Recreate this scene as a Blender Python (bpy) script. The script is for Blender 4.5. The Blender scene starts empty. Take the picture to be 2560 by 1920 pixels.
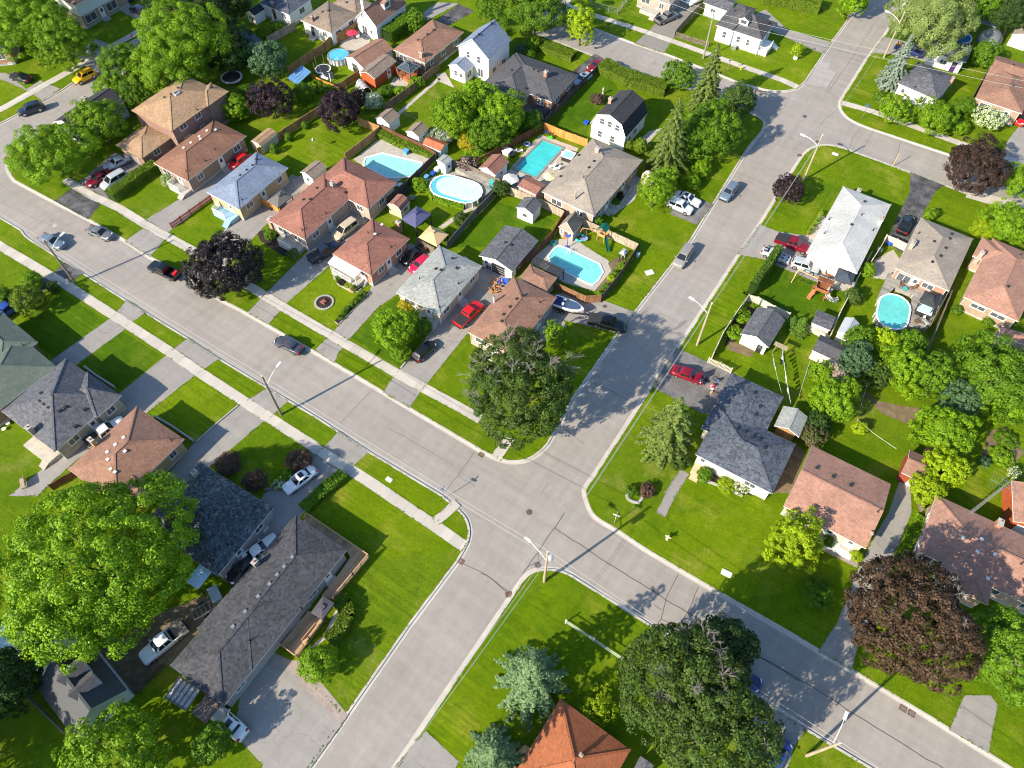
import bpy, math, random
import numpy as np
from mathutils import Vector, Matrix

SC = bpy.context.scene
COL = SC.collection
random.seed(7)
RNG = np.random.default_rng(11)

# ---------------------------------------------------------------- camera
cd = bpy.data.cameras.new("camera")
cam = bpy.data.objects.new("camera", cd)
COL.objects.link(cam)
cd.sensor_width = 36.0
cd.lens = 26.10
cd.clip_start = 0.5
cd.clip_end = 3000.0
cam.matrix_world = Matrix(((0.83664, -0.46006, 0.29728, 0.0),
                           (0.54774, 0.69928, -0.45933, 0.0),
                           (0.00344, 0.54713, 0.83704, 90.0),
                           (0, 0, 0, 1)))
SC.camera = cam

# ---------------------------------------------------------------- sky, sun, exposure
SUN_EL = math.radians(31.0)
SUN_AZ = math.radians(201.5)          # clockwise from +Y: the sun stands in the lower left
wd = bpy.data.worlds.new("World")
SC.world = wd
wd.use_nodes = True
nt = wd.node_tree
sky = nt.nodes.new("ShaderNodeTexSky")
sky.sky_type = 'NISHITA'
sky.sun_disc = False
sky.sun_elevation = SUN_EL
sky.sun_rotation = SUN_AZ
tint = nt.nodes.new("ShaderNodeMix")
tint.data_type, tint.blend_type = 'RGBA', 'MULTIPLY'
tint.inputs[0].default_value = 1.0
tint.inputs[7].default_value = (0.84, 1.0, 1.12, 1)      # a clear deep blue sky
nt.links.new(sky.outputs[0], tint.inputs[6])
nt.links.new(tint.outputs[2], nt.nodes["Background"].inputs[0])
nt.nodes["Background"].inputs[1].default_value = 0.12
sl = bpy.data.lights.new("sun", 'SUN')
sl.energy = 5.0
sl.angle = math.radians(0.55)
sl.color = (1.0, 0.88, 0.69)
sun = bpy.data.objects.new("sun", sl)
COL.objects.link(sun)
sdir = Vector((math.sin(SUN_AZ) * math.cos(SUN_EL), math.cos(SUN_AZ) * math.cos(SUN_EL), math.sin(SUN_EL)))
sun.rotation_euler = sdir.to_track_quat('Z', 'Y').to_euler()
sun.location = sdir * 300
SC.view_settings.view_transform = 'Standard'
SC.view_settings.look = 'None'
SC.view_settings.exposure = 0.80
SC.view_settings.gamma = 1.0
SC.cycles.filter_width = 1.05            # crisp lens

# ---------------------------------------------------------------- materials
MATS = {}


class NB:
    """small helper to wire a node tree"""
    def __init__(s, name):
        s.m = bpy.data.materials.new(name)
        s.m.use_nodes = True
        s.t = s.m.node_tree
        s.b = s.t.nodes["Principled BSDF"]
        s.c = s.t.nodes.new("ShaderNodeTexCoord")
        MATS[name] = s.m

    def n(s, kind, **kw):
        x = s.t.nodes.new("ShaderNode" + kind)
        for k, v in kw.items():
            if k.startswith('i_'):
                x.inputs[k[2:].replace('_', ' ')].default_value = v
            else:
                setattr(x, k, v)
        return x

    def l(s, a, b):
        s.t.links.new(a, b)

    def noise(s, scale, detail=3, src=None, rough=.55):
        x = s.n("TexNoise")
        x.inputs["Scale"].default_value = scale
        x.inputs["Detail"].default_value = detail
        x.inputs["Roughness"].default_value = rough
        s.l(src or s.c.outputs["Object"], x.inputs["Vector"])
        return x.outputs["Fac"]

    def rng(s, v, a, b, lo, hi):
        x = s.n("MapRange")
        x.inputs[1].default_value = a
        x.inputs[2].default_value = b
        x.inputs[3].default_value = lo
        x.inputs[4].default_value = hi
        s.l(v, x.inputs[0])
        return x.outputs[0]

    def math(s, op, a, b):
        x = s.n("Math", operation=op)
        for i, v in enumerate((a, b)):
            if isinstance(v, (int, float)):
                x.inputs[i].default_value = v
            else:
                s.l(v, x.inputs[i])
        return x.outputs[0]

    def mix(s, f, a, b, mode='MIX'):
        x = s.n("Mix", data_type='RGBA', blend_type=mode)
        for i, v in ((0, f), (6, a), (7, b)):
            if isinstance(v, (int, float)):
                x.inputs[i].default_value = v
            elif isinstance(v, tuple):
                x.inputs[i].default_value = (*v, 1) if len(v) == 3 else v
            else:
                s.l(v, x.inputs[i])
        return x.outputs[2]

    def scale(s, col, v):
        """multiply a colour by a scalar socket"""
        x = s.n("VectorMath", operation='SCALE')
        if isinstance(col, tuple):
            x.inputs[0].default_value = col
        else:
            s.l(col, x.inputs[0])
        if isinstance(v, (int, float)):
            x.inputs[3].default_value = v
        else:
            s.l(v, x.inputs[3])
        return x.outputs[0]

    def bump(s, h, strength, dist=.05):
        x = s.n("Bump")
        x.inputs["Strength"].default_value = strength
        x.inputs["Distance"].default_value = dist
        s.l(h, x.inputs["Height"])
        s.l(x.outputs[0], s.b.inputs["Normal"])

    def col(s, v):
        if isinstance(v, tuple):
            s.b.inputs["Base Color"].default_value = (*v, 1)
        else:
            s.l(v, s.b.inputs["Base Color"])

    def set(s, rough=.8, spec=.5, metal=0., coat=0.):
        s.b.inputs["Roughness"].default_value = rough
        s.b.inputs["Specular IOR Level"].default_value = spec
        s.b.inputs["Metallic"].default_value = metal
        s.b.inputs["Coat Weight"].default_value = coat
        return s.m


def plain(name, c, rough=.7, var=.12, scale=4., spec=.4, metal=0., coat=0.):
    """painted or bare surface with faint wear"""
    if name in MATS:
        return MATS[name]
    b = NB(name)
    if var:
        f = b.math('ADD', b.rng(b.noise(scale, 4), .3, .7, 1 - var, 1 + var), b.rng(b.noise(scale * .13, 2), .3, .7, -var * .6, var * .6))
        b.col(b.scale(c, f))
    else:
        b.col(c)
    return b.set(rough, spec, metal, coat)


def shingle(name, c, tab=.25, c2=None, blotch=.12):
    """asphalt shingles: tabs of varied tone in courses, weathered patches"""
    if name in MATS:
        return MATS[name]
    b = NB(name)
    mp = b.n("Mapping")
    mp.inputs["Scale"].default_value = (1.0, 1.0, 2.4)
    b.l(b.c.outputs["Object"], mp.inputs[0])
    vo = b.n("TexVoronoi")
    vo.inputs["Scale"].default_value = 3.3
    b.l(mp.outputs[0], vo.inputs["Vector"])
    sp = b.n("SeparateColor")
    b.l(vo.outputs["Color"], sp.inputs[0])
    f = b.rng(sp.outputs[0], 0, 1, 1 - tab, 1 + tab)
    f = b.math('MULTIPLY', f, b.rng(b.noise(.35, 4), .3, .7, 1 - blotch, 1 + blotch))
    f = b.math('MULTIPLY', f, b.rng(b.noise(14, 2), .3, .7, .88, 1.12))
    sx = b.n("SeparateXYZ")
    b.l(b.c.outputs["Object"], sx.inputs[0])
    w = b.math('FRACT', b.math('MULTIPLY', sx.outputs[2], 12.5), 0)
    f = b.math('MULTIPLY', f, b.rng(w, 0, .3, .84, 1.03))
    base = c if c2 is None else b.mix(b.rng(sp.outputs[1], .35, .65, 0, 1), c, c2)
    b.col(b.scale(base, f))
    b.bump(sp.outputs[0], .5, .03)
    return b.set(.9, .25)


def siding(name, c, step=.16, depth=.12):
    """horizontal lap siding"""
    if name in MATS:
        return MATS[name]
    b = NB(name)
    sx = b.n("SeparateXYZ")
    b.l(b.c.outputs["Object"], sx.inputs[0])
    w = b.math('FRACT', b.math('MULTIPLY', sx.outputs[2], 1 / step), 0)
    f = b.math('MULTIPLY', b.rng(w, 0, .22, 1 - depth * 1.5, 1.0), b.rng(b.noise(.8, 4), .3, .7, .94, 1.05))
    b.col(b.scale(c, f))
    return b.set(.6, .4)


def brick(name, c, mortar=(.42, .38, .34)):
    if name in MATS:
        return MATS[name]
    b = NB(name)
    sx = b.n("SeparateXYZ")
    b.l(b.c.outputs["Object"], sx.inputs[0])
    cb = b.n("CombineXYZ")
    b.l(b.math('ADD', sx.outputs[0], sx.outputs[1]), cb.inputs[0])
    b.l(sx.outputs[2], cb.inputs[1])
    t = b.n("TexBrick")
    t.inputs["Scale"].default_value = 1.0
    t.inputs["Brick Width"].default_value = .24
    t.inputs["Row Height"].default_value = .085
    t.inputs["Mortar Size"].default_value = .011
    t.inputs["Color1"].default_value = (*[v * .78 for v in c], 1)
    t.inputs["Color2"].default_value = (*[v * 1.2 for v in c], 1)
    t.inputs["Mortar"].default_value = (*mortar, 1)
    b.l(cb.outputs[0], t.inputs["Vector"])
    b.col(b.scale(t.outputs[0], b.rng(b.noise(.7, 4), .3, .7, .85, 1.15)))
    return b.set(.9, .25)


def boards(name, c, axis=0, step=.15, var=.25):
    """timber boards side by side; axis 0/1 in plan, 2 for stacked boards"""
    if name in MATS:
        return MATS[name]
    b = NB(name)
    sx = b.n("SeparateXYZ")
    b.l(b.c.outputs["Object"], sx.inputs[0])
    src = sx.outputs[axis] if axis < 3 else b.math('ADD', sx.outputs[0], sx.outputs[1])
    q = b.math('MULTIPLY', src, 1 / step)
    fl = b.math('FLOOR', q, 0)
    wn = b.n("TexWhiteNoise", noise_dimensions='1D')
    b.l(fl, wn.inputs["W"])
    f = b.rng(wn.outputs[0], 0, 1, 1 - var, 1 + var)
    f = b.math('MULTIPLY', f, b.rng(b.math('FRACT', q, 0), 0, .12, .45, 1.0))
    f = b.math('MULTIPLY', f, b.rng(b.noise(1.1, 5), .3, .7, .8, 1.2))
    b.col(b.scale(c, f))
    return b.set(.85, .25)


def foliage(name, c1, c2, trans=.3, rough=.55):
    """leaves: tone per leaf and per spray, some light through the blade"""
    if name in MATS:
        return MATS[name]
    b = NB(name)
    at = b.n("Attribute", attribute_name="tone")
    g = b.n("NewGeometry")
    oi = b.n("ObjectInfo")
    f = b.math('ADD', b.math('MULTIPLY', at.outputs["Fac"], .65), b.math('MULTIPLY', g.outputs["Random Per Island"], .35))
    c = b.mix(f, c1, c2)
    c = b.scale(c, b.rng(oi.outputs["Random"], 0, 1, .88, 1.12))
    b.col(c)
    b.set(rough, .25)
    tr = b.n("BsdfTranslucent")
    b.l(b.scale(c, 1.5), tr.inputs["Color"])
    mx = b.n("MixShader")
    mx.inputs[0].default_value = trans
    b.l(b.b.outputs[0], mx.inputs[1])
    b.l(tr.outputs[0], mx.inputs[2])
    b.l(mx.outputs[0], b.t.nodes["Material Output"].inputs["Surface"])
    return b.m


def paint(name, c, metal=0.0):
    return plain(name, c, .28, 0, spec=.5, metal=metal, coat=.6)


WHITE = plain("white_trim", (.78, .78, .76), .5, .04)
GLASS = plain("window_glass", (.09, .10, .115), .06, 0, spec=.8)
CARGLASS = plain("car_glass", (.012, .015, .018), .05, 0, spec=.8)
RUBBER = plain("rubber", (.018, .018, .019), .8, .1)
ALLOY = plain("alloy_rim", (.55, .55, .56), .3, 0, metal=.8)
CONC = plain("concrete_block", (.4, .385, .36), .9, .15, 2)
METAL = plain("grey_metal", (.38, .39, .4), .4, .08, metal=.6)
DARKMETAL = plain("dark_metal", (.03, .03, .032), .5, .1)
POLEWOOD = plain("pole_wood", (.2, .165, .13), .9, .2, 3)
PALEPOLE = plain("pale_pole_wood", (.38, .31, .22), .9, .2, 3)
BARK = plain("bark", (.11, .085, .06), .95, .25, 4)
DEADWOOD = plain("bare_branch_wood", (.25, .23, .20), .9, .15, 4)
DECK = boards("deck_boards", (.45, .31, .19), 0, .14)
GREYDECK = boards("weathered_deck_boards", (.3, .28, .25), 1, .14)
CEDAR = boards("cedar_fence_boards", (.36, .21, .095), 3, .15)
GREYFENCE = boards("weathered_fence_boards", (.19, .155, .12), 3, .15)
TANFENCE = boards("tan_fence_boards", (.4, .33, .25), 3, .15)
REDFENCE = boards("dark_red_fence_boards", (.32, .022, .015), 3, .15)
PALEFENCE = boards("cream_fence_boards", (.55, .5, .42), 3, .16, .08)
DARKFENCE = boards("dark_fence_boards", (.09, .07, .06), 3, .15)
SLATEFENCE = boards("slate_fence_boards", (.1, .1, .1), 3, .15)
RUSTFENCE = boards("rust_brown_fence_boards", (.16, .065, .04), 3, .15)
PLASTICW = plain("white_plastic", (.75, .75, .73), .4, .03)


# ---------------------------------------------------------------- mesh helpers
class MB:
    def __init__(s):
        s.v, s.f, s.m = [], [], []

    def add(s, vs, fs, mi=0):
        o = len(s.v)
        s.v += [tuple(p) for p in vs]
        for f in fs:
            s.f.append(tuple(o + i for i in f))
            s.m.append(mi)

    def box(s, x0, x1, y0, y1, z0, z1, mi=0):
        s.add([(x0, y0, z0), (x1, y0, z0), (x1, y1, z0), (x0, y1, z0), (x0, y0, z1), (x1, y0, z1), (x1, y1, z1), (x0, y1, z1)],
              [(0, 3, 2, 1), (4, 5, 6, 7), (0, 1, 5, 4), (1, 2, 6, 5), (2, 3, 7, 6), (3, 0, 4, 7)], mi)

    def cbox(s, c, d, mi=0):
        s.box(c[0] - d[0] / 2, c[0] + d[0] / 2, c[1] - d[1] / 2, c[1] + d[1] / 2, c[2] - d[2] / 2, c[2] + d[2] / 2, mi)

    def prism(s, poly, z0, z1, mi=0, side=None, bottom=True):
        n = len(poly)
        if sum(poly[i][0] * poly[(i + 1) % n][1] - poly[(i + 1) % n][0] * poly[i][1] for i in range(n)) < 0:
            poly = poly[::-1]
        o = len(s.v)
        s.v += [(p[0], p[1], z0) for p in poly] + [(p[0], p[1], z1) for p in poly]
        s.f.append(tuple(range(o + n, o + 2 * n)))
        s.m.append(mi)
        if bottom:
            s.f.append(tuple(range(o + n - 1, o - 1, -1)))
            s.m.append(mi)
        for i in range(n):
            j = (i + 1) % n
            s.f.append((o + i, o + j, o + n + j, o + n + i))
            s.m.append(mi if side is None else side)

    def bar(s, a, b, w, h=None, mi=0):
        """square bar from a to b"""
        a, b = Vector(a), Vector(b)
        d = (b - a).normalized()
        up = Vector((0, 0, 1)) if abs(d.z) < .95 else Vector((1, 0, 0))
        x = d.cross(up).normalized() * (w / 2)
        y = x.normalized().cross(d) * ((h or w) / 2)
        vs = [p + i * x + j * y for p in (a, b) for i, j in ((-1, -1), (1, -1), (1, 1), (-1, 1))]
        s.add(vs, [(3, 2, 1, 0), (4, 5, 6, 7), (0, 1, 5, 4), (1, 2, 6, 5), (2, 3, 7, 6), (3, 0, 4, 7)], mi)

    def tube(s, pts, rad, n=8, mi=0, cap=True):
        pts = [Vector(p) for p in pts]
        if not hasattr(rad, '__len__'):
            rad = [rad] * len(pts)
        o = len(s.v)
        for i, p in enumerate(pts):
            d = (pts[min(i + 1, len(pts) - 1)] - pts[max(i - 1, 0)]).normalized()
            up = Vector((0, 0, 1)) if abs(d.z) < .9 else Vector((1, 0, 0))
            x = d.cross(up).normalized()
            y = x.cross(d)
            for k in range(n):
                t = 2 * math.pi * k / n
                s.v.append(tuple(p + (x * math.cos(t) + y * math.sin(t)) * rad[i]))
        for i in range(len(pts) - 1):
            for k in range(n):
                a = o + i * n + k
                b = o + i * n + (k + 1) % n
                s.f.append((a, b, b + n, a + n))
                s.m.append(mi)
        if cap:
            s.f.append(tuple(range(o + n - 1, o - 1, -1)))
            e = o + (len(pts) - 1) * n
            s.f.append(tuple(range(e, e + n)))
            s.m += [mi, mi]

    def lathe(s, prof, c=(0, 0), n=16, mi=0):
        """prof: (radius, z) from bottom to top"""
        o = len(s.v)
        for r_, z in prof:
            for k in range(n):
                t = 2 * math.pi * k / n
                s.v.append((c[0] + r_ * math.cos(t), c[1] + r_ * math.sin(t), z))
        for i in range(len(prof) - 1):
            for k in range(n):
                a = o + i * n + k
                b = o + i * n + (k + 1) % n
                s.f.append((a, b, b + n, a + n))
                s.m.append(mi)
        s.f.append(tuple(range(o + n - 1, o - 1, -1)))
        e = o + (len(prof) - 1) * n
        s.f.append(tuple(range(e, e + n)))
        s.m += [mi, mi]

    def ribbon(s, pts, w, z, mi=0):
        """flat strip along a polyline in plan"""
        pts = [Vector((p[0], p[1])) for p in pts]
        o = len(s.v)
        for i, p in enumerate(pts):
            d = (pts[min(i + 1, len(pts) - 1)] - pts[max(i - 1, 0)]).normalized()
            n = Vector((-d.y, d.x)) * (w / 2)
            s.v += [(p.x + n.x, p.y + n.y, z), (p.x - n.x, p.y - n.y, z)]
        for i in range(len(pts) - 1):
            s.f.append((o + 2 * i + 1, o + 2 * i + 3, o + 2 * i + 2, o + 2 * i))
            s.m.append(mi)

    def build(s, name, mat, parent=None, loc=None, rz=0, smooth=False):
        me = bpy.data.meshes.new(name)
        me.from_pydata(s.v, [], s.f)
        for m in (mat if isinstance(mat, (list, tuple)) else [mat]):
            me.materials.append(m)
        me.polygons.foreach_set("material_index", s.m)
        if smooth:
            me.polygons.foreach_set("use_smooth", [True] * len(s.f))
        me.update()
        o = bpy.data.objects.new(name, me)
        COL.objects.link(o)
        if parent:
            o.parent = parent
        if loc:
            o.location = loc
        o.rotation_euler = (0, 0, rz)
        return o


def tag(o, label, cat, group=None):
    o["label"] = label
    o["category"] = cat
    if group:
        o["group"] = group
    return o


def thing(name, label, cat, loc=(0, 0), rz=0, group=None):
    o = bpy.data.objects.new(name, None)
    COL.objects.link(o)
    o.empty_display_size = .3
    o.location = (loc[0], loc[1], loc[2] if len(loc) > 2 else 0)
    o.rotation_euler = (0, 0, rz)
    return tag(o, label, cat, group)


def struct(o, kind='structure'):
    o["kind"] = kind
    return o


def dup(root, loc, rz, label, group=None):
    """a copy of a thing with copies of its parts and sub-parts"""
    r = root.copy()
    COL.objects.link(r)
    r.location = (loc[0], loc[1], loc[2] if len(loc) > 2 else root.location.z)
    r.rotation_euler = (0, 0, rz)
    r["label"] = label
    if group:
        r["group"] = group
    for ch in list(root.children):
        c = ch.copy()
        COL.objects.link(c)
        c.parent = r
        for g in ch.children:
            d = g.copy()
            COL.objects.link(d)
            d.parent = c
    return r


def rect(A, B, C):
    """best rectangle through three corners: centre, angle of local x, half sizes"""
    A, B, C = Vector(A), Vector(B), Vector(C)
    e1, e2 = B - A, C - B
    s = 1 if e1.x * e2.y - e1.y * e2.x > 0 else -1
    u = e1.normalized() + Vector((e2.y, -e2.x)).normalized() * s
    u.normalize()
    ang = math.atan2(u.y, u.x)
    l1, l2 = e1.length / 2, e2.length / 2
    k = round(ang / (math.pi / 2))
    ang -= k * math.pi / 2
    if k % 2:
        l1, l2 = l2, l1
    return (A + C) / 2, ang, l1, l2


def to_local(p, root):
    x, y = p[0] - root.location.x, p[1] - root.location.y
    a = -root.rotation_euler.z
    return (x * math.cos(a) - y * math.sin(a), x * math.sin(a) + y * math.cos(a))

# ================================================================ the ground
def grass_mat(name, c1, c2, c3):
    b = NB(name)
    big = b.rng(b.noise(.07, 4, rough=.6), .35, .65, 0, 1)
    mid = b.rng(b.noise(.7, 5, rough=.65), .3, .7, 0, 1)
    fine = b.noise(9, 3, rough=.8)
    c = b.mix(b.math('ADD', b.math('MULTIPLY', big, .5), b.math('MULTIPLY', mid, .5)), c1, c2)
    dry = b.rng(b.noise(.2, 6, rough=.62), .52, .74, 0, .62)
    c = b.mix(dry, c, c3)
    mp = b.n("Mapping")
    mp.inputs["Rotation"].default_value = (0, 0, .0)
    mp.inputs["Scale"].default_value = (.12, 2.6, 1)
    b.l(b.c.outputs["Object"], mp.inputs[0])
    mow = b.math('MULTIPLY', b.rng(b.noise(1.0, 2, mp.outputs[0]), .42, .58, -.13, .13), b.rng(b.noise(.05, 2), .45, .6, 0, 1))
    c = b.scale(c, b.math('ADD', mow, 1.0))
    c = b.mix(b.rng(b.noise(.33, 4, rough=.65), .58, .75, 0, .7), c, (.06, .125, .004))
    c = b.scale(c, b.math('MULTIPLY', b.rng(fine, .3, .7, .5, 1.5), b.rng(b.noise(2.6, 4, rough=.7), .3, .7, .8, 1.2)))
    b.col(c)
    b.bump(b.noise(16, 3, rough=.8), .9, .08)
    return b.set(.9, .1)


GRASS = grass_mat("lawn_grass", (.064, .134, .002), (.155, .23, .003), (.29, .28, .035))
GRASS_Y = grass_mat("lawn_grass_yellow", (.085, .155, .002), (.175, .25, .004), (.32, .30, .05))
GRASS_D = grass_mat("lawn_grass_deep", (.035, .098, .002), (.09, .17, .003), (.19, .23, .02))
GRASS_W = grass_mat("lawn_grass_worn", (.07, .138, .004), (.15, .222, .006), (.33, .29, .08))


def asphalt_mat(name, c, streak=True, crack=0., worn=0.):
    b = NB(name)
    if worn:
        c = b.mix(b.rng(b.noise(.5, 6, rough=.7), .42, .62, 0, 1), c, tuple(v * (1 + worn) for v in c))
    f = b.math('MULTIPLY', b.rng(b.noise(.12, 4), .3, .7, .93, 1.07), b.rng(b.noise(.9, 5, rough=.65), .3, .7, .94, 1.06))
    f = b.math('MULTIPLY', f, b.rng(b.noise(22, 2), .25, .75, .86, 1.14))
    f = b.math('MULTIPLY', f, b.rng(b.noise(2.3, 6, rough=.7), .68, .8, 1.0, .86))
    for sc in ((.06, 1.5, 1), (1.5, .06, 1)):            # wheel worn streaks along both streets
        mp = b.n("Mapping")
        mp.inputs["Scale"].default_value = sc
        b.l(b.c.outputs["Object"], mp.inputs[0])
        f = b.math('MULTIPLY', f, b.rng(b.noise(.6, 3, mp.outputs[0]), .35, .65, .955, 1.045))
    st = b.n("TexVoronoi")
    st.inputs["Scale"].default_value = .16
    b.l(b.c.outputs["Object"], st.inputs["Vector"])
    f = b.math('MULTIPLY', f, b.rng(st.outputs["Distance"], .02, .09, .8, 1.0))
    if crack:
        v = b.n("TexVoronoi", feature='DISTANCE_TO_EDGE')
        v.inputs["Scale"].default_value = .22
        mv = b.n("VectorMath", operation='ADD')
        nz = b.n("TexNoise")
        nz.inputs["Scale"].default_value = .6
        b.l(b.c.outputs["Object"], nz.inputs["Vector"])
        b.l(b.c.outputs["Object"], mv.inputs[0])
        b.l(b.scale(nz.outputs["Color"], 1.6), mv.inputs[1])
        b.l(mv.outputs[0], v.inputs["Vector"])
        f = b.math('MULTIPLY', f, b.rng(v.outputs["Distance"], .0, .012, 1 - crack, 1.0))
    b.col(b.scale(c, f))
    b.bump(b.noise(40, 2), .25, .02)
    return b.set(.88, .25)


ROAD = asphalt_mat("road_asphalt", (.31, .283, .258), crack=.06)
DRIVE = asphalt_mat("driveway_grey_asphalt", (.295, .277, .26), crack=.2)
DRIVE_DK = asphalt_mat("driveway_dark_asphalt", (.055, .054, .057), crack=.3, worn=1.6)
DRIVE_MD = asphalt_mat("driveway_mid_asphalt", (.14, .135, .135), crack=.3, worn=.5)
GRAVEL = asphalt_mat("gravel_drive", (.24, .225, .2), crack=.1)
DIRT = plain("dirt_soil", (.17, .125, .075), .95, .3, 1.2)
MULCH = plain("dark_mulch", (.03, .022, .018), .95, .35, 6)
SLABC = plain("concrete_slab", (.42, .39, .35), .88, .09, 1.5)
PAVER = plain("pink_paver", (.33, .27, .24), .9, .18, 3)
PATIO = plain("patio_stone", (.44, .40, .34), .85, .15, 1.4)


def sidewalk_mat():
    b = NB("sidewalk_concrete")
    f = b.math('MULTIPLY', b.rng(b.noise(.35, 3), .3, .7, .93, 1.07), b.rng(b.noise(6, 5), .3, .7, .92, 1.08))
    sx = b.n("SeparateXYZ")
    b.l(b.c.outputs["Object"], sx.inputs[0])
    q = b.math('MULTIPLY', sx.outputs[0], 1 / 1.5)
    wn = b.n("TexWhiteNoise", noise_dimensions='1D')
    b.l(b.math('FLOOR', q, 0), wn.inputs["W"])
    f = b.math('MULTIPLY', f, b.rng(wn.outputs[0], 0, 1, .9, 1.07))
    f = b.math('MULTIPLY', f, b.rng(b.math('FRACT', q, 0), 0, .03, .55, 1.0))
    b.col(b.scale((.50, .46, .41), f))
    return b.set(.9, .2)


WALK = sidewalk_mat()
KERB = plain("kerb_concrete", (.48, .445, .40), .9, .1, .8)

m = MB()
m.add([(-900, -600, -.14), (700, -600, -.14), (700, 900, -.14), (-900, 900, -.14)], [(0, 1, 2, 3)])
struct(m.build("ground", GRASS))
m = MB()
m.add([(-320, -120, -.12), (170, -120, -.12), (170, 330, -.12), (-320, 330, -.12)], [(0, 1, 2, 3)])
struct(m.build("road", ROAD))


def inset(poly, d):
    n = len(poly)
    P = [Vector(p) for p in poly]
    ar = sum(P[i].x * P[(i + 1) % n].y - P[(i + 1) % n].x * P[i].y for i in range(n))
    sg = 1 if ar > 0 else -1
    out = []
    for i in range(n):
        a = (P[i] - P[i - 1]).normalized()
        b = (P[(i + 1) % n] - P[i]).normalized()
        na, nb = Vector((-a.y, a.x)) * sg, Vector((-b.y, b.x)) * sg
        k = (na + nb)
        k = k / max(.35, (k.length_squared / 2))
        out.append((P[i].x + k.x * d, P[i].y + k.y * d))
    return out


def smooth_poly(pts, it=1):
    """round the listed corners a little (Chaikin on short edges only)"""
    for _ in range(it):
        out = []
        n = len(pts)
        for i in range(n):
            a, b, c = Vector(pts[i - 1]), Vector(pts[i]), Vector(pts[(i + 1) % n])
            if (a - b).length < 6 and (c - b).length < 6:
                out += [tuple(b.lerp(a, .25)), tuple(b.lerp(c, .25))]
            else:
                out.append(pts[i])
        pts = out
    return pts


EDGES = []


def block(poly):
    poly = smooth_poly(poly, 2)
    EDGES.append((inset(poly, .27), .05))
    inn = inset(poly, .28)
    k = MB()
    n = len(poly)
    k.v = [(p[0], p[1], -.13) for p in poly] + [(p[0], p[1], .012) for p in poly] + [(p[0], p[1], .012) for p in inn] + [(p[0], p[1], -.02) for p in inn]
    for i in range(n):
        j = (i + 1) % n
        for r_ in range(3):
            k.f.append((r_ * n + i, r_ * n + j, (r_ + 1) * n + j, (r_ + 1) * n + i))
            k.m.append(0)
    struct(k.build("kerb", KERB))
    g = inset(poly, .2)
    q = MB()
    q.prism(g, -.13, 0, bottom=False)
    struct(q.build("lawn", GRASS))
    # gutter strip: a pale concrete pan along the kerb, on the road
    o = inset(poly, -.34)
    gt = MB()
    gt.v = [(p[0], p[1], -.115) for p in o] + [(p[0], p[1], -.115) for p in poly]
    for i in range(n):
        j = (i + 1) % n
        gt.f.append((i, j, n + j, n + i))
        gt.m.append(0)
    struct(gt.build("gutter_pan", KERB))


# the blocks between the streets (kerb lines)
block([(-133.5,39.1),(-131.1,37.7),(-128.5,37.0),(-122.1,37.2),(-109.8,37.8),(-100.9,37.9),(-94.7,37.6),(-85.5,38.0),(-78.2,37.5),
       (-74.6,37.7),(-68.6,37.8),(-55.5,38.0),(-46.6,38.0),(-41.8,37.9),(-29.8,37.9),(-27.6,38.0),(-25.8,38.4),(-24.4,39.2),(-23.2,40.5),(-22.6,42.3),
       (-22.4,43.8),(-23.3,52.6),(-23.5,66.0),(-23.3,70.9),(-22.7,88.4),(-23.7,108.6),(-24.1,116.3),(-23.8,122.3),(-24.2,124.6),(-25.4,125.7),(-27.5,126.0),(-34.2,126.6),(-46.2,126.0),(-57.4,125.3),(-75.6,125.6),
       (-118.0,205.0),(-176.0,204.0),(-137.3,89.3),(-137.3,73.0),(-136.2,61.2),(-135.5,43.5),(-134.8,40.7)])
block([(-151.2,28.3),(-123.6,30.0),(-117.2,30.1),(-115.5,29.5),(-109.8,29.5),(-105.5,29.5),(-90.8,29.4),(-77.2,29.5),(-70.7,29.4),(-51.4,29.7),(-42.2,29.5),(-30.1,29.7),
       (-26.5,29.2),(-25.1,28.6),(-24.0,27.5),(-23.4,26.2),(-23.2,24.8),(-23.1,23.4),(-23.3,13.8),(-23.1,2.3),(-23.0,-4.2),(-23.0,-23.0),(-170,-80),(-290,40)])
block([(-15.4,-9.2),(-15.4,0.8),(-15.2,17.7),(-15.1,25.9),(-14.9,27.1),(-14.2,28.1),(-13.1,28.9),(-11.8,29.6),(-10.2,29.8),(-3.6,29.8),(2.3,29.7),(20.4,29.1),(28.5,29.3),(39.4,29.4)])
block([(50.1,37.2),(40.7,37.4),(32.3,37.7),(22.7,37.8),(18.7,37.8),(16.3,37.9),(3.5,37.7),(-4.4,37.7),(-8.6,38.0),(-11.2,37.9),(-12.5,38.3),(-14.8,40.3),(-14.9,41.4),(-14.8,42.9),
       (-14.9,60.1),(-14.8,68.4),(-14.8,91.0),(-14.7,99.2),(-15.1,117.0),(-15.1,120.2),(-14.5,123.1),(-12.4,125.4),(-9.7,126.1),(-6.8,126.1),(-0.3,126.2),(8.8,126.3),(32.7,126.0)])
block([(43.5,133.1),(20.3,134.7),(8.3,134.9),(-7.7,134.1),(-10.8,134.3),(-13.0,135.5),(-14.3,137.3),(-14.8,139.2),(-15.0,154.9),(-14.6,165.6),(-14.6,181.4),(50,330),(160,330)])
block([(-12,330),(-22.8,173.9),(-22.9,156.9),(-22.6,141.2),(-23.0,138.2),(-24.7,136.0),(-27.2,134.4),(-33.1,133.5),(-41.6,133.9),(-50.3,134.1),(-56.9,133.8),(-67.1,133.8),(-74.0,133.9),(-105.0,218.0),(-105.0,330.0)])
block([(-145.0,18.7),(-144.1,44.6),(-143.4,49.4),(-142.9,53.9),(-142.5,59.0),(-143.2,64.8),(-144.0,68.5),(-144.1,73.3),(-143.7,81.1),(-144.5,88.7),(-196,204),(-196,330),(-310,330),(-310,60)])


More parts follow.
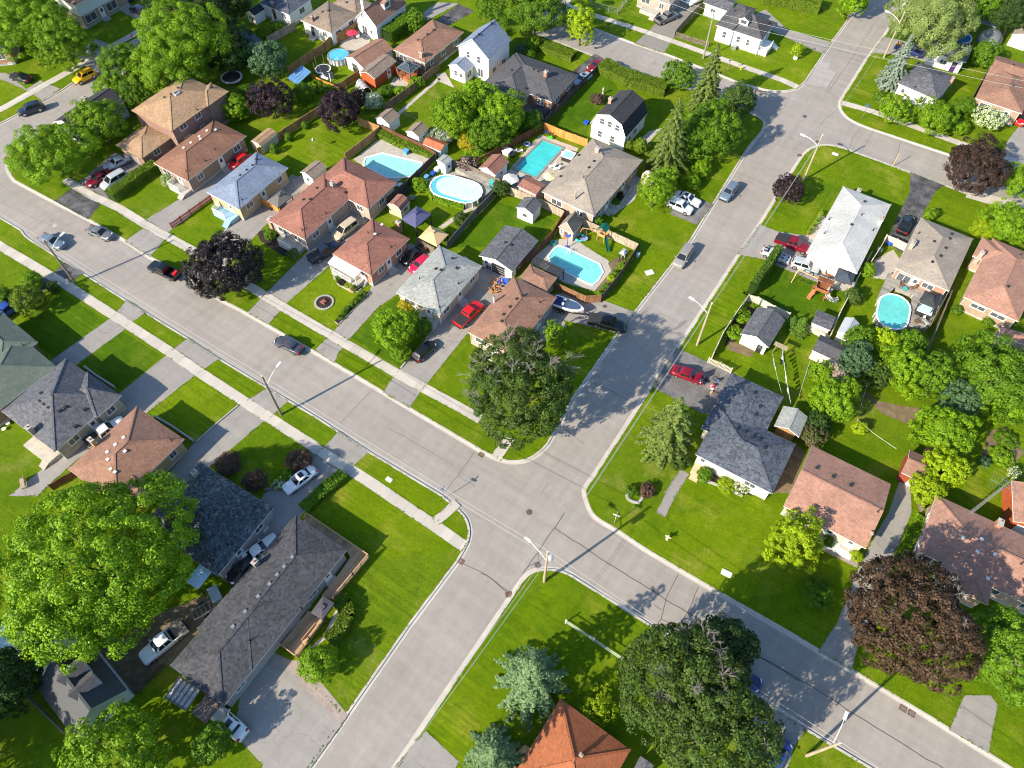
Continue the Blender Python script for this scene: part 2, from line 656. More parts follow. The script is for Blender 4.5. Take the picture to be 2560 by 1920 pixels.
def sheet(name, pts, mat, z=.016):
    q = MB()
    q.prism(pts, z - .012, z, bottom=False)
    if name in ("driveway", "patio"):
        EDGES.append((pts, .04))
    return struct(q.build(name, mat))


def walk(pts, w=1.55, z=.026, name="sidewalk", mat=None):
    q = MB()
    q.ribbon(pts, w, z)
    n = len(pts)
    EDGES.append(([q.v[2 * i][:2] for i in range(n)] + [q.v[2 * i + 1][:2] for i in range(n - 1, -1, -1)], .03))
    return struct(q.build(name, mat or WALK))


# yards are kept differently: greener, yellower or more worn lawns
for i, (gm, pts) in enumerate((
    (GRASS_Y, [(-71.1,24.9),(-62.5,24.9),(-63.1,17.5),(-71.9,17.1)]), (GRASS_D, [(-86.6,24.9),(-77.7,25.0),(-78.6,17.8),(-86.9,15.5)]),
    (GRASS_D, [(-100.9,24.8),(-90.2,25.0),(-91.0,16.0),(-100.6,16.8)]), (GRASS_Y, [(-60.2,43.0),(-69.3,43.1),(-68.7,51.9),(-60.4,51.6)]),
    (GRASS_D, [(-56.9,43.0),(-47.3,42.9),(-47.5,50.7),(-55.7,53.3),(-57.0,50.1)]), (GRASS_Y, [(-95.4,66.7),(-94.3,78.8),(-83.2,82.5),(-83.3,73.4),(-88.3,67.0)]),
    (GRASS_D, [(-55.5,66.2),(-55.4,79.2),(-43.8,81.1),(-43.8,73.9)]), (GRASS_W, [(-82.2,88.2),(-83.0,101.1),(-77.2,100.8),(-75.6,88.5)]),
    (GRASS_Y, [(-23.7,71.3),(-28.4,70.5),(-28.5,82.5),(-23.0,87.8)]), (GRASS_D, [(-9.0,85.1),(-8.9,91.8),(2.8,92.6),(2.7,87.7),(-3.5,83.6)]),
    (GRASS_Y, [(16.4,87.6),(17.2,99.4),(24.5,98.1),(21.2,88.7)]), (GRASS_W, [(-32.3,17.7),(-23.5,24.9),(-23.4,13.9),(-23.2,2.4),(-29.0,2.5),(-29.7,11.8),(-32.5,11.7)]),
    (GRASS_W, [(-14.5,42.4),(-14.8,51.6),(-8.3,51.5),(-5.3,49.6),(-5.4,45.7),(-9.2,38.2),(-11.2,38.2)]), (GRASS_Y, [(-4.1,37.9),(-3.4,43.9),(8.1,53.5),(14.5,48.6),(12.9,42.4),(8.5,38.6),(3.6,37.9)]),
    (GRASS_Y, [(-14.9,120.4),(-13.1,124.1),(-7.1,125.5),(2.6,126.0),(2.7,118.5),(-6.1,116.0),(-12.7,114.0)]), (GRASS_W, [(-106.8,44.0),(-102.0,43.4),(-102.1,49.4),(-106.6,51.1)]),
    (GRASS_D, [(-57.9,122.5),(-58.3,112.1),(-58.1,101.7),(-50.1,102.2),(-52.5,108.1),(-52.2,118.5)]), (GRASS_Y, [(-42.3,137.8),(-38.5,139.1),(-23.5,138.6),(-23.6,150.8),(-33.8,151.9)]),
    (GRASS_W, [(9.6,76.8),(16.7,77.4),(20.2,74.3),(17.9,69.9),(12.0,71.3)]), (GRASS_W, [(-88.3,4.7),(-85.5,6.0),(-77.4,5.5),(-75.8,1.6),(-78.7,-2.2)]))):
    q = MB()
    q.prism(pts, -.02, .004 + .0006 * (i % 3), bottom=False)
    struct(q.build("lawn", gm))
# sidewalks
walk([(-121.3,42.1),(-113.9,42.0),(-108.1,42.5),(-98.8,42.3),(-90.5,42.5),(-76.2,42.0),(-70.0,41.8),(-57.8,41.7),(-46.7,41.7),(-42.5,41.8),(-35.5,42.0),(-32.4,42.0)])
walk([(-130.2,26.3),(-117.1,25.8),(-101.5,26.3),(-77.9,26.2),(-71.0,26.0),(-61.0,25.9),(-48.9,25.9),(-48.9,25.8),(-43.0,25.9),(-38.4,25.9),(-31.4,25.7),(-28.9,25.7),(-26.3,25.6),(-23.5,25.5)])
walk([(-28.7,26.1),(-28.2,27.6),(-27.8,29.9)], 1.3, .022)
walk([(-27.2,38.0),(-27.3,39.8),(-27.4,41.8)], 1.5)
walk([(-120,222),(-76.2,138.6),(-69.8,138.1),(-57.1,138.8),(-48.9,138.9),(-35.1,138.8),(-26.6,139.0),(-23.2,138.5)])
walk([(-14.4,138.6),(-8.3,139.3),(0.6,139.2),(9.2,139.1),(19.2,139.9),(30.2,140.0)])
walk([(12.5,126.4),(19.8,127.5),(27.4,128.5)], 2.6, .024)
walk([(-147.9,45.0),(-147.4,48.7),(-146.5,61.1),(-146.1,67.2),(-145.8,70.8),(-145.9,73.6),(-145.7,78.3),(-145.6,82.8),(-145.5,88.7)], 1.7)
walk([(-83.5,88.4),(-83.6,101.9)], .8, .02, "garden_path", SLABC)
walk([(-5.1,46.0),(-5.0,48.1),(-4.8,50.4)], 1.3, .02, "garden_path", plain("grey_path", (.27, .25, .24), .9, .1))
walk([(-4.7,43.0),(-4.9,46.6),(-4.8,50.1)], 1.3, .024, "garden_path", MATS["grey_path"])
walk([(-59.1,68.9),(-58.6,71.4),(-58.0,74.2),(-57.0,76.4)], .9, .02, "stepping_stone_path", PATIO)
walk([(13.9,50.4),(19.0,50.6)], 1.0, .02, "garden_path", PAVER)

# driveways
DRV = [
    ("dk", [(-118.3,37.6),(-118.6,41.6),(-111.1,41.4),(-109.9,37.8)]),
    ("md", [(-118.6,42.6),(-119.8,51.8),(-112.3,53.0),(-111.1,43.0)]),
    ("gy", [(-100.9,37.8),(-100.6,41.6),(-95.6,41.5),(-94.7,37.6)]),
    ("gy", [(-101.9,43.0),(-99.9,54.9),(-99.2,65.2),(-96.9,65.2),(-96.2,54.6),(-96.4,42.9)]),
    ("gy", [(-89.4,50.4),(-88.5,52.0),(-88.9,65.1),(-83.7,65.2),(-84.1,54.1),(-82.6,38.2),(-86.9,38.0)]),
    ("gy", [(-73.3,38.0),(-73.7,43.1),(-73.6,43.0),(-74.1,52.3),(-74.4,64.5),(-70.5,64.2),(-69.0,53.0),(-69.5,43.2),(-69.5,43.0),(-69.0,38.0)]),
    ("gy", [(-59.8,38.4),(-59.9,43.1),(-60.3,51.7),(-61.1,53.5),(-61.3,63.4),(-56.5,63.7),(-56.1,53.8),(-57.1,50.1),(-56.9,42.9),(-56.7,41.5),(-56.6,39.9),(-55.8,38.0)]),
    ("gy", [(-46.6,38.0),(-47.0,39.6),(-47.1,42.8),(-47.3,51.3),(-48.4,65.4),(-43.0,67.0),(-42.6,53.5),(-42.3,43.0),(-42.3,41.6),(-41.9,37.9)]),
    ("gy", [(-34.3,60.4),(-36.5,66.6),(-34.2,68.4),(-28.6,70.3),(-23.3,71.0),(-23.3,66.0),(-29.2,64.3),(-31.8,63.5),(-31.5,59.4)]),
    ("md", [(-28.5,93.2),(-29.5,98.2),(-26.5,99.3),(-23.2,99.4),(-23.5,93.3)]),
    ("dk", [(-107.3,24.4),(-104.7,26.2),(-105.4,29.3),(-100.7,29.4),(-101.2,26.3),(-102.9,26.2),(-103.2,22.7)]),
    ("gy", [(-90.8,29.4),(-86.3,29.4),(-86.8,26.4),(-86.5,25.0),(-87.4,15.6),(-87.4,10.5),(-88.3,4.7),(-92.2,6.1),(-91.0,16.0),(-90.1,25.0),(-90.0,26.3)]),
    ("gy", [(-77.6,26.3),(-77.3,29.5),(-70.6,29.4),(-71.2,26.2),(-71.4,24.9),(-72.3,17.0),(-74.5,6.8),(-74.5,0.3),(-77.6,-1.7),(-77.0,5.8),(-78.1,17.3),(-77.6,25.0)]),
    ("gy", [(-62.0,26.2),(-61.1,29.3),(-57.0,29.5),(-57.3,26.3),(-57.6,24.8),(-58.7,15.6),(-60.0,9.9),(-62.0,8.6),(-63.2,17.1),(-62.5,24.9)]),
    ("gy", [(-47.8,26.4),(-47.8,29.6),(-42.2,29.4),(-42.7,26.2),(-43.6,24.9),(-43.5,21.2),(-43.6,17.9),(-43.7,12.6),(-43.6,6.2),(-45.6,5.6),(-46.3,8.9),(-49.8,16.8),(-48.2,24.9)]),
    ("gy", [(-34.9,-2.6),(-34.8,2.7),(-32.4,3.1),(-24.2,2.0),(-23.0,1.9),(-23.0,-4.2),(-23.2,-10.1),(-26.9,-10.8),(-27.5,-6.7),(-32.3,-6.2)]),
    ("gy", [(-15.4,0.9),(-14.8,5.7),(-9.9,5.2),(-9.9,2.7),(-10.5,-0.1),(-15.3,-2.9)]),
    ("gy", [(12.5,27.7),(15.5,29.1),(20.5,29.1),(20.0,26.6),(20.3,23.5),(19.4,21.2),(17.1,21.4)]),
    ("md", [(-14.9,60.1),(-14.9,68.3),(-9.8,68.6),(-6.0,68.8),(-4.3,63.0),(-6.5,60.0)]),
    ("gy", [(-14.7,99.3),(-11.4,99.4),(-1.6,103.4),(1.9,94.8),(1.5,92.4),(-8.7,92.1),(-11.0,92.2),(-15.1,90.9)]),
    ("dk", [(2.7,126.3),(8.8,126.2),(7.9,123.8),(7.7,118.9),(8.2,109.9),(8.0,105.6),(4.4,107.3),(4.2,117.2),(4.1,121.3)]),
    ("gy", [(22.6,37.8),(18.6,37.8),(19.3,42.1),(19.2,50.1),(19.6,56.1),(20.0,59.7),(19.8,65.0),(21.0,65.8),(22.5,61.3),(22.5,53.8),(22.7,44.8),(22.3,41.1)]),
    ("gy", [(33.8,37.6),(34.3,42.3),(36.8,43.9),(37.7,43.3),(38.1,37.7)]),
    ("gv", [(-56.9,133.7),(-56.6,139.4),(-56.5,149.2),(-55.6,154.2),(-51.4,154.7),(-51.0,140.4),(-50.3,134.0)]),
    ("gy", [(-22.9,156.8),(-23.0,151.8),(-34.9,153.8),(-40.4,157.8),(-39.2,160.7),(-32.4,156.1)]),
    ("gy", [(-14.8,155.3),(-14.7,164.7),(-12.3,165.3),(-5.4,166.1),(-4.8,160.7),(-8.9,160.6),(-14.4,157.9)]),
    ("gy", [(15.6,138.5),(15.1,144.3),(15.9,150.1),(20.2,150.8),(19.1,137.4),(18.4,133.5),(14.6,134.9)]),
    ("gy", [(-159.1,53.7),(-156.5,56.0),(-148.6,54.8),(-148.7,58.1),(-143.3,58.5),(-142.8,54.2),(-147.9,54.6)]),
    ("gy", [(-150.7,67.9),(-151.0,73.5),(-146.6,73.8),(-143.3,70.3),(-144.4,65.8)]),
    ("gy", [(-156.1,83.5),(-154.7,86.2),(-146.6,84.5),(-145.2,82.4)]),
    ("dk", [(-96.0,117.7),(-95.8,125.6),(-91.3,125.3),(-92.6,118.0)]),
    ("dk", [(-62.7,118.4),(-62.0,126.0),(-57.4,125.3),(-58.7,123.2),(-59.2,115.0)]),
    ("gy", [(-100.3,118.4),(-100.0,123.6),(-95.8,125.9),(-97.8,116.2)]),
]
DM = {"dk": DRIVE_DK, "md": DRIVE_MD, "gy": DRIVE, "gv": GRAVEL}
for i, (k_, pts) in enumerate(DRV):
    sheet("driveway", pts, DM[k_], .016 + .0011 * (i % 4))
sheet("dirt_yard", [(-50.8,-3.8),(-46.4,3.1),(-43.8,2.9),(-43.9,-4.8),(-44.9,-9.3),(-52.1,-8.7)], DIRT, .014)
sheet("paver_border", [(-34.8,2.7),(-32.4,3.1),(-31.2,3.9),(-23.0,2.2),(-23.4,1.1),(-28.7,1.6)], PAVER, .022)
sheet("patio_slab", [(-31.8,3.7),(-31.1,7.3),(-32.1,11.3),(-30.6,10.9),(-30.3,8.1)], SLABC, .014)
sheet("patio", [(-82.4,74.0),(-82.1,81.3),(-70.4,82.2),(-72.1,73.4)], PATIO, .018)
sheet("patio", [(-57.4,85.9),(-57.9,98.6),(-50.0,99.2),(-48.1,89.6),(-49.4,85.5),(-54.1,82.4)], PATIO, .018)
sheet("patio", [(-42.6,71.2),(-41.8,77.1),(-39.5,79.3),(-36.5,78.7),(-32.1,78.1),(-30.1,76.6),(-29.6,73.1),(-30.7,71.2),(-35.4,70.0)], SLABC, .018)
sheet("patio", [(-33.1,58.0),(-33.9,60.7),(-32.3,64.3),(-30.8,62.7),(-31.8,58.6)], GREYDECK, .03)
sheet("patio", [(-69.6,75.5),(-65.1,81.8),(-57.1,83.7),(-56.1,80.2),(-56.6,77.1),(-58.8,77.5)], GREYDECK, .02)
sheet("patio", [(-109.5,104.4),(-104.8,106.8),(-102.6,103.6),(-103.7,99.0),(-107.2,99.3)], SLABC, .02)
sheet("patio", [(-90.4,94.4),(-91.3,97.4),(-87.9,98.4),(-87.0,94.9)], PATIO, .02)
sheet("patio", [(-88.2,64.1),(-85.1,70.0),(-83.8,65.2),(-84.4,61.9)], PAVER, .02)
sheet("patio", [(-38.5,89.5),(-38.6,98.3),(-36.3,98.4),(-35.1,92.7),(-36.4,87.4)], CONC, .02)
sheet("patio", [(-41.4,110.6),(-42.1,105.9),(-40.1,105.7),(-39.8,112.7)], SLABC, .02)
sheet("patio", [(-65.7,103.2),(-60.0,106.4),(-59.1,102.7),(-61.8,102.0)], PATIO, .02)
sheet("patio", [(-1.5,94.3),(1.3,95.0),(3.6,95.7),(2.8,92.9),(-0.4,92.7)], CONC, .022)
sheet("patio", [(4.1,102.0),(6.0,106.1),(7.9,104.1),(7.5,99.1),(5.3,98.1)], SLABC, .022)
sheet("patio", [(-85.0,102.7),(-83.7,104.2),(-79.3,101.1),(-83.0,101.1)], SLABC, .02)
sheet("garden_bed", [(-31.8,77.5),(-31.0,79.7),(-29.6,79.3),(-29.3,74.1),(-30.2,71.2),(-30.7,71.2),(-30.5,76.4)], DIRT, .024)
sheet("garden_bed", [(-61.0,44.2),(-61.2,51.3),(-60.1,51.3),(-60.1,44.0)], MULCH, .022)
sheet("garden_bed", [(-67.3,51.2),(-65.6,50.1),(-63.4,50.1),(-61.9,50.6),(-61.8,51.5),(-63.4,52.0),(-66.0,51.7)], MULCH, .022)
sheet("garden_bed", [(27.9,79.4),(29.7,81.4),(32.8,78.5),(31.8,75.1),(28.0,74.8)], DIRT, .018)
sheet("garden_bed", [(-8.7,73.8),(-5.1,74.8),(-4.8,72.9),(-8.5,72.2)], DIRT, .018)
sheet("garden_bed", [(-9.1,72.5),(-10.1,79.2),(-9.1,81.7),(-8.0,81.7),(-7.8,74.7)], MULCH, .015)
sheet("garden_bed", [(10.2,76.3),(13.2,75.7),(16.8,76.9),(19.1,78.1),(18.5,74.3),(14.4,74.0)], DIRT, .012)
sheet("garden_bed", [(14.1,52.5),(18.3,52.8),(18.0,51.4),(14.9,51.0)], DIRT, .018)
sheet("garden_bed", [(-84.2,51.4),(-82.1,53.7),(-79.5,52.0),(-74.9,51.8),(-76.7,49.7),(-82.3,50.2)], MULCH, .015)
sheet("garden_bed", [(-3.3,51.7),(1.0,53.1),(4.6,52.8),(4.1,52.0),(-2.1,50.6)], MULCH, .018)
sheet("garden_bed", [(5.2,58.4),(6.0,62.6),(7.8,62.1),(8.3,55.2),(6.2,53.9)], DIRT, .016)
sheet("road_patch", [(-22.6,140.4),(-22.5,149.6),(-20.5,150.3),(-20.3,148.0),(-18.5,147.8),(-18.4,142.0)], asphalt_mat("patched_asphalt", (.36, .33, .315)), -.114)


# cracks and seams sealed with tar
TAR = plain("tar_seal", (.075, .07, .066), .7, .1)
ck = MB()


def crack(pts, w=.09):
    P = [Vector(p) for p in pts]
    out = []
    for i in range(len(P) - 1):
        n = max(2, int((P[i + 1] - P[i]).length / 1.0))
        for k in range(n):
            q = P[i].lerp(P[i + 1], k / n)
            out.append((q.x + random.uniform(-.09, .09), q.y + random.uniform(-.09, .09)))
    out.append(tuple(P[-1]))
    ck.ribbon(out, w * .72, -.112)


for pts, w in (
    ([(-15.3,36.5),(-15.3,34.0),(-15.3,30.0),(-15.5,26.6)], .13), ([(-15.3,34.0),(-13.5,33.9),(-9.3,33.7),(-5.1,33.6),(0.7,33.5),(7.1,33.5)], .13),
    ([(9.7,33.5),(12.8,33.4),(18.0,33.5)], .13), ([(11.1,33.5),(14.8,33.6),(21.3,33.6),(28.0,33.5),(31.5,33.4),(34.5,33.5)], .13),
    ([(0.7,37.1),(0.9,33.8),(1.5,31.1),(1.5,30.2)], .11), ([(3.6,37.1),(3.8,33.5),(3.6,31.4)], .11), ([(-0.2,32.1),(1.0,32.1)], .09), ([(1.5,31.1),(2.8,31.3)], .09),
    ([(-20.0,23.8),(-18.0,24.0),(-15.7,23.6)], .1), ([(-22.5,23.5),(-20.0,24.0),(-15.7,23.8)], .09),
    ([(-30.3,37.2),(-30.0,33.1),(-30.0,30.4)], .07), ([(-30.0,33.1),(-27.0,33.1)], .05), ([(-42.5,33.9),(-31.3,34.1)], .05),
    ([(-48.3,38.1),(-48.6,30.8)], .05), ([(-19.2,39.0),(-19.3,37.1)], .06), ([(-22.7,47.2),(-18.1,46.7)], .06), ([(-22.6,56.1),(-19.2,56.3),(-15.6,56.3)], .09),
    ([(-15.7,128.1),(-15.2,132.2),(-14.3,136.4)], .06), ([(-16.0,126.3),(-15.8,128.3)], .06), ([(-9.0,133.4),(-9.1,129.4),(-8.6,127.1)], .07), ([(-1.3,133.7),(-0.7,129.3),(-0.6,125.8)], .08),
    ([(-17.7,167.9),(-17.7,163.9),(-17.6,154.1),(-17.6,148.5),(-17.7,140.1)], .07), ([(-22.5,168.2),(-17.7,167.9),(-15.2,168.2)], .06), ([(-22.6,140.4),(-18.8,141.2),(-15.1,139.6)], .06),
    ([(-22.5,149.6),(-20.5,150.3),(-20.3,148.0),(-18.5,147.8),(-18.2,140.4)], .06), ([(-23.4,135.2),(-22.9,127.7)], .05), ([(-24.3,133.5),(-24.3,125.1)], .05),
    ([(-95.6,38.1),(-98.5,30.2)], .03), ([(-88.8,35.2),(-91.3,30.2)], .04), ([(-78.5,37.1),(-80.1,30.3)], .04), ([(-71.3,37.1),(-72.9,29.4)], .04),
    ([(-125.9,32.3),(-118.7,33.0),(-110.5,34.1)], .04), ([(-114.8,34.7),(-114.8,36.9)], .03), ([(-20.3,120.4),(-16.0,120.9)], .05), ([(-17.0,120.5),(-16.4,123.5),(-14.6,126.7)], .05),
    ([(-15.5,30.1),(-14.6,29.1),(-15.2,28.1)], .07), ([(-15.5,27.5),(-14.5,29.1),(-14.1,30.1)], .07),
):
    crack(pts, w)
struct(ck.build("road_crack", TAR))
# expansion joints in the long road slabs
jt = MB()
for a_, b_ in (((-92.9,27.3),(-81.4,26.6)),):
    pass

COVER = plain("cast_iron_cover", (.1, .09, .085), .7, .2, 8)
RUST = plain("rusty_iron", (.16, .075, .05), .8, .25, 8)


def manhole(p, label, z=-.112, r_=.42, mat=COVER):
    q = MB()
    q.lathe([(r_, z - .005), (r_, z + .006), (r_ - .05, z + .012), (.05, z + .012)], (0, 0), 18)
    for k in range(6):
        a = k * math.pi / 3
        q.bar((.08 * math.cos(a), .08 * math.sin(a), z + .014), (.34 * math.cos(a), .34 * math.sin(a), z + .014), .04, .01)
    tag(q.build("manhole_cover", mat, loc=(p[0], p[1], 0)), label, "manhole cover")


manhole((-19.2,34.0), "round manhole cover in the middle of the lower crossing")
manhole((-14.5,28.6), "round manhole cover beside the cracks near the transformer pole")
manhole((-18.8,130.9), "round manhole cover in the middle of the upper crossing")
manhole((-113.6,33.9), "pale manhole cover beside two dark blue sedans on the left street", mat=CONC)
manhole((-27.8,69.4), "dark manhole cover on the pale drive in front of the boat", z=.02, r_=.35)
manhole((-14.1,125.2), "manhole cover just off the kerb below the upper right corner lawn")


def basin(p, label, rz=0, n=1):
    o = thing("catch_basin", label, "drain", (p[0], p[1], 0), rz)
    q = MB()
    for k in range(n):
        for s_ in (-1, 1):
            q.box(k * .95 - .4, k * .95 + .4, s_ * .3 - .04, s_ * .3 + .04, -.113, -.088)
            q.box(k * .95 + s_ * .36 - .04, k * .95 + s_ * .36 + .04, -.26, .26, -.113, -.089)
    q.build("frame", RUST, o)
    for k in range(n):
        g = MB()
        for j in range(7):
            g.box(k * .95 - .3 + j * .09, k * .95 - .26 + j * .09, -.25, .25, -.112, -.092)
        g.build("grate", RUST if n == 1 else COVER, o)


basin((-22.8,23.7), "rusty drain grate at the left kerb of the lower street")
basin((-15.5,23.5), "rusty drain grate at the kerb below the transformer pole", .8)
basin((-29.2,37.5), "rusty drain grate at the kerb below the big half dead tree", 0)
basin((28.9,37.1), "pair of black drain grates at the kerb, lower right street", 0, 2)
basin((-15.5,119.8), "small rusty drain at the kerb of the upper corner lawn", .7)
basin((-28.9,133.4), "drain grate at the kerb left of the upper crossing", 0)

# ================================================================ buildings
SIDES = {'S': (0, -1), 'E': (1, 0), 'N': (0, 1), 'W': (-1, 0)}
SROT = {'S': 0, 'E': math.pi / 2, 'N': math.pi, 'W': -math.pi / 2}
WCACHE = {}


def window(root, x, y, z, side, w, h, fm=None, name="window"):
    """frame with a mullion, and its glass, set on a wall; x, y is the wall face"""
    fm = fm or WHITE
    key = (round(w, 2), round(h, 2), fm.name)
    if key not in WCACHE:
        f = MB()
        t = .09
        f.box(-w / 2 - t, w / 2 + t, -.07, .02, h / 2, h / 2 + t)
        f.box(-w / 2 - t * 1.3, w / 2 + t * 1.3, -.12, .02, -h / 2 - t, -h / 2)
        f.box(-w / 2 - t, -w / 2, -.07, .02, -h / 2, h / 2)
        f.box(w / 2, w / 2 + t, -.07, .02, -h / 2, h / 2)
        if w > .9:
            f.box(-.03, .03, -.06, .02, -h / 2, h / 2)
        else:
            f.box(-w / 2, w / 2, -.06, .02, -.03, .03)
        fo = f.build(name, fm, root)
        p = MB()
        p.box(-w / 2, w / 2, -.03, .015, -h / 2, h / 2)
        po = p.build("pane", GLASS, fo)
        WCACHE[key] = (fo, po)
    else:
        a, b = WCACHE[key]
        fo = a.copy()
        COL.objects.link(fo)
        fo.name = name
        fo.parent = root
        po = b.copy()
        COL.objects.link(po)
        po.parent = fo
    fo.location = (x, y, z)
    fo.rotation_euler = (0, 0, SROT[side])
    return fo


def door(root, x, y, z, side, w=.95, h=2.05, m=None, name="door"):
    q = MB()
    q.box(-w / 2, w / 2, -.06, .02, 0, h, 0)
    q.box(-w / 2 - .09, -w / 2, -.08, .02, 0, h + .09, 1)
    q.box(w / 2, w / 2 + .09, -.08, .02, 0, h + .09, 1)
    q.box(-w / 2, w / 2, -.08, .02, h, h + .09, 1)
    q.box(-w / 2 + .2, w / 2 - .2, -.068, .0, h * .55, h - .2, 2)
    o = q.build(name, [m or WHITE, WHITE, GLASS], root, (x, y, z), SROT[side])
    k = MB()
    k.cbox((w / 2 - .12, -.1, 1.0), (.05, .08, .12))
    k.build("handle", METAL, o)
    return o


def roof_h(b, x, y):
    """height of a block's roof at local x, y"""
    x, y = abs(x - b['cx']), abs(y - b['cy'])
    if x > b['a'] or y > b['b']:
        return -1
    if b['ridge'] == 'y':
        d = b['a'] - x
        if b['kind'] == 'hip':
            d = min(d, b['b'] - y)
    else:
        d = b['b'] - y
        if b['kind'] == 'hip':
            d = min(d, b['a'] - x)
    if b['kind'] == 'flat':
        d = 0
    if b['kind'] == 'gambrel':
        s = b['a'] if b['ridge'] == 'y' else b['b']
        t = d / s
        return b['ez'] + .14 + (t / .3 * b['brk'] if t < .3 else b['brk'] + (t - .3) / .7 * (b['top'] - b['brk']))
    return b['ez'] + .14 + d * b['t']


def house(label, blocks, wall, roof, name="house", cat="house", trim=None, chim=(), vents=(), pipes=(), doors=(), wins='auto', found=True,
          group=None, extra=None, gutter=True, oh=.42, fz=.45, frame=None, skyl=(), rv=None):
    trim = trim or WHITE
    B = []
    c0, ang, a, b_ = rect(*blocks[0][:3])
    root = thing(name, label, cat, (c0.x, c0.y, 0), ang, group)
    for i, bl in enumerate(blocks):
        c, an, a, b_ = rect(*bl[:3])
        da = an - ang
        lx, ly = to_local(c, root)
        d = dict(cx=lx, cy=ly, a=a, b=b_, ez=bl[3] + .012 * i, kind=bl[4], t=bl[5], oh=bl[7] if len(bl) > 7 else oh)
        r_ = bl[6] if len(bl) > 6 else None
        d['ridge'] = r_ or ('y' if b_ > a else 'x')
        d['brk'], d['top'] = (bl[8], bl[9]) if len(bl) > 9 else (0, 0)
        B.append(d)
    W, R, F = MB(), MB(), MB()
    for i, d in enumerate(B):
        o, ez, t = d['oh'] + .004 * i, d['ez'], d['t']
        cx, cy, a, b = d['cx'], d['cy'], d['a'], d['b']
        aw, bw = a - o, b - o
        d['aw'], d['bw'] = aw, bw
        ax = d['ridge'] == 'x'
        T = (lambda x, y, z: (cx + y, cy - x, z)) if ax else (lambda x, y, z: (cx + x, cy + y, z))
        s, l = (b, a) if ax else (a, b)          # half span across the ridge, half length along it
        sw, lw = s - o, l - o
        if d['kind'] == 'hip':
            W.box(cx - aw, cx + aw, cy - bw, cy + bw, 0, ez + .02)
            z0, z1 = ez, ez + .14
            h = s * t
            rl = max(l - s, .02)
            v = [T(-s, -l, z0), T(s, -l, z0), T(s, l, z0), T(-s, l, z0), T(-s, -l, z1), T(s, -l, z1), T(s, l, z1), T(-s, l, z1), T(0, -rl, z1 + h), T(0, rl, z1 + h)]
            R.add(v, [(3, 2, 1, 0)], 1)
            R.add(v, [(0, 1, 5, 4), (1, 2, 6, 5), (2, 3, 7, 6), (3, 0, 4, 7)], 1)
            R.add(v, [(4, 5, 8), (5, 6, 9, 8), (6, 7, 9), (7, 4, 8, 9)], 0)
            for p, q in ((4, 8), (5, 8), (6, 9), (7, 9), (8, 9)):
                R.bar(Vector(v[p]) + Vector((0, 0, .0)), Vector(v[q]) + Vector((0, 0, .0)), .26, .07, 2)
        elif d['kind'] == 'flat':
            W.box(cx - aw, cx + aw, cy - bw, cy + bw, 0, ez)
            R.box(cx - a, cx + a, cy - b, cy + b, ez, ez + .12, 1)
            R.box(cx - a + .06, cx + a - .06, cy - b + .06, cy + b - .06, ez + .1, ez + .14, 0)
        else:
            if d['kind'] == 'gable':
                prof = [(-s, ez), (0, ez + s * t), (s, ez)]
                wp = [(-sw, 0), (sw, 0), (sw, ez + o * t - .02), (0, ez + s * t - .02), (-sw, ez + o * t - .02)]
                th = .14
            else:
                k, top = d['brk'], d['top']
                prof = [(-s, ez), (-s * .7, ez + k), (0, ez + top), (s * .7, ez + k), (s, ez)]
                e = o * k / (s * .3)
                wp = [(-sw, 0), (sw, 0), (sw, ez + e - .03), (s * .7 - .05, ez + k - .04), (0, ez + top - .04), (-s * .7 + .05, ez + k - .04), (-sw, ez + e - .03)]
                th = .16
            n = len(wp)
            W.add([T(x, -lw, z) for x, z in wp] + [T(x, lw, z) for x, z in wp],
                  [tuple(range(n)), tuple(range(2 * n - 1, n - 1, -1))] + [((j + 1) % n, j, j + n, (j + 1) % n + n) for j in range(n)])
            m_ = len(prof)
            out = [(x, z + th) for x, z in prof]
            vs = [T(x, y, z) for y in (-l, l) for x, z in prof + out]
            N = 2 * m_
            for j in range(m_ - 1):
                R.add(vs, [(m_ + j, m_ + j + 1, N + m_ + j + 1, N + m_ + j)], 0)
                R.add(vs, [(j + 1, j, N + j, N + j + 1)], 1)
                R.add(vs, [(j, j + 1, m_ + j + 1, m_ + j), (N + j + 1, N + j, N + m_ + j, N + m_ + j + 1)], 1)
            R.add(vs, [(0, m_, N + m_, N), (m_ - 1, N + m_ - 1, N + 2 * m_ - 1, 2 * m_ - 1)], 1)
            j = m_ // 2
            R.bar(vs[m_ + j], vs[N + m_ + j], .28, .06, 2)
        if found:
            F.box(cx - aw - .03, cx + aw + .03, cy - bw - .03, cy + bw + .03, 0, fz)
    W.build("wall", wall, root)
    ro = R.build("roof", [roof, trim, roof], root)
    if found:
        F.build("foundation", CONC, root)

    def top(x, y):
        return max(roof_h(d, x, y) for d in B)

    for c in chim:
        p, m_ = c[0], c[1]
        w, dp, hh = c[2:5] if len(c) > 2 else (.65, .65, 1.0)
        x, y = to_local(p, root)
        z = max(top(x, y), 1.5)
        q = MB()
        q.box(x - w / 2, x + w / 2, y - dp / 2, y + dp / 2, z - 1.2, z + hh, 0)
        q.box(x - w / 2 - .06, x + w / 2 + .06, y - dp / 2 - .06, y + dp / 2 + .06, z + hh, z + hh + .1, 1)
        q.lathe([(.13, z + hh + .1), (.11, z + hh + .35)], (x, y), 8, 2)
        q.build("chimney", [m_, CONC, BRICK_ORANGE], ro)
    for p in vents:
        x, y = to_local(p, root)
        z = top(x, y)
        if z < 0:
            continue
        q = MB()
        q.box(x - .16, x + .16, y - .16, y + .16, z - .1, z + .12)
        q.box(x - .2, x + .2, y - .2, y + .2, z + .12, z + .17)
        q.build("roof_vent", rv or DARKMETAL, ro)
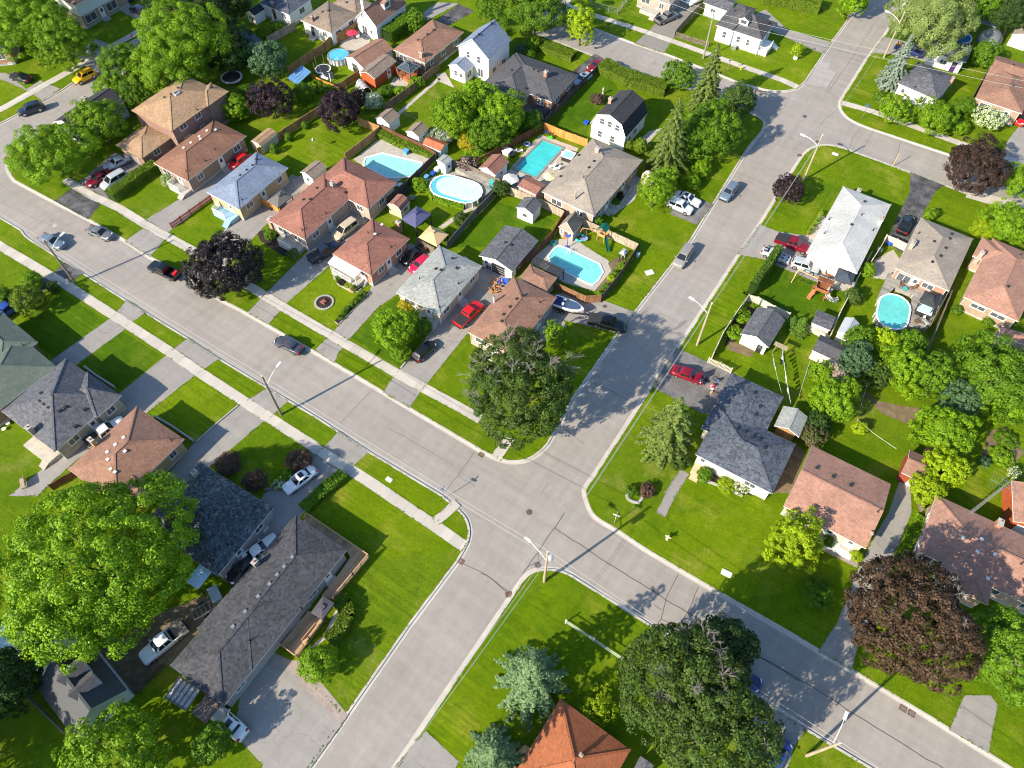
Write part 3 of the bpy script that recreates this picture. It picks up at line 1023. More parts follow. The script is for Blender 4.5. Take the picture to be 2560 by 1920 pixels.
    for p in pipes:
        x, y = to_local(p, root)
        z = top(x, y)
        if z < 0:
            continue
        q = MB()
        q.lathe([(.2, z - .1), (.12, z + .06), (.06, z + .1), (.06, z + .5)], (x, y), 8)
        q.build("vent_pipe", DARKMETAL, ro)
    for p in skyl:
        x, y = to_local(p, root)
        z = top(x, y)
        q = MB()
        q.box(x - .4, x + .4, y - .55, y + .55, z - .3, z + .14)
        sk = q.build("skylight", WHITE, ro)
        q = MB()
        q.box(x - .32, x + .32, y - .47, y + .47, z + .1, z + .16)
        q.build("pane", GLASS, sk)

    def face(d, side, t):
        """point on a wall: t from -1 to 1 along the side"""
        nx, ny = SIDES[side]
        if ny:
            return d['cx'] - ny * t * d['aw'] * 1.0, d['cy'] + ny * d['bw']
        return d['cx'] + nx * d['aw'], d['cy'] + nx * t * d['bw']

    def covered(x, y, side, i):
        nx, ny = SIDES[side]
        x, y = x + nx * .3, y + ny * .3
        return any(j != i and abs(x - d['cx']) < d['aw'] + .5 and abs(y - d['cy']) < d['bw'] + .5 for j, d in enumerate(B))

    if wins == 'auto':
        for i, d in enumerate(B):
            for side, (nx, ny) in SIDES.items():
                wx, wy = nx * math.cos(ang) - ny * math.sin(ang), nx * math.sin(ang) + ny * math.cos(ang)
                L = d['aw'] if ny else d['bw']
                if wx * -c0.x + wy * -c0.y < -10 or L < 1.2:
                    continue
                n = max(1, int(L * 2 / 3.4))
                for floor in range(1 if d['ez'] < 4.4 else 2):
                    z = (1.95 if d['ez'] > 2.6 else 1.4) + floor * 2.7
                    for k in range(n):
                        t = (k + .5) / n * 2 - 1 + random.uniform(-.12, .12) / n
                        x, y = face(d, side, t)
                        if covered(x, y, side, i) or any(dd[0] == i and dd[1] == side and abs(dd[2] - t) * L < 1.5 and floor == 0 for dd in doors):
                            continue
                        w = (1.9 if (k == 0 and side in 'S') else random.choice((1.0, 1.2, 1.4)))
                        window(root, x, y, z, side, w, 1.05)
                        if found and floor == 0 and k % 3 == 1 and d['ez'] < 4.4 and fz >= .4 and d['ez'] > 2.7:
                            x2, y2 = face(d, side, min(.9, t + .12))
                            window(root, x2 + nx * .03, y2 + ny * .03, .33, side, .7, .26)
    elif wins:
        for (i, side, t, z, w, h) in wins:
            x, y = face(B[i], side, t)
            window(root, x, y, z, side, w, h)
    for dd in doors:
        i, side, t = dd[:3]
        m_ = dd[3] if len(dd) > 3 else None
        w = dd[4] if len(dd) > 4 else .95
        h = dd[5] if len(dd) > 5 else 2.05
        z = dd[6] if len(dd) > 6 else fz if found else .03
        x, y = face(B[i], side, t)
        nm = "garage_door" if w > 2 else "door"
        if nm == "garage_door":
            q = MB()
            q.box(-w / 2, w / 2, -.06, .02, 0, h, 0)
            for k in range(1, 4):
                q.box(-w / 2, w / 2, -.065, .0, k * h / 4 - .02, k * h / 4 + .02, 1)
            q.box(-w / 2 - .1, -w / 2, -.08, .02, 0, h + .1, 1)
            q.box(w / 2, w / 2 + .1, -.08, .02, 0, h + .1, 1)
            q.build(nm, [m_ or WHITE, WHITE], root, (x, y, .02), SROT[side])
        else:
            door(root, x, y, z, side, w, h, m_)
            if found and z > .3:
                q = MB()
                nx, ny = SIDES[side]
                for k in range(3):
                    q.box(-.75, .75, -.55 - .28 * (2 - k) - .03 * 0, -.03, k * z / 3, (k + 1) * z / 3 - .02)
                q.build("steps", CONC, root, (x, y, 0), SROT[side])
    if gutter and found:
        for d in B[:1]:
            q = MB()
            for sx, sy in ((-1, -1), (1, -1)):
                q.tube([(d['cx'] + sx * (d['aw'] + .05), d['cy'] + sy * (d['bw'] + .05), .1), (d['cx'] + sx * (d['aw'] + .05), d['cy'] + sy * (d['bw'] + .05), d['ez'] - .25),
                        (d['cx'] + sx * (d['a'] - .05), d['cy'] + sy * (d['b'] - .05), d['ez'])], .045, 6)
                o = q.build("downspout", trim, root)
                q = MB()
    root_blocks[root.name] = B
    if extra:
        extra(root, B)
    return root


root_blocks = {}
BRICK_ORANGE = brick("orange_brick", (.42, .15, .07))
BRICK_RED = brick("red_brown_brick", (.2, .07, .045))
BRICK_DK = brick("dark_brown_brick", (.11, .065, .045))
BRICK_TAN = brick("tan_brick", (.34, .22, .14))
BRICK_YEL = brick("yellow_brick", (.5, .33, .13))
BRICK_PINK = brick("pink_tan_brick", (.42, .3, .23))
BRICK_GREY = brick("grey_buff_brick", (.36, .33, .28))
SIDE_W = siding("white_siding", (.80, .80, .80))
SIDE_CR = siding("cream_siding", (.72, .66, .52))
SIDE_GY = siding("grey_siding", (.4, .38, .36))
STUCCO_W = plain("white_stucco", (.76, .75, .73), .8, .06, 2)
STUCCO_T = plain("tan_stucco", (.5, .43, .33), .85, .08, 2)
RED_WALL = plain("red_cedar_wall", (.4, .085, .025), .8, .15, 2)
SH_TAN = shingle("tan_shingles", (.35, .23, .14), .18)
SH_BROWN = shingle("brown_shingles", (.23, .12, .082), .16)
SH_BROWN2 = shingle("warm_brown_shingles", (.27, .152, .11), .16)
SH_RBROWN = shingle("red_brown_shingles", (.27, .125, .095), .18)
SH_PINK = shingle("pinkish_brown_shingles", (.35, .195, .145), .15)
SH_GREY = shingle("light_grey_shingles", (.30, .31, .30), .2)
SH_BLUE = shingle("blue_grey_shingles", (.19, .235, .32), .16)
SH_WHITE = shingle("pale_grey_shingles", (.47, .475, .465), .09)
SH_TAUPE = shingle("taupe_shingles", (.30, .26, .22), .13)
SH_CHAR = shingle("charcoal_shingles", (.085, .085, .095), .18)
SH_BLACK = shingle("black_shingles", (.045, .045, .052), .2)
SH_SLATE = shingle("slate_grey_shingles", (.11, .113, .13), .3)
SH_MOTTLE = shingle("mottled_blue_black_shingles", (.088, .106, .12), .5, (.052, .064, .072))
SH_BLUEBLK = shingle("dark_blue_grey_shingles", (.085, .098, .125), .4)
SH_DKGREY = shingle("dark_grey_flecked_shingles", (.066, .068, .078), .32)
SH_GREEN = shingle("green_grey_shingles", (.12, .15, .125), .12)
SH_ORANGE = shingle("orange_red_shingles", (.39, .135, .062), .1, (.35, .118, .055))
SH_SHED = shingle("shed_grey_brown_shingles", (.24, .19, .15), .2)
METALROOF = siding("metal_sheet_roof", (.055, .06, .068), .1, .2)


def railing(root, pts, h=.95, m=None, z=0., name="railing", pick=.14):
    """posts, top and bottom rail and pickets along a local polyline"""
    q = MB()
    for a, b in zip(pts, pts[1:]):
        a, b = Vector((*a, z)), Vector((*b, z))
        q.bar(a + Vector((0, 0, h)), b + Vector((0, 0, h)), .09, .05)
        q.bar(a + Vector((0, 0, .12)), b + Vector((0, 0, .12)), .05, .05)
        n = max(1, int((b - a).length / pick))
        for k in range(n + 1):
            p = a.lerp(b, k / n)
            big = k % max(1, n // max(1, round((b - a).length / 1.8))) == 0 or k == n
            q.bar(p, p + Vector((0, 0, h + (.06 if big else 0))), .1 if big else .035)
    return q.build(name, m or WHITE, root)


def porch(side, t0, t1, depth, z, mat, rail=None, roof=None, steps=True, i=0, st=None):
    """a raised landing against a wall with optional rails and awning"""
    def f(root, B):
        d = B[i]
        nx, ny = SIDES[side]
        L = d['aw'] if ny else d['bw']
        piv = (d['cx'] + nx * d['aw'], d['cy'] + ny * d['bw'])
        x0, x1 = t0 * L, t1 * L
        q = MB()
        q.box(x0, x1, -depth, -.035, 0, z)
        q.build("porch", mat, root, (*piv, 0), SROT[side])
        if rail:
            r_ = railing(root, [(x0 + .05, -.1), (x0 + .05, -depth + .05), (x1 - .05 - (1.2 if steps else 0), -depth + .05)], .95, rail, z)
            r_.location = (*piv, 0)
            r_.rotation_euler = (0, 0, SROT[side])
        if steps:
            q = MB()
            n = max(2, int(z / .18))
            for k in range(n):
                q.box(x1 - 1.2, x1 - .05, -depth - .28 * (n - k), -depth - .003, 0, z * (k + 1) / (n + 1))
            q.build("steps", st or mat, root, (*piv, 0), SROT[side])
        if roof:
            q = MB()
            q.add([(x0 - .1, -depth - .15, 2.75), (x1 + .1, -depth - .15, 2.75), (x1 + .1, -.04, 3.1), (x0 - .1, -.04, 3.1),
                   (x0 - .1, -depth - .15, 2.85), (x1 + .1, -depth - .15, 2.85), (x1 + .1, -.04, 3.2), (x0 - .1, -.04, 3.2)],
                  [(3, 2, 1, 0), (4, 5, 6, 7), (0, 1, 5, 4), (1, 2, 6, 5), (2, 3, 7, 6), (3, 0, 4, 7)])
            for x in (x0 + .05, x1 - .05):
                q.box(x - .05, x + .05, -depth + .02, -depth + .12, z, 2.8)
            q.build("awning", roof, root, (*piv, 0), SROT[side])
    return f


def many(*fs):
    def f(root, B):
        for g in fs:
            g(root, B)
    return f


def dormer(root, d, side, t, w=1.9, hip=False, roofm=None):
    """a dormer on the slope facing side"""
    nx, ny = SIDES[side]
    s = d['b'] if ny else d['a']
    rt = d['t']
    L = d['aw'] if ny else d['bw']
    depth = s * .62
    px = (d['cx'] - ny * t * L) if ny else (d['cx'] + nx * depth)
    py = (d['cy'] + ny * depth) if ny else (d['cy'] + nx * t * L)
    zb = d['ez'] + .14 + (s - depth) * rt
    zt = min(zb + 1.5, d['ez'] + s * rt - .15)
    q = MB()
    h = w / 2
    back = min(depth - .1, (zt - zb) / max(rt, .1) + .8)
    wall = [(-h, 0, zb - .5), (h, 0, zb - .5), (h, 0, zt), (0, 0, zt + .55), (-h, 0, zt)]
    q.add(wall + [(x, back, z) for x, _, z in wall], [(0, 1, 2, 3, 4), (1, 6, 7, 2), (5, 0, 4, 9)], 0)
    o = .2
    q.add([(-h - o, -o, zt - .08), (0, -o, zt + .62), (h + o, -o, zt - .08), (-h - o, back + .6, zt - .08), (0, back + .9, zt + .62), (h + o, back + .6, zt - .08)],
          [(0, 1, 4, 3), (1, 2, 5, 4)], 1)
    q.add([(-h - o, -o, zt - .16), (0, -o, zt + .54), (h + o, -o, zt - .16), (-h - o, -o, zt - .08), (0, -o, zt + .62), (h + o, -o, zt - .08)], [(0, 1, 4, 3), (1, 2, 5, 4)], 2)
    src = [c for c in root.children if c.name.startswith("wall")][0].data.materials[0]
    rm = roofm or [c for c in root.children if c.name.startswith("roof")][0].data.materials[0]
    do = q.build("dormer", [src, rm, WHITE], root, (px, py, 0), SROT[side])
    f = MB()
    f.box(-w * .32, w * .32, -.04, .01, zb + .35, zt - .1)
    f.build("pane", GLASS, do)


def upper_cladding(root, d, m_):
    q = MB()
    q.box(d['cx'] - d['aw'] - .05, d['cx'] + d['aw'] + .05, d['cy'] - d['bw'] - .05, d['cy'] + d['bw'] + .05, 2.75, d['ez'] + .01)
    q.build("upper_cladding", m_, root)


# ---- north side of the long street, from the left
house("two storey red brick house with tan hip roof and a skylight",
      [((-119.0,57.8), (-108.6,57.9), (-108.4,70.6), 5.3, 'hip', .36), ((-112.6,66.2), (-113.4,71.4), (-108.7,71.4), 5.3, 'hip', .4),
       ((-119.0,51.9), (-112.3,52.0), (-108.9,58.5), 2.7, 'hip', .3, 'y')],
      BRICK_RED, SH_TAN, trim=plain("brown_trim", (.25, .17, .11), .6, .05), vents=[(-114.5,62.5), (-113.9,63.6), (-114.6,65.8), (-110.9,70.0)], pipes=[(-109.0,64.3)], skyl=[(-113.5,64.4)],
      doors=[(2, 'S', 0, BRICK_DK, 2.6, 2.1)])
house("brown roofed bungalow beside the clipped hedge with white front porch",
      [((-107.9,51.7), (-99.6,51.9), (-99.3,66.0), 3.0, 'hip', .36)], siding("taupe_siding", (.3, .22, .17)), SH_BROWN,
      vents=[(-105.1,62.3), (-103.8,59.7), (-105.0,60.4), (-105.0,58.4), (-105.1,56.8), (-104.0,63.3)], pipes=[(-100.8,53.1), (-100.9,59.8), (-100.3,56.9)], doors=[(0, 'E', .1), (0, 'S', .35)],
      rv=PLASTICW, extra=porch('S', -.1, .95, 1.7, .7, CONC, WHITE))
house("yellow brick bungalow with blue grey hip roof",
      [((-95.1,51.5), (-87.6,51.9), (-87.2,63.9), 3.0, 'hip', .38)], BRICK_YEL, SH_BLUE,
      vents=[(-91.6,58.5), (-91.6,59.9), (-91.5,56.9), (-92.7,61.7)], pipes=[(-88.2,53.4)], doors=[(0, 'E', -.05), (0, 'S', .3)],
      extra=porch('S', -.55, .7, 1.9, .8, plain("blue_porch_paint", (.3, .5, .68), .6, .08), WHITE, st=plain("blue_porch_paint", (.3, .5, .68))))
house("large L shaped tan brick house with brown roof between two pools",
      [((-81.7,52.2), (-74.0,52.7), (-73.3,66.3), 3.1, 'hip', .4), ((-81.0,63.4), (-81.3,71.0), (-69.6,70.9), 3.1, 'hip', .4)],
      BRICK_PINK, SH_RBROWN, vents=[(-78.9,61.8), (-78.9,58.5), (-77.6,58.8), (-74.8,64.0)], pipes=[(-74.4,58.6), (-74.9,53.5)],
      chim=[((-81.9,53.2), BRICK_TAN, .7, .9, 1.2), ((-77.2,63.8), CONC, .6, .6, .7)], doors=[(0, 'E', -.1), (1, 'S', 0, plain("brown_garage_door", (.16, .05, .03), .6, .08), 2.6, 2.2)],
      extra=porch('S', -.4, .8, 1.8, .7, CONC, WHITE))
house("orange brick bungalow with brown roof and white front awning beside the round flower ring",
      [((-68.4,52.2), (-60.5,52.8), (-59.3,62.3), 3.0, 'hip', .36), ],
      BRICK_ORANGE, SH_RBROWN, vents=[(-65.3,61.8), (-64.1,58.8)], pipes=[(-60.9,58.6), (-65.4,58.6)], chim=[((-64.1,64.3), BRICK_ORANGE, .8, .5, 1.0)],
      doors=[(0, 'E', -.05), (0, 'S', .5)], rv=PLASTICW,
      extra=porch('S', -.97, .55, 1.9, .75, CONC, WHITE, WHITE, st=DECK))
house("bungalow with light grey hip roof beside the red pickup",
      [((-54.8,51.8), (-46.6,52.1), (-46.7,63.6), 3.0, 'hip', .34)], STUCCO_T, SH_GREY,
      vents=[(-50.8,58.3), (-49.3,60.3), (-51.8,58.3), (-51.2,61.8)], pipes=[(-52.9,55.6), (-47.6,58.3), (-47.3,53.0)], chim=[((-50.3,63.8), BRICK_GREY, .6, .6, .9)],
      doors=[(0, 'E', .0), (0, 'S', .45)], extra=porch('S', .05, .95, 1.7, .7, CONC, None))
house("detached grey roofed garage with open door behind the light grey bungalow",
      [((-48.6,65.5), (-42.3,65.4), (-42.8,73.3), 2.5, 'gable', .3, 'y')], SIDE_W, SH_SLATE, "garage", "garage", found=False, vents=[(-46.3,69.4), (-45.3,69.4)],
      wins=[(0, 'E', -.3, 1.4, .9, .8)], doors=[(0, 'S', .1, DARKMETAL, 2.5, 2.0), (0, 'S', -.72, WHITE, .9, 2)])  # the dark door panel stands for the shaded inside of the open doorway
house("brown roofed corner bungalow beside the big half dead tree",
      [((-41.5,51.6), (-41.4,64.3), (-33.6,64.6), 3.0, 'hip', .36), ((-40.9,64.9), (-40.9,68.1), (-35.9,68.3), 2.6, 'hip', .25)], BRICK_PINK, SH_BROWN2,
      vents=[(-37.7,61.1), (-38.1,60.0), (-38.1,58.2), (-38.1,56.5), (-37.6,55.3)], pipes=[(-35.2,61.9), (-34.0,59.7)], chim=[((-41.1,58.4), PLASTICW, .22, .22, 1.2)], doors=[(0, 'S', .2), (0, 'E', .3)])
house("large pink tan brick house with taupe hip roof beside the rectangular pool",
      [((-47.8,82.7), (-37.6,82.5), (-37.3,99.1), 3.1, 'hip', .33)], BRICK_PINK, SH_TAUPE,
      vents=[(-43.5,92.6), (-43.4,90.7), (-47.1,93.8), (-46.9,87.3)], pipes=[(-42.9,88.0), (-43.2,95.4)], chim=[((-44.4,95.4), BRICK_PINK, .7, .7, .9)],
      doors=[(0, 'E', .3), (0, 'E', -.4)])
house("white house with black gambrel roof and a brick chimney",
      [((-50.4,102.6), (-43.1,103.2), (-42.3,111.6), 2.9, 'gambrel', 1, 'y', .22, 2.3, 3.3)], SIDE_W, SH_BLACK, found=False,
      chim=[((-48.4,106.8), BRICK_ORANGE, .6, .6, 1.0)], pipes=[(-47.6,108.1), (-47.2,104.1)],
      wins=[(0, 'S', -.4, 4.3, .9, 1.1), (0, 'S', .05, 4.3, .8, 1.1), (0, 'S', .5, 4.2, .8, 1.1), (0, 'S', -.45, 1.5, .8, 1.2), (0, 'S', .3, 1.5, .8, 1.2), (0, 'E', 0, 1.6, 1.2, 1.1)],
      doors=[(0, 'E', -.5)])
house("long dark grey L shaped roof on a red brick house with chimney",
      [((-73.0,113.6), (-59.2,113.9), (-58.9,104.1), 3.0, 'hip', .36, 'x'), ((-73.0,113.6), (-73.0,100.9), (-63.8,99.6), 3.0, 'hip', .36, 'y')], BRICK_ORANGE, SH_CHAR,
      vents=[(-65.8,108.6), (-64.8,108.6), (-69.4,106.5), (-69.0,102.9), (-64.9,104.3)], pipes=[(-59.5,112.8)], chim=[((-63.0,108.4), BRICK_ORANGE, .6, .7, 1.0)], doors=[(0, 'S', .1)])
house("tall white two storey house with blue grey gable roof",
      [((-81.9,105.9), (-74.3,105.9), (-74.2,113.7), 5.2, 'gable', .75, 'y', .3), ((-82.2,103.1), (-78.1,103.2), (-77.9,106.9), 2.6, 'gable', .5, 'y', .2)],
      SIDE_W, SH_BLUE, vents=[(-77.9,112.3), (-77.9,108.0)], found=False,
      wins=[(0, 'S', -.35, 4.4, .7, 1.3), (0, 'S', .35, 4.2, .7, 1.3), (0, 'S', .45, 1.5, 1.1, 1.7), (1, 'S', -.2, 1.6, .7, 1.0), (1, 'E', -.2, 1.5, 1.3, 1.2), (0, 'E', -.5, 1.8, 1, 1.2), (0, 'E', .4, 1.8, 1, 1.2)],
      doors=[(1, 'S', .5)])
house("brown brick bungalow with brown hip roof behind the glass roofed gazebo",
      [((-93.8,100.9), (-85.8,100.7), (-85.7,113.5), 3.0, 'hip', .35)], BRICK_DK, SH_BROWN2, vents=[(-89.7,108.9), (-89.8,107.0), (-90.2,104.6)], chim=[((-87.3,101.6), BRICK_TAN, .7, .5, 1.0)])
house("white storey and a half house with tan gable roof, dormer and white chimney",
      [((-106.7,104.9), (-101.2,104.8), (-101.3,114.9), 3.3, 'gable', .95, 'y', .25)], STUCCO_W, SH_BROWN2, found=False, chim=[((-104.9,105.8), STUCCO_W, .6, .5, 6.8)],
      wins=[(0, 'S', -.35, 4.6, .6, .7), (0, 'S', -.3, 1.4, 1.2, 1.8), (0, 'E', -.55, 1.7, .8, 1.0), (0, 'E', .1, 1.8, .9, 1.1), (0, 'E', .55, 1.8, .9, 1.1)], doors=[(0, 'S', .4)],
      extra=lambda root, B: dormer(root, B[0], 'E', .05))
house("white walled bungalow with grey tan hip roof behind the red parasol",
      [((-116.2,98.3), (-107.8,98.5), (-107.5,107.0), 3.0, 'hip', .33), ((-114.5,106.6), (-114.7,111.4), (-108.1,111.6), 3.0, 'hip', .33)], STUCCO_W, SH_SHED,
      vents=[(-112.7,101.9), (-111.7,102.6), (-111.7,108.1)], chim=[((-113.3,99.3), BRICK_RED, .5, .5, 1.0)], doors=[(0, 'S', -.4, plain("dark_brown_door", (.1, .03, .02)))])
house("white walled bungalow with dark blue grey roof at the top edge",
      [((-127.6,98.5), (-119.3,98.6), (-119.5,106.1), 3.0, 'hip', .33)], STUCCO_W, SH_BLUEBLK, chim=[((-124.0,98.9), BRICK_RED, .5, .5, .9)], doors=[(0, 'S', -.2, MATS["dark_brown_door"])])
house("black roofed cottage with a tall chimney half hidden by a tree",
      [((-130.5,49.9), (-124.1,49.4), (-125.6,60.3), 3.2, 'gable', .45, 'y', .3)], STUCCO_W, SH_BLACK, chim=[((-131.5,56.9), BRICK_PINK, .9, .6, 2.2)], wins=[(0, 'S', 0, 1.8, 1.4, 1.1)])
# ---- beyond the upper left street and at the top edge
house("white and brick two storey house with bay windows at the top left",
      [((-162.8,74.5), (-154.8,74.4), (-154.5,86.4), 5.3, 'hip', .35)], BRICK_TAN, SH_BROWN2,
      extra=lambda root, B: upper_cladding(root, B[0], SIDE_GY if False else STUCCO_W), wins=[(0, 'S', -.3, 4.2, 1.2, 1.2), (0, 'E', -.7, 4.2, 1.6, 1.2), (0, 'E', .2, 4.2, 1.6, 1.2), (0, 'E', -.65, 1.7, 2.6, 1.5), (0, 'E', .3, 1.7, 2.4, 1.6)], doors=[(0, 'E', -.15)])
house("orange brick house corner with dark roof at the left edge",
      [((-170.3,51.8), (-152.9,57.2), (-162.9,59.9), 3.0, 'hip', .3)], BRICK_ORANGE, SH_BLACK)
house("pink brick house with front steps at the top edge beside the gravel drive",
      [((-63.6,145.3), (-55.5,146.1), (-54.8,152.6), 3.0, 'hip', .35)], BRICK_PINK, SH_TAUPE, extra=porch('S', -.6, .5, 1.8, .8, CONC, None))
house("white garage with grey roof behind the cross gabled white house",
      [((-50.5,150.3), (-44.9,151.5), (-43.6,155.9), 2.6, 'gable', .3, 'x')], SIDE_W, SH_SLATE, "garage", "garage", found=False, wins=[(0, 'S', -.2, 1.5, 1, .9)])
house("white house with dark cross gabled roof, dormer and porch beside the upper sidewalk",
      [((-44.0,143.4), (-34.0,143.7), (-34.0,151.0), 3.4, 'hip', .62, 'x'), ((-44.2,149.6), (-42.5,153.5), (-38.4,153.3), 3.3, 'hip', .5)], SIDE_W, SH_CHAR,
      wins=[(0, 'S', -.62, 1.9, .7, 1.2), (0, 'S', .05, 1.9, .7, 1.2), (0, 'S', .5, 1.9, .6, 1.1), (0, 'E', .3, 1.9, .9, 1.3)], doors=[(0, 'E', -.3)], vents=[(-39.4,147.1), (-38.8,147.2), (-36.4,148.9), (-35.0,148.8), (-42.1,148.2)],
      extra=many(lambda root, B: dormer(root, B[0], 'S', .02, 1.9, True), porch('E', -.9, .5, 1.9, .8, WHITE, WHITE)))
# ---- upper right
house("small white house with grey hip roof behind the two boulevard trees",
      [((-7.2,145.3), (0.5,144.6), (2.2,153.6), 3.0, 'hip', .33, 'x')], STUCCO_W, SH_SLATE, chim=[((1.5,151.4), BRICK_ORANGE, .5, .5, .9)], vents=[(-1.0,151.3)], pipes=[(-3.8,145.5)],
      extra=porch('S', -.95, -.45, 1.3, .6, BRICK_ORANGE, None), doors=[(0, 'S', -.7)])
house("white garage with dark roof and a purple door beside the round pool",
      [((-5.3,159.2), (2.0,160.2), (2.0,166.7), 2.7, 'gable', .28, 'x')], STUCCO_W, SH_SLATE, "garage", "garage", found=False,
      wins=[(0, 'S', -.05, 1.4, 1.2, .9)], doors=[(0, 'S', .6, plain("purple_door", (.06, .02, .12)), .95, 2.05)])
house("red brown roofed house at the right edge above the dark red tree",
      [((6.7,149.0), (15.1,149.0), (14.9,161.2), 3.0, 'hip', .36), ((6.7,156.5), (6.6,165.0), (16.9,165.4), 3.0, 'gable', .3, 'x')], BRICK_TAN, SH_BROWN2,
      vents=[(11.5,154.4), (10.0,161.5)], doors=[(0, 'S', .5)])
house("white shed with brown roof at the top right edge",
      [((7.3,175.6), (7.9,180.0), (11.6,180.1), 2.3, 'gable', .4, 'y', .15)], STUCCO_W, SH_TAUPE, "shed", "shed", found=False, wins=None)
# ---- right block
house("bungalow with pale grey almost white hip roof",
      [((-5.7,94.1), (-5.7,112.1), (2.5,112.4), 2.9, 'hip', .24)], STUCCO_W, SH_WHITE, chim=[((-3.3,113.1), STUCCO_W, .6, 1.0, 1.2), ((2.1,107.1), STUCCO_W, .5, 1.2, .9)],
      vents=[(-1.6,102.9), (-1.6,109.7)], pipes=[(-1.0,106.2), (-5.1,103.1), (-4.6,99.5), (1.7,104.6)], doors=[(0, 'W', -.3)], wins=None)
house("tan brick bungalow with taupe hip roof above the oval deck pool",
      [((7.4,111.9), (15.8,111.8), (15.6,98.5), 3.0, 'hip', .33)], BRICK_ORANGE, SH_TAUPE, chim=[((7.9,104.1), BRICK_PINK, .6, 1.1, 1.0)],
      vents=[(12.5,110.1), (12.5,108.3), (10.6,106.3), (12.5,105.9), (11.6,101.8), (12.3,103.7)], pipes=[(8.1,107.7)],
      wins=[(0, 'S', -.6, 1.5, 1.9, 1.6), (0, 'S', .35, 2, 1.6, .9), (0, 'E', 0, 2, 1.2, 1)], doors=[(0, 'S', -.15)])
house("pinkish brown hip roofed brick house at the right edge",
      [((17.1,98.3), (25.3,98.6), (27.2,113.5), 3.0, 'hip', .33), ((17.0,106.4), (17.2,111.4), (23.3,114.1), 3.0, 'hip', .3)], BRICK_TAN, SH_PINK, chim=[((17.6,108.1), BRICK_PINK, .6, .6, 1.1)],
      vents=[(22.6,103.0)], pipes=[(22.8,111.5)], wins=[(0, 'S', -.4, 2.1, 2.0, .7), (0, 'S', .4, 2.1, 2.0, .7)])
house("small brown roofed garage with wooden side at the right edge beside the big round tree",
      [((24.2,94.0), (24.0,96.2), (29.0,97.8), 2.4, 'gable', .25, 'x', .2)], TANFENCE, SH_PINK, "garage", "garage", found=False, wins=None)
house("bungalow with dark blue grey roof behind the tall spruce on the corner",
      [((-4.7,51.6), (6.0,52.1), (6.0,60.6), 2.9, 'hip', .36, 'x'), ((-5.9,55.8), (-5.8,66.5), (1.9,66.8), 2.75, 'hip', .2, 'y')], SIDE_CR, SH_BLUEBLK,
      vents=[(2.6,56.8), (-0.6,57.8), (-1.7,57.6), (0.6,57.7), (1.5,57.7), (-0.4,63.1), (-0.4,61.6), (-1.9,64.8)], chim=[((-5.6,60.6), METAL, .14, .14, .8)],
      doors=[(0, 'S', -.85)], extra=porch('S', -1.0, -.72, 1.6, .7, plain("pale_new_deck", (.6, .42, .27), .8, .1), None))
house("long house with two tone brown gable roof in the right block",
      [((7.8,51.1), (18.4,51.6), (18.5,61.9), 2.8, 'gable', .28, 'x')], STUCCO_T, SH_PINK, vents=[(9.4,58.0), (11.6,57.9), (13.9,58.0)], pipes=[(17.9,56.2)], chim=[((18.3,53.3), METAL, .3, .3, .3)],
      doors=[(0, 'S', .75), (0, 'S', .2)], extra=porch('S', .1, .95, 1.3, .35, WHITE, None, steps=False))
house("pinkish brown roofed house beside the dark red beech at the right edge",
      [((23.8,54.2), (23.8,63.0), (39.0,64.2), 3.0, 'hip', .34, 'x'), ((32.6,52.5), (26.9,52.1), (26.9,59.5), 2.95, 'hip', .3)], BRICK_PINK, SH_PINK,
      vents=[(27.6,58.4), (29.5,59.3), (29.6,57.7), (31.4,58.4), (31.8,55.5)], chim=[((31.1,63.2), BRICK_ORANGE, .6, .9, .9)], pipes=[(34.3,58.9)], rv=PLASTICW)
house("orange red garage wall at the far right edge",
      [((31.8,70.8), (32.7,64.9), (38.2,67.0), 2.6, 'gable', .3, 'y', .15)], RED_WALL, SH_PINK, "garage", "garage", found=False, wins=None, doors=[(0, 'S', -.3, WHITE, 2.3, 2.0)])
# ---- south corner
house("house with bright orange red hip roof at the bottom edge",
      [((-3.6,15.9), (5.2,16.1), (4.4,7.0), 3.0, 'hip', .45)], BRICK_TAN, SH_ORANGE, chim=[((0.8,12.3), BRICK_DK, .3, .3, .4)], vents=[])
house("grey roofed shed at the bottom edge under the dark tree",
      [((6.1,14.3), (6.2,16.0), (7.8,16.1), 2.3, 'gable', .3, 'y', .15)], SIDE_GY, SH_SLATE, "shed", "shed", found=False, wins=None)
# ---- south side of the long street
house("green grey hip roofed brick house at the left edge",
      [((-102.2,10.2), (-101.3,16.3), (-91.9,16.3), 3.0, 'hip', .33), ((-92.3,5.9), (-100.5,14.1), (-90.9,12.6), 2.95, 'hip', .33)], BRICK_RED, SH_GREEN, pipes=[(-93.1,14.4)],
      wins=[(0, 'E', .5, 2, 1.6, 1.1), (1, 'S', .4, 2, 1.2, 1)], extra=porch('E', .2, .9, 1.3, .6, WHITE, None))
house("slate grey roofed house with two front hips and a brick chimney",
      [((-86.5,5.7), (-75.3,5.7), (-75.2,16.3), 3.0, 'hip', .42, 'y'), ((-84.1,11.1), (-86.5,15.0), (-82.6,15.0), 3.1, 'hip', .5, 'y'), ((-81.3,12.3), (-82.5,16.4), (-75.4,16.3), 3.05, 'hip', .42, 'y')], BRICK_GREY, SH_SLATE,
      vents=[(-81.9,9.5), (-81.0,9.5), (-80.1,9.5), (-78.6,9.9), (-78.5,10.7), (-76.7,12.0), (-83.0,10.4), (-75.9,9.6)], chim=[((-80.0,6.0), BRICK_PINK, .7, .6, 1.3), ((-86.5,12.2), METAL, .2, .2, 1.2)],
      doors=[(0, 'E', .1)], extra=porch('S', -.2, .8, 2.0, .6, PATIO, None))
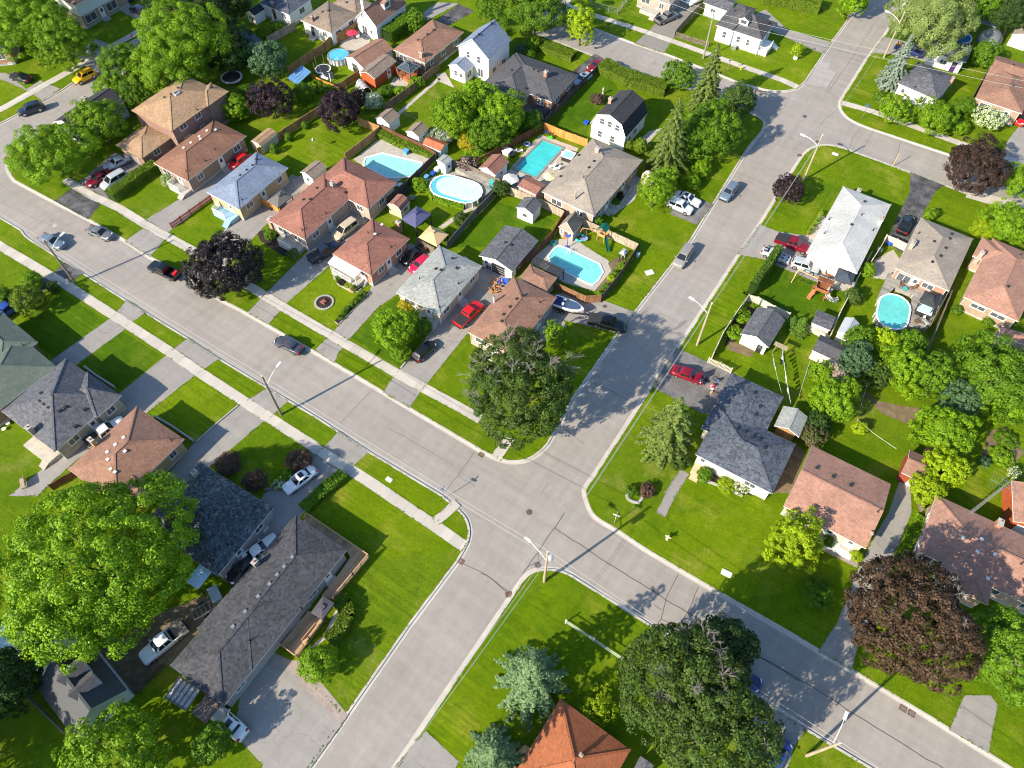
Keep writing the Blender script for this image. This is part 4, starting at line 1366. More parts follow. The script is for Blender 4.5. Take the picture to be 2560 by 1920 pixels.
house("reddish brown hip roofed yellow brick house with chimney in the lower left",
      [((-71.8,4.9), (-71.7,16.3), (-62.4,16.4), 3.0, 'hip', .38, 'y'), ((-67.1,9.0), (-61.3,12.3), (-60.9,8.4), 2.9, 'hip', .3, 'x')], BRICK_YEL, SH_BROWN2,
      vents=[(-68.3,11.9), (-68.4,10.6), (-68.4,9.3), (-67.4,8.6), (-66.2,7.9), (-65.4,7.9), (-66.4,10.6)], pipes=[(-63.5,15.2)], chim=[((-71.7,9.3), BRICK_YEL, .8, .5, 1.3)],
      rv=PLASTICW, extra=porch('E', -.45, -.1, 1.5, .7, CONC, WHITE))
house("house with mottled blue black roof beside the huge green tree",
      [((-58.0,4.6), (-58.0,14.8), (-45.5,15.9), 3.0, 'hip', .36, 'y')], SIDE_GY, SH_MOTTLE, chim=[((-56.8,13.4), BRICK_GREY, .5, .7, 1.0)], doors=[(0, 'E', -.3)])
house("long dark grey hip roofed house with wooden front deck on the corner",
      [((-42.4,16.1), (-34.0,16.6), (-34.7,-0.0), 3.0, 'hip', .3, 'y'), ((-42.3,9.4), (-42.3,-5.0), (-34.2,-4.6), 2.96, 'hip', .31, 'y')], siding("grey_clapboard", (.33, .32, .32)), SH_DKGREY,
      vents=[(-38.8,11.9), (-38.8,10.5), (-38.8,9.3), (-38.8,8.0), (-38.9,6.2), (-38.9,4.1), (-38.9,2.1)], pipes=[(-34.3,8.0), (-36.4,2.0)],
      chim=[((-42.2,9.0), BRICK_PINK, .5, .7, 1.0)], doors=[(0, 'E', -.2), (0, 'E', .6)], rv=METAL)
house("detached garage with ribbed metal roof and two dormers in the lower left",
      [((-51.4,-8.8), (-43.7,-8.7), (-45.6,-14.9), 2.9, 'gable', .78, 'x', .3)], siding("pale_blue_siding", (.5, .6, .68)), METALROOF, "garage", "garage", found=False,
      extra=lambda root, B: [dormer(root, B[0], 'N', t, 1.35, False, SH_CHAR) for t in (.34, -.3)], wins=None)


# ---- sheds, playhouses and small garages
def shed(label, A, B, C, ez, kind, t, ridge, wall, roof, doors=None, name="shed", oh=.15, wins=None, extra=None, more=(), trim=None):
    return house(label, [(A, B, C, ez, kind, t, ridge, oh) + tuple(more)], wall, roof, name, "playhouse" if name == "playhouse" else "shed", trim, found=False, wins=wins, doors=doors or (), extra=extra)


BLUE_SHED = plain("pale_blue_paint", (.5, .62, .7), .6, .08)
shed("white shed with grey brown gable roof at the end of the straight garden path", (-84.2,83.4), (-80.9,83.1), (-81.1,86.3), 2.1, 'gable', .5, 'y', SIDE_W, SH_SHED, [(0, 'S', 0, WHITE, .8, 1.7)])
shed("white shed with grey brown gable roof behind the white flowering shrub", (-77.3,83.3), (-74.3,83.4), (-74.4,86.5), 2.1, 'gable', .5, 'y', SIDE_W, SH_SHED, [(0, 'E', 0, WHITE, .8, 1.7)])
shed("low shed with rusty orange metal roof beside the two white sheds", (-73.1,82.7), (-69.1,82.8), (-69.2,85.3), 1.7, 'gable', .4, 'x', BLUE_SHED, plain("rusty_metal_roof", (.42, .13, .06), .7, .3, 1.2), oh=.1)
shed("pale blue shed with grey roof beside the oval pool", (-68.0,80.0), (-65.9,79.9), (-65.7,81.9), 2.2, 'gable', .35, 'y', BLUE_SHED, SH_GREY, [(0, 'E', 0, WHITE, 1.1, 1.8)])
shed("white pool house with red brown gable roof beside the folding chairs", (-60.6,82.4), (-57.1,82.5), (-57.0,86.8), 2.3, 'gable', .5, 'y', SIDE_W, SH_RBROWN, [(0, 'E', 0, WHITE, .9, 1.9)], oh=.25)
shed("small lean to shed with red brown roof against the big taupe roofed house", (-52.5,82.3), (-52.3,85.4), (-48.5,85.4), 2.3, 'gable', .25, 'x', BRICK_PINK, SH_RBROWN)
shed("white garden shed with grey gable roof in the middle of a lawn", (-49.8,78.0), (-46.5,78.0), (-46.8,81.0), 2.2, 'gable', .45, 'y', SIDE_W, SH_SLATE, [(0, 'S', 0, WHITE, 1.2, 1.8)])
shed("stone playhouse with steep weathered roof beside the swing frame", (-41.8,78.2), (-38.9,78.3), (-38.9,81.2), 1.9, 'gable', 1.35, 'y', BRICK_PINK, SH_SHED, [(0, 'S', 0, plain("orange_wood", (.42, .17, .05), .7, .1), .9, 1.7)], "playhouse", wins=[(0, 'S', -.65, 1.3, .3, .8), (0, 'S', .65, 1.3, .3, .8)])
shed("barn shaped shed with brown gambrel roof and double doors", (-68.6,66.8), (-65.8,67.1), (-65.8,69.8), 1.7, 'gambrel', 1, 'y', STUCCO_T, SH_RBROWN, [(0, 'E', 0, STUCCO_T, 1.4, 1.7)], more=(.6, .95), oh=.12)
shed("tan roofed garage in the yard of the round pool", (-100.6,94.5), (-95.5,93.5), (-95.0,101.8), 2.3, 'gable', .42, 'y', STUCCO_W, SH_BROWN2, [(0, 'S', 0, DARKMETAL, 1.6, 2)], oh=.2)
shed("orange red shed with grey brown gable roof beside the gazebo", (-95.4,92.2), (-91.6,92.2), (-91.7,99.1), 2.3, 'gable', .4, 'y', RED_WALL, SH_SHED, [(0, 'E', .3, WHITE, .9, 1.8)], oh=.2)
shed("white playhouse with a black roof at the top edge", (-129.1,95.4), (-126.5,95.5), (-126.3,98.6), 2.0, 'gable', .5, 'y', SIDE_W, SH_BLACK, [(0, 'S', .3, BRICK_RED, .7, 1.5)], "playhouse", wins=[(0, 'S', -.4, 1.2, .5, .6)])
shed("low blue grey shed roof behind the small vegetable plot at the top", (-125.3,88.6), (-124.5,91.1), (-118.4,89.7), 2.2, 'gable', .2, 'x', SIDE_W, SH_BLUEBLK)
shed("tan barrel roofed garden shed against the cedar fence", (-99.3,66.1), (-96.7,66.1), (-96.7,70.4), 1.7, 'gambrel', 1, 'y', STUCCO_T, SH_TAN, more=(.35, .55), oh=.1)
shed("white shed with dark grey roof behind the L shaped tan brick house", (-85.7,64.7), (-82.8,64.4), (-82.9,68.1), 2.2, 'gable', .4, 'y', SIDE_W, SH_SHED, [(0, 'S', 0, WHITE, 1, 1.8)], oh=.2)
shed("cream shed with slate grey gable roof inside the picket fence", (-7.8,74.0), (-3.3,73.9), (-3.2,80.1), 2.3, 'gable', .45, 'y', SIDE_CR, SH_SLATE, [(0, 'S', .55, DARKMETAL, .8, 1.8)], oh=.3)
shed("small shed with grey flat pitched roof beside the cypresses", (0.2,82.1), (0.1,85.0), (3.0,85.2), 1.9, 'gable', .12, 'x', SIDE_CR, SH_SLATE)
shed("pale grey gable shed below the oval deck pool", (4.0,82.5), (6.2,82.6), (6.4,86.0), 1.9, 'gable', .55, 'y', SIDE_W, plain("silver_roof_sheet", (.55, .56, .58), .4, .05, metal=.3))
shed("cream shed with charcoal roof beside the pink flowering shrub", (2.2,77.3), (6.0,77.2), (5.9,80.6), 2.0, 'gable', .35, 'x', SIDE_CR, SH_CHAR)
shed("reddish brown shed with brown gable roof in the right block", (19.1,64.6), (21.7,64.8), (21.7,68.8), 2.1, 'gable', .4, 'x', plain("red_shed_paint", (.3, .06, .03), .8, .12), SH_BROWN2, [(0, 'S', .4, WHITE, .7, 1.7)])


# ================================================================ vegetation
L_GREEN = foliage("leaf_mid_green", (.045, .115, .005), (.15, .28, .008), .2)
L_BRIGHT = foliage("leaf_bright_green", (.065, .16, .004), (.25, .41, .008), .2)
L_LIME = foliage("leaf_lime_green", (.19, .30, .006), (.45, .58, .014), .35)
L_DARK = foliage("leaf_dark_green", (.015, .04, .008), (.05, .10, .015), .2)
L_OLIVE = foliage("leaf_dull_olive", (.025, .058, .008), (.10, .165, .022), .22)
L_PURPLE = foliage("leaf_dark_purple", (.012, .007, .010), (.05, .026, .036), .12, .45)
L_BLACKP = foliage("leaf_near_black_purple", (.007, .006, .008), (.034, .026, .03), .1, .42)
L_COPPER = foliage("leaf_copper_brown", (.028, .019, .011), (.12, .07, .04), .2)
L_DKRED = foliage("leaf_dark_red_brown", (.022, .013, .010), (.07, .04, .03), .15)
L_SPRUCE = foliage("needle_green", (.06, .105, .015), (.24, .32, .07), .12, .7)
L_BLUESP = foliage("needle_blue_green", (.07, .14, .055), (.22, .33, .15), .12, .7)
L_SILVER = foliage("needle_silver_blue", (.13, .19, .14), (.33, .41, .32), .1, .7)
L_WILLOW = foliage("leaf_pale_willow", (.12, .19, .04), (.36, .44, .14), .3)
L_BLUEGR = foliage("leaf_blue_green", (.04, .10, .045), (.12, .21, .09), .2)
L_YELLOW = foliage("leaf_golden", (.33, .30, .01), (.55, .46, .02), .3)
L_BROWNS = foliage("leaf_brown_shrub", (.07, .04, .03), (.17, .10, .075), .15)
L_WHITEF = foliage("white_blossom", (.55, .58, .42), (.8, .8, .66), .2)
L_PINKF = foliage("pale_pink_blossom", (.5, .36, .33), (.72, .56, .5), .2)
L_HEDGE = foliage("leaf_hedge", (.07, .13, .007), (.18, .27, .012), .2)
L_CEDAR = foliage("leaf_cedar", (.05, .11, .01), (.12, .22, .018), .15)


def leaf_mesh(name, P, N, size, mats, mi=None, tone=None, aspect=1.0, rng=RNG):
    """one quad per leaf at P facing N"""
    n = len(P)
    N = N / (np.linalg.norm(N, axis=1, keepdims=True) + 1e-9)
    A = np.cross(N, rng.normal(size=(n, 3)))
    A /= np.linalg.norm(A, axis=1, keepdims=True) + 1e-9
    Bv = np.cross(N, A)
    s = (size * rng.uniform(.65, 1.35, n))[:, None] * .5
    w = s * aspect
    V = np.empty((n, 4, 3))
    V[:, 0] = P - A * s
    V[:, 1] = P - Bv * w * .8 + N * s * .12
    V[:, 2] = P + A * s
    V[:, 3] = P + Bv * w * .8 + N * s * .12
    me = bpy.data.meshes.new(name)
    me.vertices.add(n * 4)
    me.vertices.foreach_set("co", V.reshape(-1).astype(np.float32))
    me.loops.add(n * 4)
    me.loops.foreach_set("vertex_index", np.arange(n * 4, dtype=np.int32))
    me.polygons.add(n)
    me.polygons.foreach_set("loop_start", np.arange(0, n * 4, 4, dtype=np.int32))
    me.polygons.foreach_set("loop_total", np.full(n, 4, dtype=np.int32))
    for m_ in (mats if isinstance(mats, (list, tuple)) else [mats]):
        me.materials.append(m_)
    if mi is not None:
        me.polygons.foreach_set("material_index", mi.astype(np.int32))
    at = me.attributes.new("tone", 'FLOAT', 'POINT')
    t = rng.uniform(0, 1, n) if tone is None else np.clip(tone, 0, 1)
    at.data.foreach_set("value", np.repeat(t, 4).astype(np.float32))
    me.update()
    return me


def crown_mesh(name, r, rz, mats, leaf=.34, cover=3.2, cl=.2, low=-.6, rough=.25, seed=0, flower=0., gap=.08, lean=0.):
    rng = np.random.default_rng(seed)
    area = 4 * math.pi * ((r * r + 2 * r * rz) / 3) * (.5 - low * .5)
    rc = max(cl * r, .28)
    K = max(7, int(area / (math.pi * rc * rc) * 1.55))
    zz = 1 - (1 - low) * (np.arange(K) + .5) / K
    aa = np.arange(K) * 2.39996 + rng.uniform(0, 6)
    d = np.stack([np.sqrt(1 - zz * zz) * np.cos(aa), np.sqrt(1 - zz * zz) * np.sin(aa), zz], 1) + rng.normal(size=(K, 3)) * .5 * rc / r
    d /= np.linalg.norm(d, axis=1, keepdims=True)
    ph = rng.uniform(0, 6.28, 6)
    az = np.arctan2(d[:, 1], d[:, 0])
    k = 1 + rough * (np.sin(az * 2 + ph[0]) * .5 + np.sin(az * 3 + ph[1] + d[:, 2] * 2) * .5 + np.sin(az * 5 + d[:, 2] * 3 + ph[2]) * .35 + np.sin(d[:, 2] * 5 + ph[3]) * .3)
    k *= rng.choice([1.04, .9, .7], len(d), p=[.5, .3, .2])
    C = d * np.array([r, r, rz]) * (k * .9)[:, None]
    n_in = len(d) // 5                      # inner sprays that close the view through the crown
    pick = rng.choice(len(d), n_in, replace=False)
    C = np.concatenate([C, d[pick] * np.array([r, r, rz]) * .58])
    d = np.concatenate([d, d[pick]])
    keep = rng.uniform(size=len(d)) > gap
    C, d = C[keep], d[keep]
    ct = rng.uniform(0, 1, len(C))
    M_ = int(area * cover / (leaf * leaf * .55) / max(len(C), 1)) + 4
    M_ = min(M_, 800)
    q = rng.normal(size=(len(C), M_, 3))
    q /= np.linalg.norm(q, axis=2, keepdims=True)
    flip = (np.einsum('kmj,kj->km', q, d) < -.25)
    q[flip] *= -1
    rad = rc * rng.uniform(.65, 1.4, (len(C), 1, 1)) * rng.uniform(.45, 1.05, (len(C), M_, 1)) ** .6
    P = C[:, None, :] + q * rad * np.array([1, 1, .8])
    N = q * 1.0 + d[:, None, :] * .35 + np.array([0, 0, .2]) + rng.normal(size=q.shape) * .5
    tone = np.repeat(ct[:, None], M_, 1) * .6 + rng.uniform(0, .4, (len(C), M_))
    P, N, tone = P.reshape(-1, 3), N.reshape(-1, 3), tone.reshape(-1)
    if lean:
        P[:, 0] += lean * P[:, 2]
    mi = None
    if flower:
        mi = (rng.uniform(size=len(P)) < flower * (.4 + 1.2 * (N[:, 2] > .3)))
    return leaf_mesh(name, P, N, leaf, mats, mi, tone, rng=rng)


def add_obj(name, me, parent, loc=(0, 0, 0)):
    o = bpy.data.objects.new(name, me)
    COL.objects.link(o)
    o.parent = parent
    o.location = loc
    return o


def limbs(h, zc, r, rz, seed, bark=None, tr=None, n=6):
    """tapered trunk with limbs that fork into the crown"""
    rd = random.Random(seed)
    q = MB()
    tr = tr or max(.09, h * .022)
    top = zc + rz * .2
    q.tube([(0, 0, -.05), (0, 0, .25), (rd.uniform(-.1, .1), rd.uniform(-.1, .1), zc - rz * .5), (rd.uniform(-.3, .3), rd.uniform(-.3, .3), top)], [tr * 1.5, tr * 1.05, tr * .8, tr * .25], 8)
    for k in range(n):
        a = k * 2 * math.pi / n + rd.uniform(-.4, .4)
        z0 = zc - rz * rd.uniform(.35, .7)
        e = Vector((math.cos(a) * r * rd.uniform(.45, .65), math.sin(a) * r * rd.uniform(.45, .65), zc + rz * rd.uniform(-.2, .25)))
        m_ = Vector((e.x * .45, e.y * .45, (z0 + e.z) / 2 + .15))
        q.tube([(0, 0, max(z0, .3)), m_, e], [tr * .55, tr * .38, tr * .12], 6)
        for _ in range(2):
            b = m_.lerp(e, rd.uniform(.2, .6))
            e2 = b + Vector((rd.uniform(-1, 1), rd.uniform(-1, 1), rd.uniform(.2, .9))) * r * .3
            q.tube([b, e2], [tr * .25, tr * .07], 5)
    return q


def bare_branches(r, rz, spots, seed, o, zc):
    """clusters of dead twigs standing out of the crown, each a part"""
    rd = random.Random(seed)
    for (x, y, z, s) in spots:
        q = MB()

        def grow(p, d, ln, w, lv):
            e = p + d * ln
            mid = p + d * ln * .5 + Vector((rd.uniform(-1, 1), rd.uniform(-1, 1), rd.uniform(-.3, .6))) * ln * .12
            q.tube([p, mid, e], [w, w * .8, w * .6], 4, cap=False)
            if lv:
                for i in range(3 + (lv < 3)):
                    nd = (d + Vector((rd.gauss(0, .6), rd.gauss(0, .6), rd.gauss(0, .35)))).normalized()
                    grow(mid.lerp(e, rd.uniform(0, 1)), nd, ln * rd.uniform(.45, .75), w * .62, lv - 1)
        p = Vector((x * r, y * r, z * rz)) * .97
        for j in range(2):
            d = (Vector((x, y, z * .4)) + Vector((rd.uniform(-.7, .7), rd.uniform(-.7, .7), .1))).normalized()
            grow(p - d * r * .1, d, r * s * .6, .042, 3)
        q.build("bare_branch", DEADWOOD, o, (0, 0, zc))


BK = [0]


def tree(label, c, h, mat, name="tree", cat="tree", rz=None, leaf=.34, cover=3.0, cl=.2, group=None, rough=.22, low=-.6, flower=0., fmat=None, dead=None, bark=None, trunk=True, gap=.08, tr=None):
    x, y, zc, r = c
    BK[0] += 1
    sd = 100 + BK[0]
    rz = rz or max(min(h - zc, zc * .85), .3)
    leaf, cl = leaf * .62, cl * .74
    o = thing(name, label, cat, (x, y, 0), random.uniform(0, 6.28) if not dead else 0, group)
    if trunk:
        q = limbs(h, zc, r, rz, sd, tr=tr)
        q.build("trunk" if h > 2.5 else "stem", bark or BARK, o, smooth=True)
    me = crown_mesh("crown", r, rz, [mat, fmat] if fmat else mat, leaf, cover, cl, low, rough, sd, flower, gap)
    add_obj("crown" if h > 2.5 else "foliage", me, o, (0, 0, zc))
    if dead:
        bare_branches(r, rz, dead, sd, o, zc)
    return o


def shrub(label, c, mat, rz=None, name="shrub", leaf=.2, flower=0., fmat=None, group=None, rough=.12, cover=3.2):
    x, y, zc, r = c
    return tree(label, (x, y, max(zc, .35), r), 2 * max(zc, .35), mat, name, "shrub", rz or max(zc * .95, .4), leaf, cover, .3, group, rough, -.8, flower, fmat, gap=.02)


def spruce(label, base, h, r, mat, name="spruce_tree", layers=20, leaf=.34, group=None, droop=.25, nb=12, pw=.85, z0=.06, seed=None):
    BK[0] += 1
    rng = np.random.default_rng(seed or 500 + BK[0])
    o = thing(name, label, "tree", (base[0], base[1], 0), 0, group)
    q = MB()
    q.tube([(0, 0, -.05), (0, 0, h * .5), (0, 0, h * .97)], [h * .022, h * .014, .03], 8)
    q.build("trunk", BARK, o, smooth=True)
    Ps, Ns, Ts = [], [], []
    for k in range(layers):
        f = z0 + (1 - z0) * (k / (layers - .3))
        z = h * f
        R = r * (1 - f) ** pw * rng.uniform(.85, 1.1) + .12
        n = max(4, int(nb * (R / r) ** .5))
        a0 = rng.uniform(0, 6.28)
        for j in range(n):
            a = a0 + j * 6.283 / n + rng.normal() * .12
            L = R * rng.uniform(.78, 1.15)
            m_ = max(5, int(L / leaf * 11))
            t = rng.uniform(.12, 1, m_) ** .8
            wd = (1 - t) * L * .17 + .12
            s = rng.uniform(-1, 1, m_) * wd
            dz = -droop * L * t ** 1.6 + rng.uniform(-.12, .06, m_) + (t > .85) * .08
            P = np.stack([np.cos(a) * t * L - np.sin(a) * s, np.sin(a) * t * L + np.cos(a) * s, z + dz - np.abs(s) * .25], 1)
            N = np.stack([np.cos(a) * .45 - np.sin(a) * s / L, np.sin(a) * .45 + np.cos(a) * s / L, np.full(m_, .75)], 1) + rng.normal(size=(m_, 3)) * .38
            Ps.append(P)
            Ns.append(N)
            Ts.append(np.full(m_, rng.uniform(.0, .6)) + rng.uniform(0, .4, m_))
    me = leaf_mesh("crown", np.concatenate(Ps), np.concatenate(Ns), leaf, mat, None, np.concatenate(Ts), .6, rng)
    add_obj("crown", me, o)
    return o


def hedge(label, pts, w, h, mat=None, leaf=.2, name="hedge", round_=.15, cover=3.0, group=None):
    """clipped hedge along a polyline: dense leaves on top and sides round a leafy core"""
    BK[0] += 1
    rng = np.random.default_rng(900 + BK[0])
    mat = mat or L_HEDGE
    pts = [Vector(p) for p in pts]
    c = sum(pts, Vector((0, 0))) / len(pts)
    o = thing(name, label, "hedge", (c.x, c.y, 0), 0, group)
    q = MB()
    P, N = [], []
    for a, b in zip(pts, pts[1:]):
        d = b - a
        L = d.length
        u = d / L
        v = Vector((-u.y, u.x))
        q.bar((a.x - c.x, a.y - c.y, h * .45), (b.x - c.x, b.y - c.y, h * .45), w * .78, h * .8)
        n = int(L * (w + 2 * h) * cover / (leaf * leaf * .5))
        s = rng.uniform(-.02, 1.02, n) * L
        k = rng.uniform(0, w + 2 * h, n)
        off = np.where(k < h, -w / 2, np.where(k > h + w, w / 2, k - h - w / 2))
        z = np.where(k < h, k, np.where(k > h + w, k - h - w, h))
        bul = 1 + .06 * np.sin(s * 1.3 + rng.uniform(0, 6)) + .05 * np.sin(s * 3.1)
        off = off * bul
        z = z * (1 + .04 * np.sin(s * .9 + 1)) + rng.normal(size=n) * .05
        off = off + rng.normal(size=n) * .05
        nv = np.where(k < h, -1, np.where(k > h + w, 1, 0))
        nz = np.where((k >= h) & (k <= h + w), 1., .25)
        P.append(np.stack([a.x - c.x + u.x * s + v.x * off, a.y - c.y + u.y * s + v.y * off, z], 1))
        N.append(np.stack([v.x * nv, v.y * nv, nz], 1) + rng.normal(size=(n, 3)) * .5)
    P, N = np.concatenate(P), np.concatenate(N)
    co = q.build("inner_foliage", L_DARK, o)
    me = leaf_mesh("foliage", P, N, leaf, mat, None, None, 1, rng)
    add_obj("foliage", me, o)
    return o


# ---- upper left
tree("large feathery bright green tree in the top left corner", (-157.0,64.2,7.0,7.57), 13, L_BRIGHT, cl=.17, rough=.25, leaf=.38)
tree("large bright green tree overhanging the yellow vehicle", (-146.3,64.8,6.0,5.37), 11, L_BRIGHT, cl=.17, rough=.28, leaf=.38)
tree("tall bright maple behind the two storey red brick house", (-123.4,75.8,8.0,8.01), 15, L_BRIGHT, "maple_tree", cl=.2, leaf=.4)
tree("bright yellow green tree just above the tan hip roof", (-123.1,70.1,5.5,6.23), 11, L_BRIGHT, cl=.2, leaf=.38)
tree("dark green tree at the top edge left of the white playhouse", (-138.0,86.1,6.0,5.96), 13, L_DARK, leaf=.4)
tree("dark green tree at the top edge behind the white playhouse", (-129.5,91.0,6.0,5.32), 12, L_DARK, leaf=.4)
tree("shadowed dark tree between the big maple and the blue green tree", (-118.2,81.6,4.5,4.50), 9, L_DARK, leaf=.36)
tree("mid green tree on the bend of the upper left street", (-131.8,66.7,4.5,4.11), 9, L_GREEN, leaf=.36)
tree("low bright tree beside the upper left street", (-131.4,62.4,2.5,3.08), 5.5, L_BRIGHT, leaf=.32)
tree("dark bushy tree between the black roofed cottage and the tan roof", (-125.4,63.3,3.0,3.47), 6.5, L_GREEN, leaf=.32)
tree("bright green tree over the black roofed cottage", (-122.5,53.1,4.5,4.26), 9, L_BRIGHT, leaf=.36, rough=.22)
tree("broad bright green tree on the street corner at the left", (-122.8,43.1,4.5,6.24), 9, L_BRIGHT, leaf=.38, rough=.26, gap=.14)
tree("round blue green tree beside the solar panel", (-111.2,84.0,3.8,3.59), 8, L_BLUEGR, leaf=.34, rough=.2)
tree("dark purple plum tree left of the long cedar fence", (-102.1,75.3,4.0,3.56), 8, L_PURPLE, "plum_tree", leaf=.32)
tree("dark purple plum tree right at the corner of the cedar fence", (-89.5,79.8,4.0,3.79), 8, L_PURPLE, "plum_tree", leaf=.32)
tree("slim purple leaved tree behind the little greenhouse", (-90.3,85.7,2.5,1.30), 5.5, L_PURPLE, "plum_tree", leaf=.25)
shrub("round clipped green shrub between the two plum trees", (-101.0,82.0,1.8,1.91), L_GREEN)
shrub("tall bright evergreen shrub beside the two storey brick house", (-107.5,71.2,2.4,2.29), L_BRIGHT)
shrub("bright shrub at the corner of the brick house with tan roof", (-110.9,72.7,1.8,1.46), L_BRIGHT)
shrub("dark shrub under the blue green tree at the trampoline", (-110.1,75.9,1.5,1.77), L_GREEN)
tree("near black purple maple on the boulevard of the long street", (-78.8,40.5,4.8,5.47), 9, L_BLACKP, "purple_maple_tree", leaf=.36, cl=.17, cover=3.8, rough=.1, gap=.03)
for lb, c_ in (("lowest conical shrub along the cedar fence, nearest the blue roof", (-91.8,69.1,0.8,0.61)), ):
    pass
for i, c_ in enumerate(((-95.3,67.7,0.9,0.67), (-95.4,71.5,0.9,0.56), (-95.3,75.8,0.8,0.52))):
    shrub(["small conical shrub on the cedar fence nearest the blue roof", "small conical shrub half way along the cedar fence", "small conical shrub on the cedar fence nearest the plum tree"][i], c_, L_GREEN, group="conical shrubs along the cedar fence")
# ---- middle
tree("bright round tree in front of the light grey roofed bungalow", (-50.6,46.4,3.2,3.13), 6.2, L_BRIGHT, leaf=.34)
shrub("dark green rounded shrub beside the front steps of the grey bungalow", (-48.3,49.7,1.6,1.39), L_GREEN)
shrub("bright green shrub at the foot of the round front tree", (-48.2,44.4,1.0,1.41), L_BRIGHT)
shrub("golden yellow shrub under the eave of the grey bungalow", (-53.1,51.9,0.9,1.23), L_YELLOW)
tree("huge dull green corner tree with bare grey branches beside the crossing", (-27.7,44.2,9.0,6.91), 17, L_OLIVE, "half_dead_tree", rz=7.2, leaf=.4, cl=.15, cover=3.0, rough=.14, gap=.06,
     dead=[(-.6, -.2, .62, .38), (-.2, -.5, .72, .34), (-.35, .15, .82, .4), (.15, .35, .9, .4), (.45, .25, .8, .36), (-.75, -.45, .3, .34), (.0, -.2, .95, .3), (-.5, .5, .7, .4), (.55, .62, .5, .42), (-.82, -.1, .2, .3), (-.3, -.75, .45, .3), (.2, .0, .95, .3), (-.65, -.6, .05, .28)])
tree("small bright tree beside the black pickup drive", (-30.6,58.9,2.4,1.64), 5, L_BRIGHT, leaf=.3)
tree("leafy tree left in the clump behind the white sheds", (-70.9,90.3,4.2,4.19), 8.5, L_BRIGHT, leaf=.36)
tree("leafy tree highest in the clump behind the L shaped dark roof", (-70.1,96.2,4.2,3.13), 8.5, L_BRIGHT, leaf=.36)
tree("leafy tree right in the clump below the dark L shaped roof", (-63.8,95.0,4.2,4.19), 8.5, L_BRIGHT, leaf=.36)
tree("leafy tree lowest in the clump above the golden bush", (-63.5,90.3,3.4,3.59), 7, L_GREEN, leaf=.36)
shrub("golden green bush in front of the clump of trees", (-66.6,88.4,1.4,2.10), L_YELLOW)
shrub("low bright shrub below the golden bush", (-64.2,86.8,0.7,2.36), L_BRIGHT)
shrub("dark green shrub beside the covered patio table", (-60.1,98.9,1.8,2.05), L_GREEN)
shrub("white flowering bush beside the little greenhouse", (-88.6,87.6,1.5,1.70), L_BRIGHT, flower=.5, fmat=L_WHITEF)
shrub("spreading white flowering shrub beside the rusty shed roof", (-72.2,86.9,1.0,2.40), L_BLUEGR, flower=.35, fmat=L_WHITEF)
shrub("dark purple low shrub beside the pool house", (-63.7,83.7,1.0,1.70), L_PURPLE, flower=.2, fmat=L_PINKF)
shrub("green brown shrub at the fence corner below the white parasol", (-54.9,81.3,1.5,1.38), L_OLIVE)
shrub("bright hedge plant beside the stepping stones", (-57.1,72.0,0.8,1.24), L_OLIVE)
shrub("leafy plant at the left end of the oval pool", (-67.6,74.8,0.9,1.48), L_BRIGHT)
hedge("row of leafy plants along the oval pool side", [(-66.5,75.2),(-63.9,74.1),(-61.1,74.4),(-58.5,75.2)], 1.3, 1.0, L_BRIGHT)
hedge("clipped green hedge along the fence of the angular pool", [(-82.5,81.9),(-76.2,81.9),(-69.8,82.9)], 1.5, 1.1)
hedge("thick clipped hedge beside the parked minivan on the left", [(-110.0,43.2),(-110.1,48.3),(-109.8,53.0)], 1.9, 1.7)
hedge("tall rounded hedge between the white house and brown bungalow at the top", [(-99.8,106.1),(-99.7,110.2),(-99.6,114.3)], 2.6, 2.4, L_GREEN)
tree("small rounded tree at the end of the tall hedge at the top", (-97.0,112.4,2.5,1.98), 5, L_GREEN, leaf=.3)
shrub("shrub beside the steps of the glass roofed gazebo", (-85.8,97.6,0.9,1.36), L_BRIGHT)
shrub("shrub in the flower garden below the gazebo", (-86.6,93.6,0.9,1.13), L_BRIGHT)
shrub("low plants beside the orange red shed", (-89.3,92.5,0.5,1.65), L_GREEN)
shrub("leafy shrub in the vegetable plot by the grey fence", (-122.8,94.2,0.7,1.93), L_BRIGHT)
shrub("leafy plants at the upper end of the vegetable plot", (-121.8,96.8,0.7,1.55), L_BRIGHT)
shrub("low vegetable plants behind the solar panel", (-101.6,86.3,0.4,1.87), L_BRIGHT)
shrub("vegetable plants beside the orange garden board", (-98.9,86.9,0.4,1.35), L_GREEN)
# ---- top middle
tree("big dark green maple with visible trunk at the top", (-76.0,124.8,5.5,6.42), 10.5, L_GREEN, "maple_tree", leaf=.4)
tree("dark green tree left of the big maple at the top edge", (-84.9,122.0,5.0,2.47), 9.5, L_GREEN, leaf=.38)
tree("young lime green tree on the upper boulevard", (-66.2,127.1,4.2,2.87), 8.2, L_LIME, leaf=.34, rough=.22)
tree("round mid green tree beside the upper street", (-42.9,124.6,3.2,2.91), 6.5, L_GREEN, leaf=.32)
hedge("long clipped hedge in the lawn behind the brown dead shrub", [(-58.2,122.3),(-51.1,121.5),(-44.2,122.6)], 3.2, 1.7)
hedge("low bright hedge in the lawn above the dark L shaped roof", [(-72.5,121.6),(-68.4,121.8),(-64.7,122.0)], 2.4, 1.2)
shrub("loose shrub beside the low bright hedge", (-73.2,120.3,1.3,1.41), L_BRIGHT)
shrub("blue grey shrub beside the tall white house", (-74.2,117.2,1.1,1.41), L_BLUEGR)
shrub("green shrub between the low hedge and the roof", (-72.0,116.9,1.0,1.18), L_GREEN)
shrub("dead brown shrub beside the garden statue", (-53.7,112.7,0.8,1.33), L_BROWNS)
spruce("dense blue green spruce rising behind the maple on the upper corner", (-36.1,122.3), 13.5, 3.6, L_SPRUCE, layers=26)
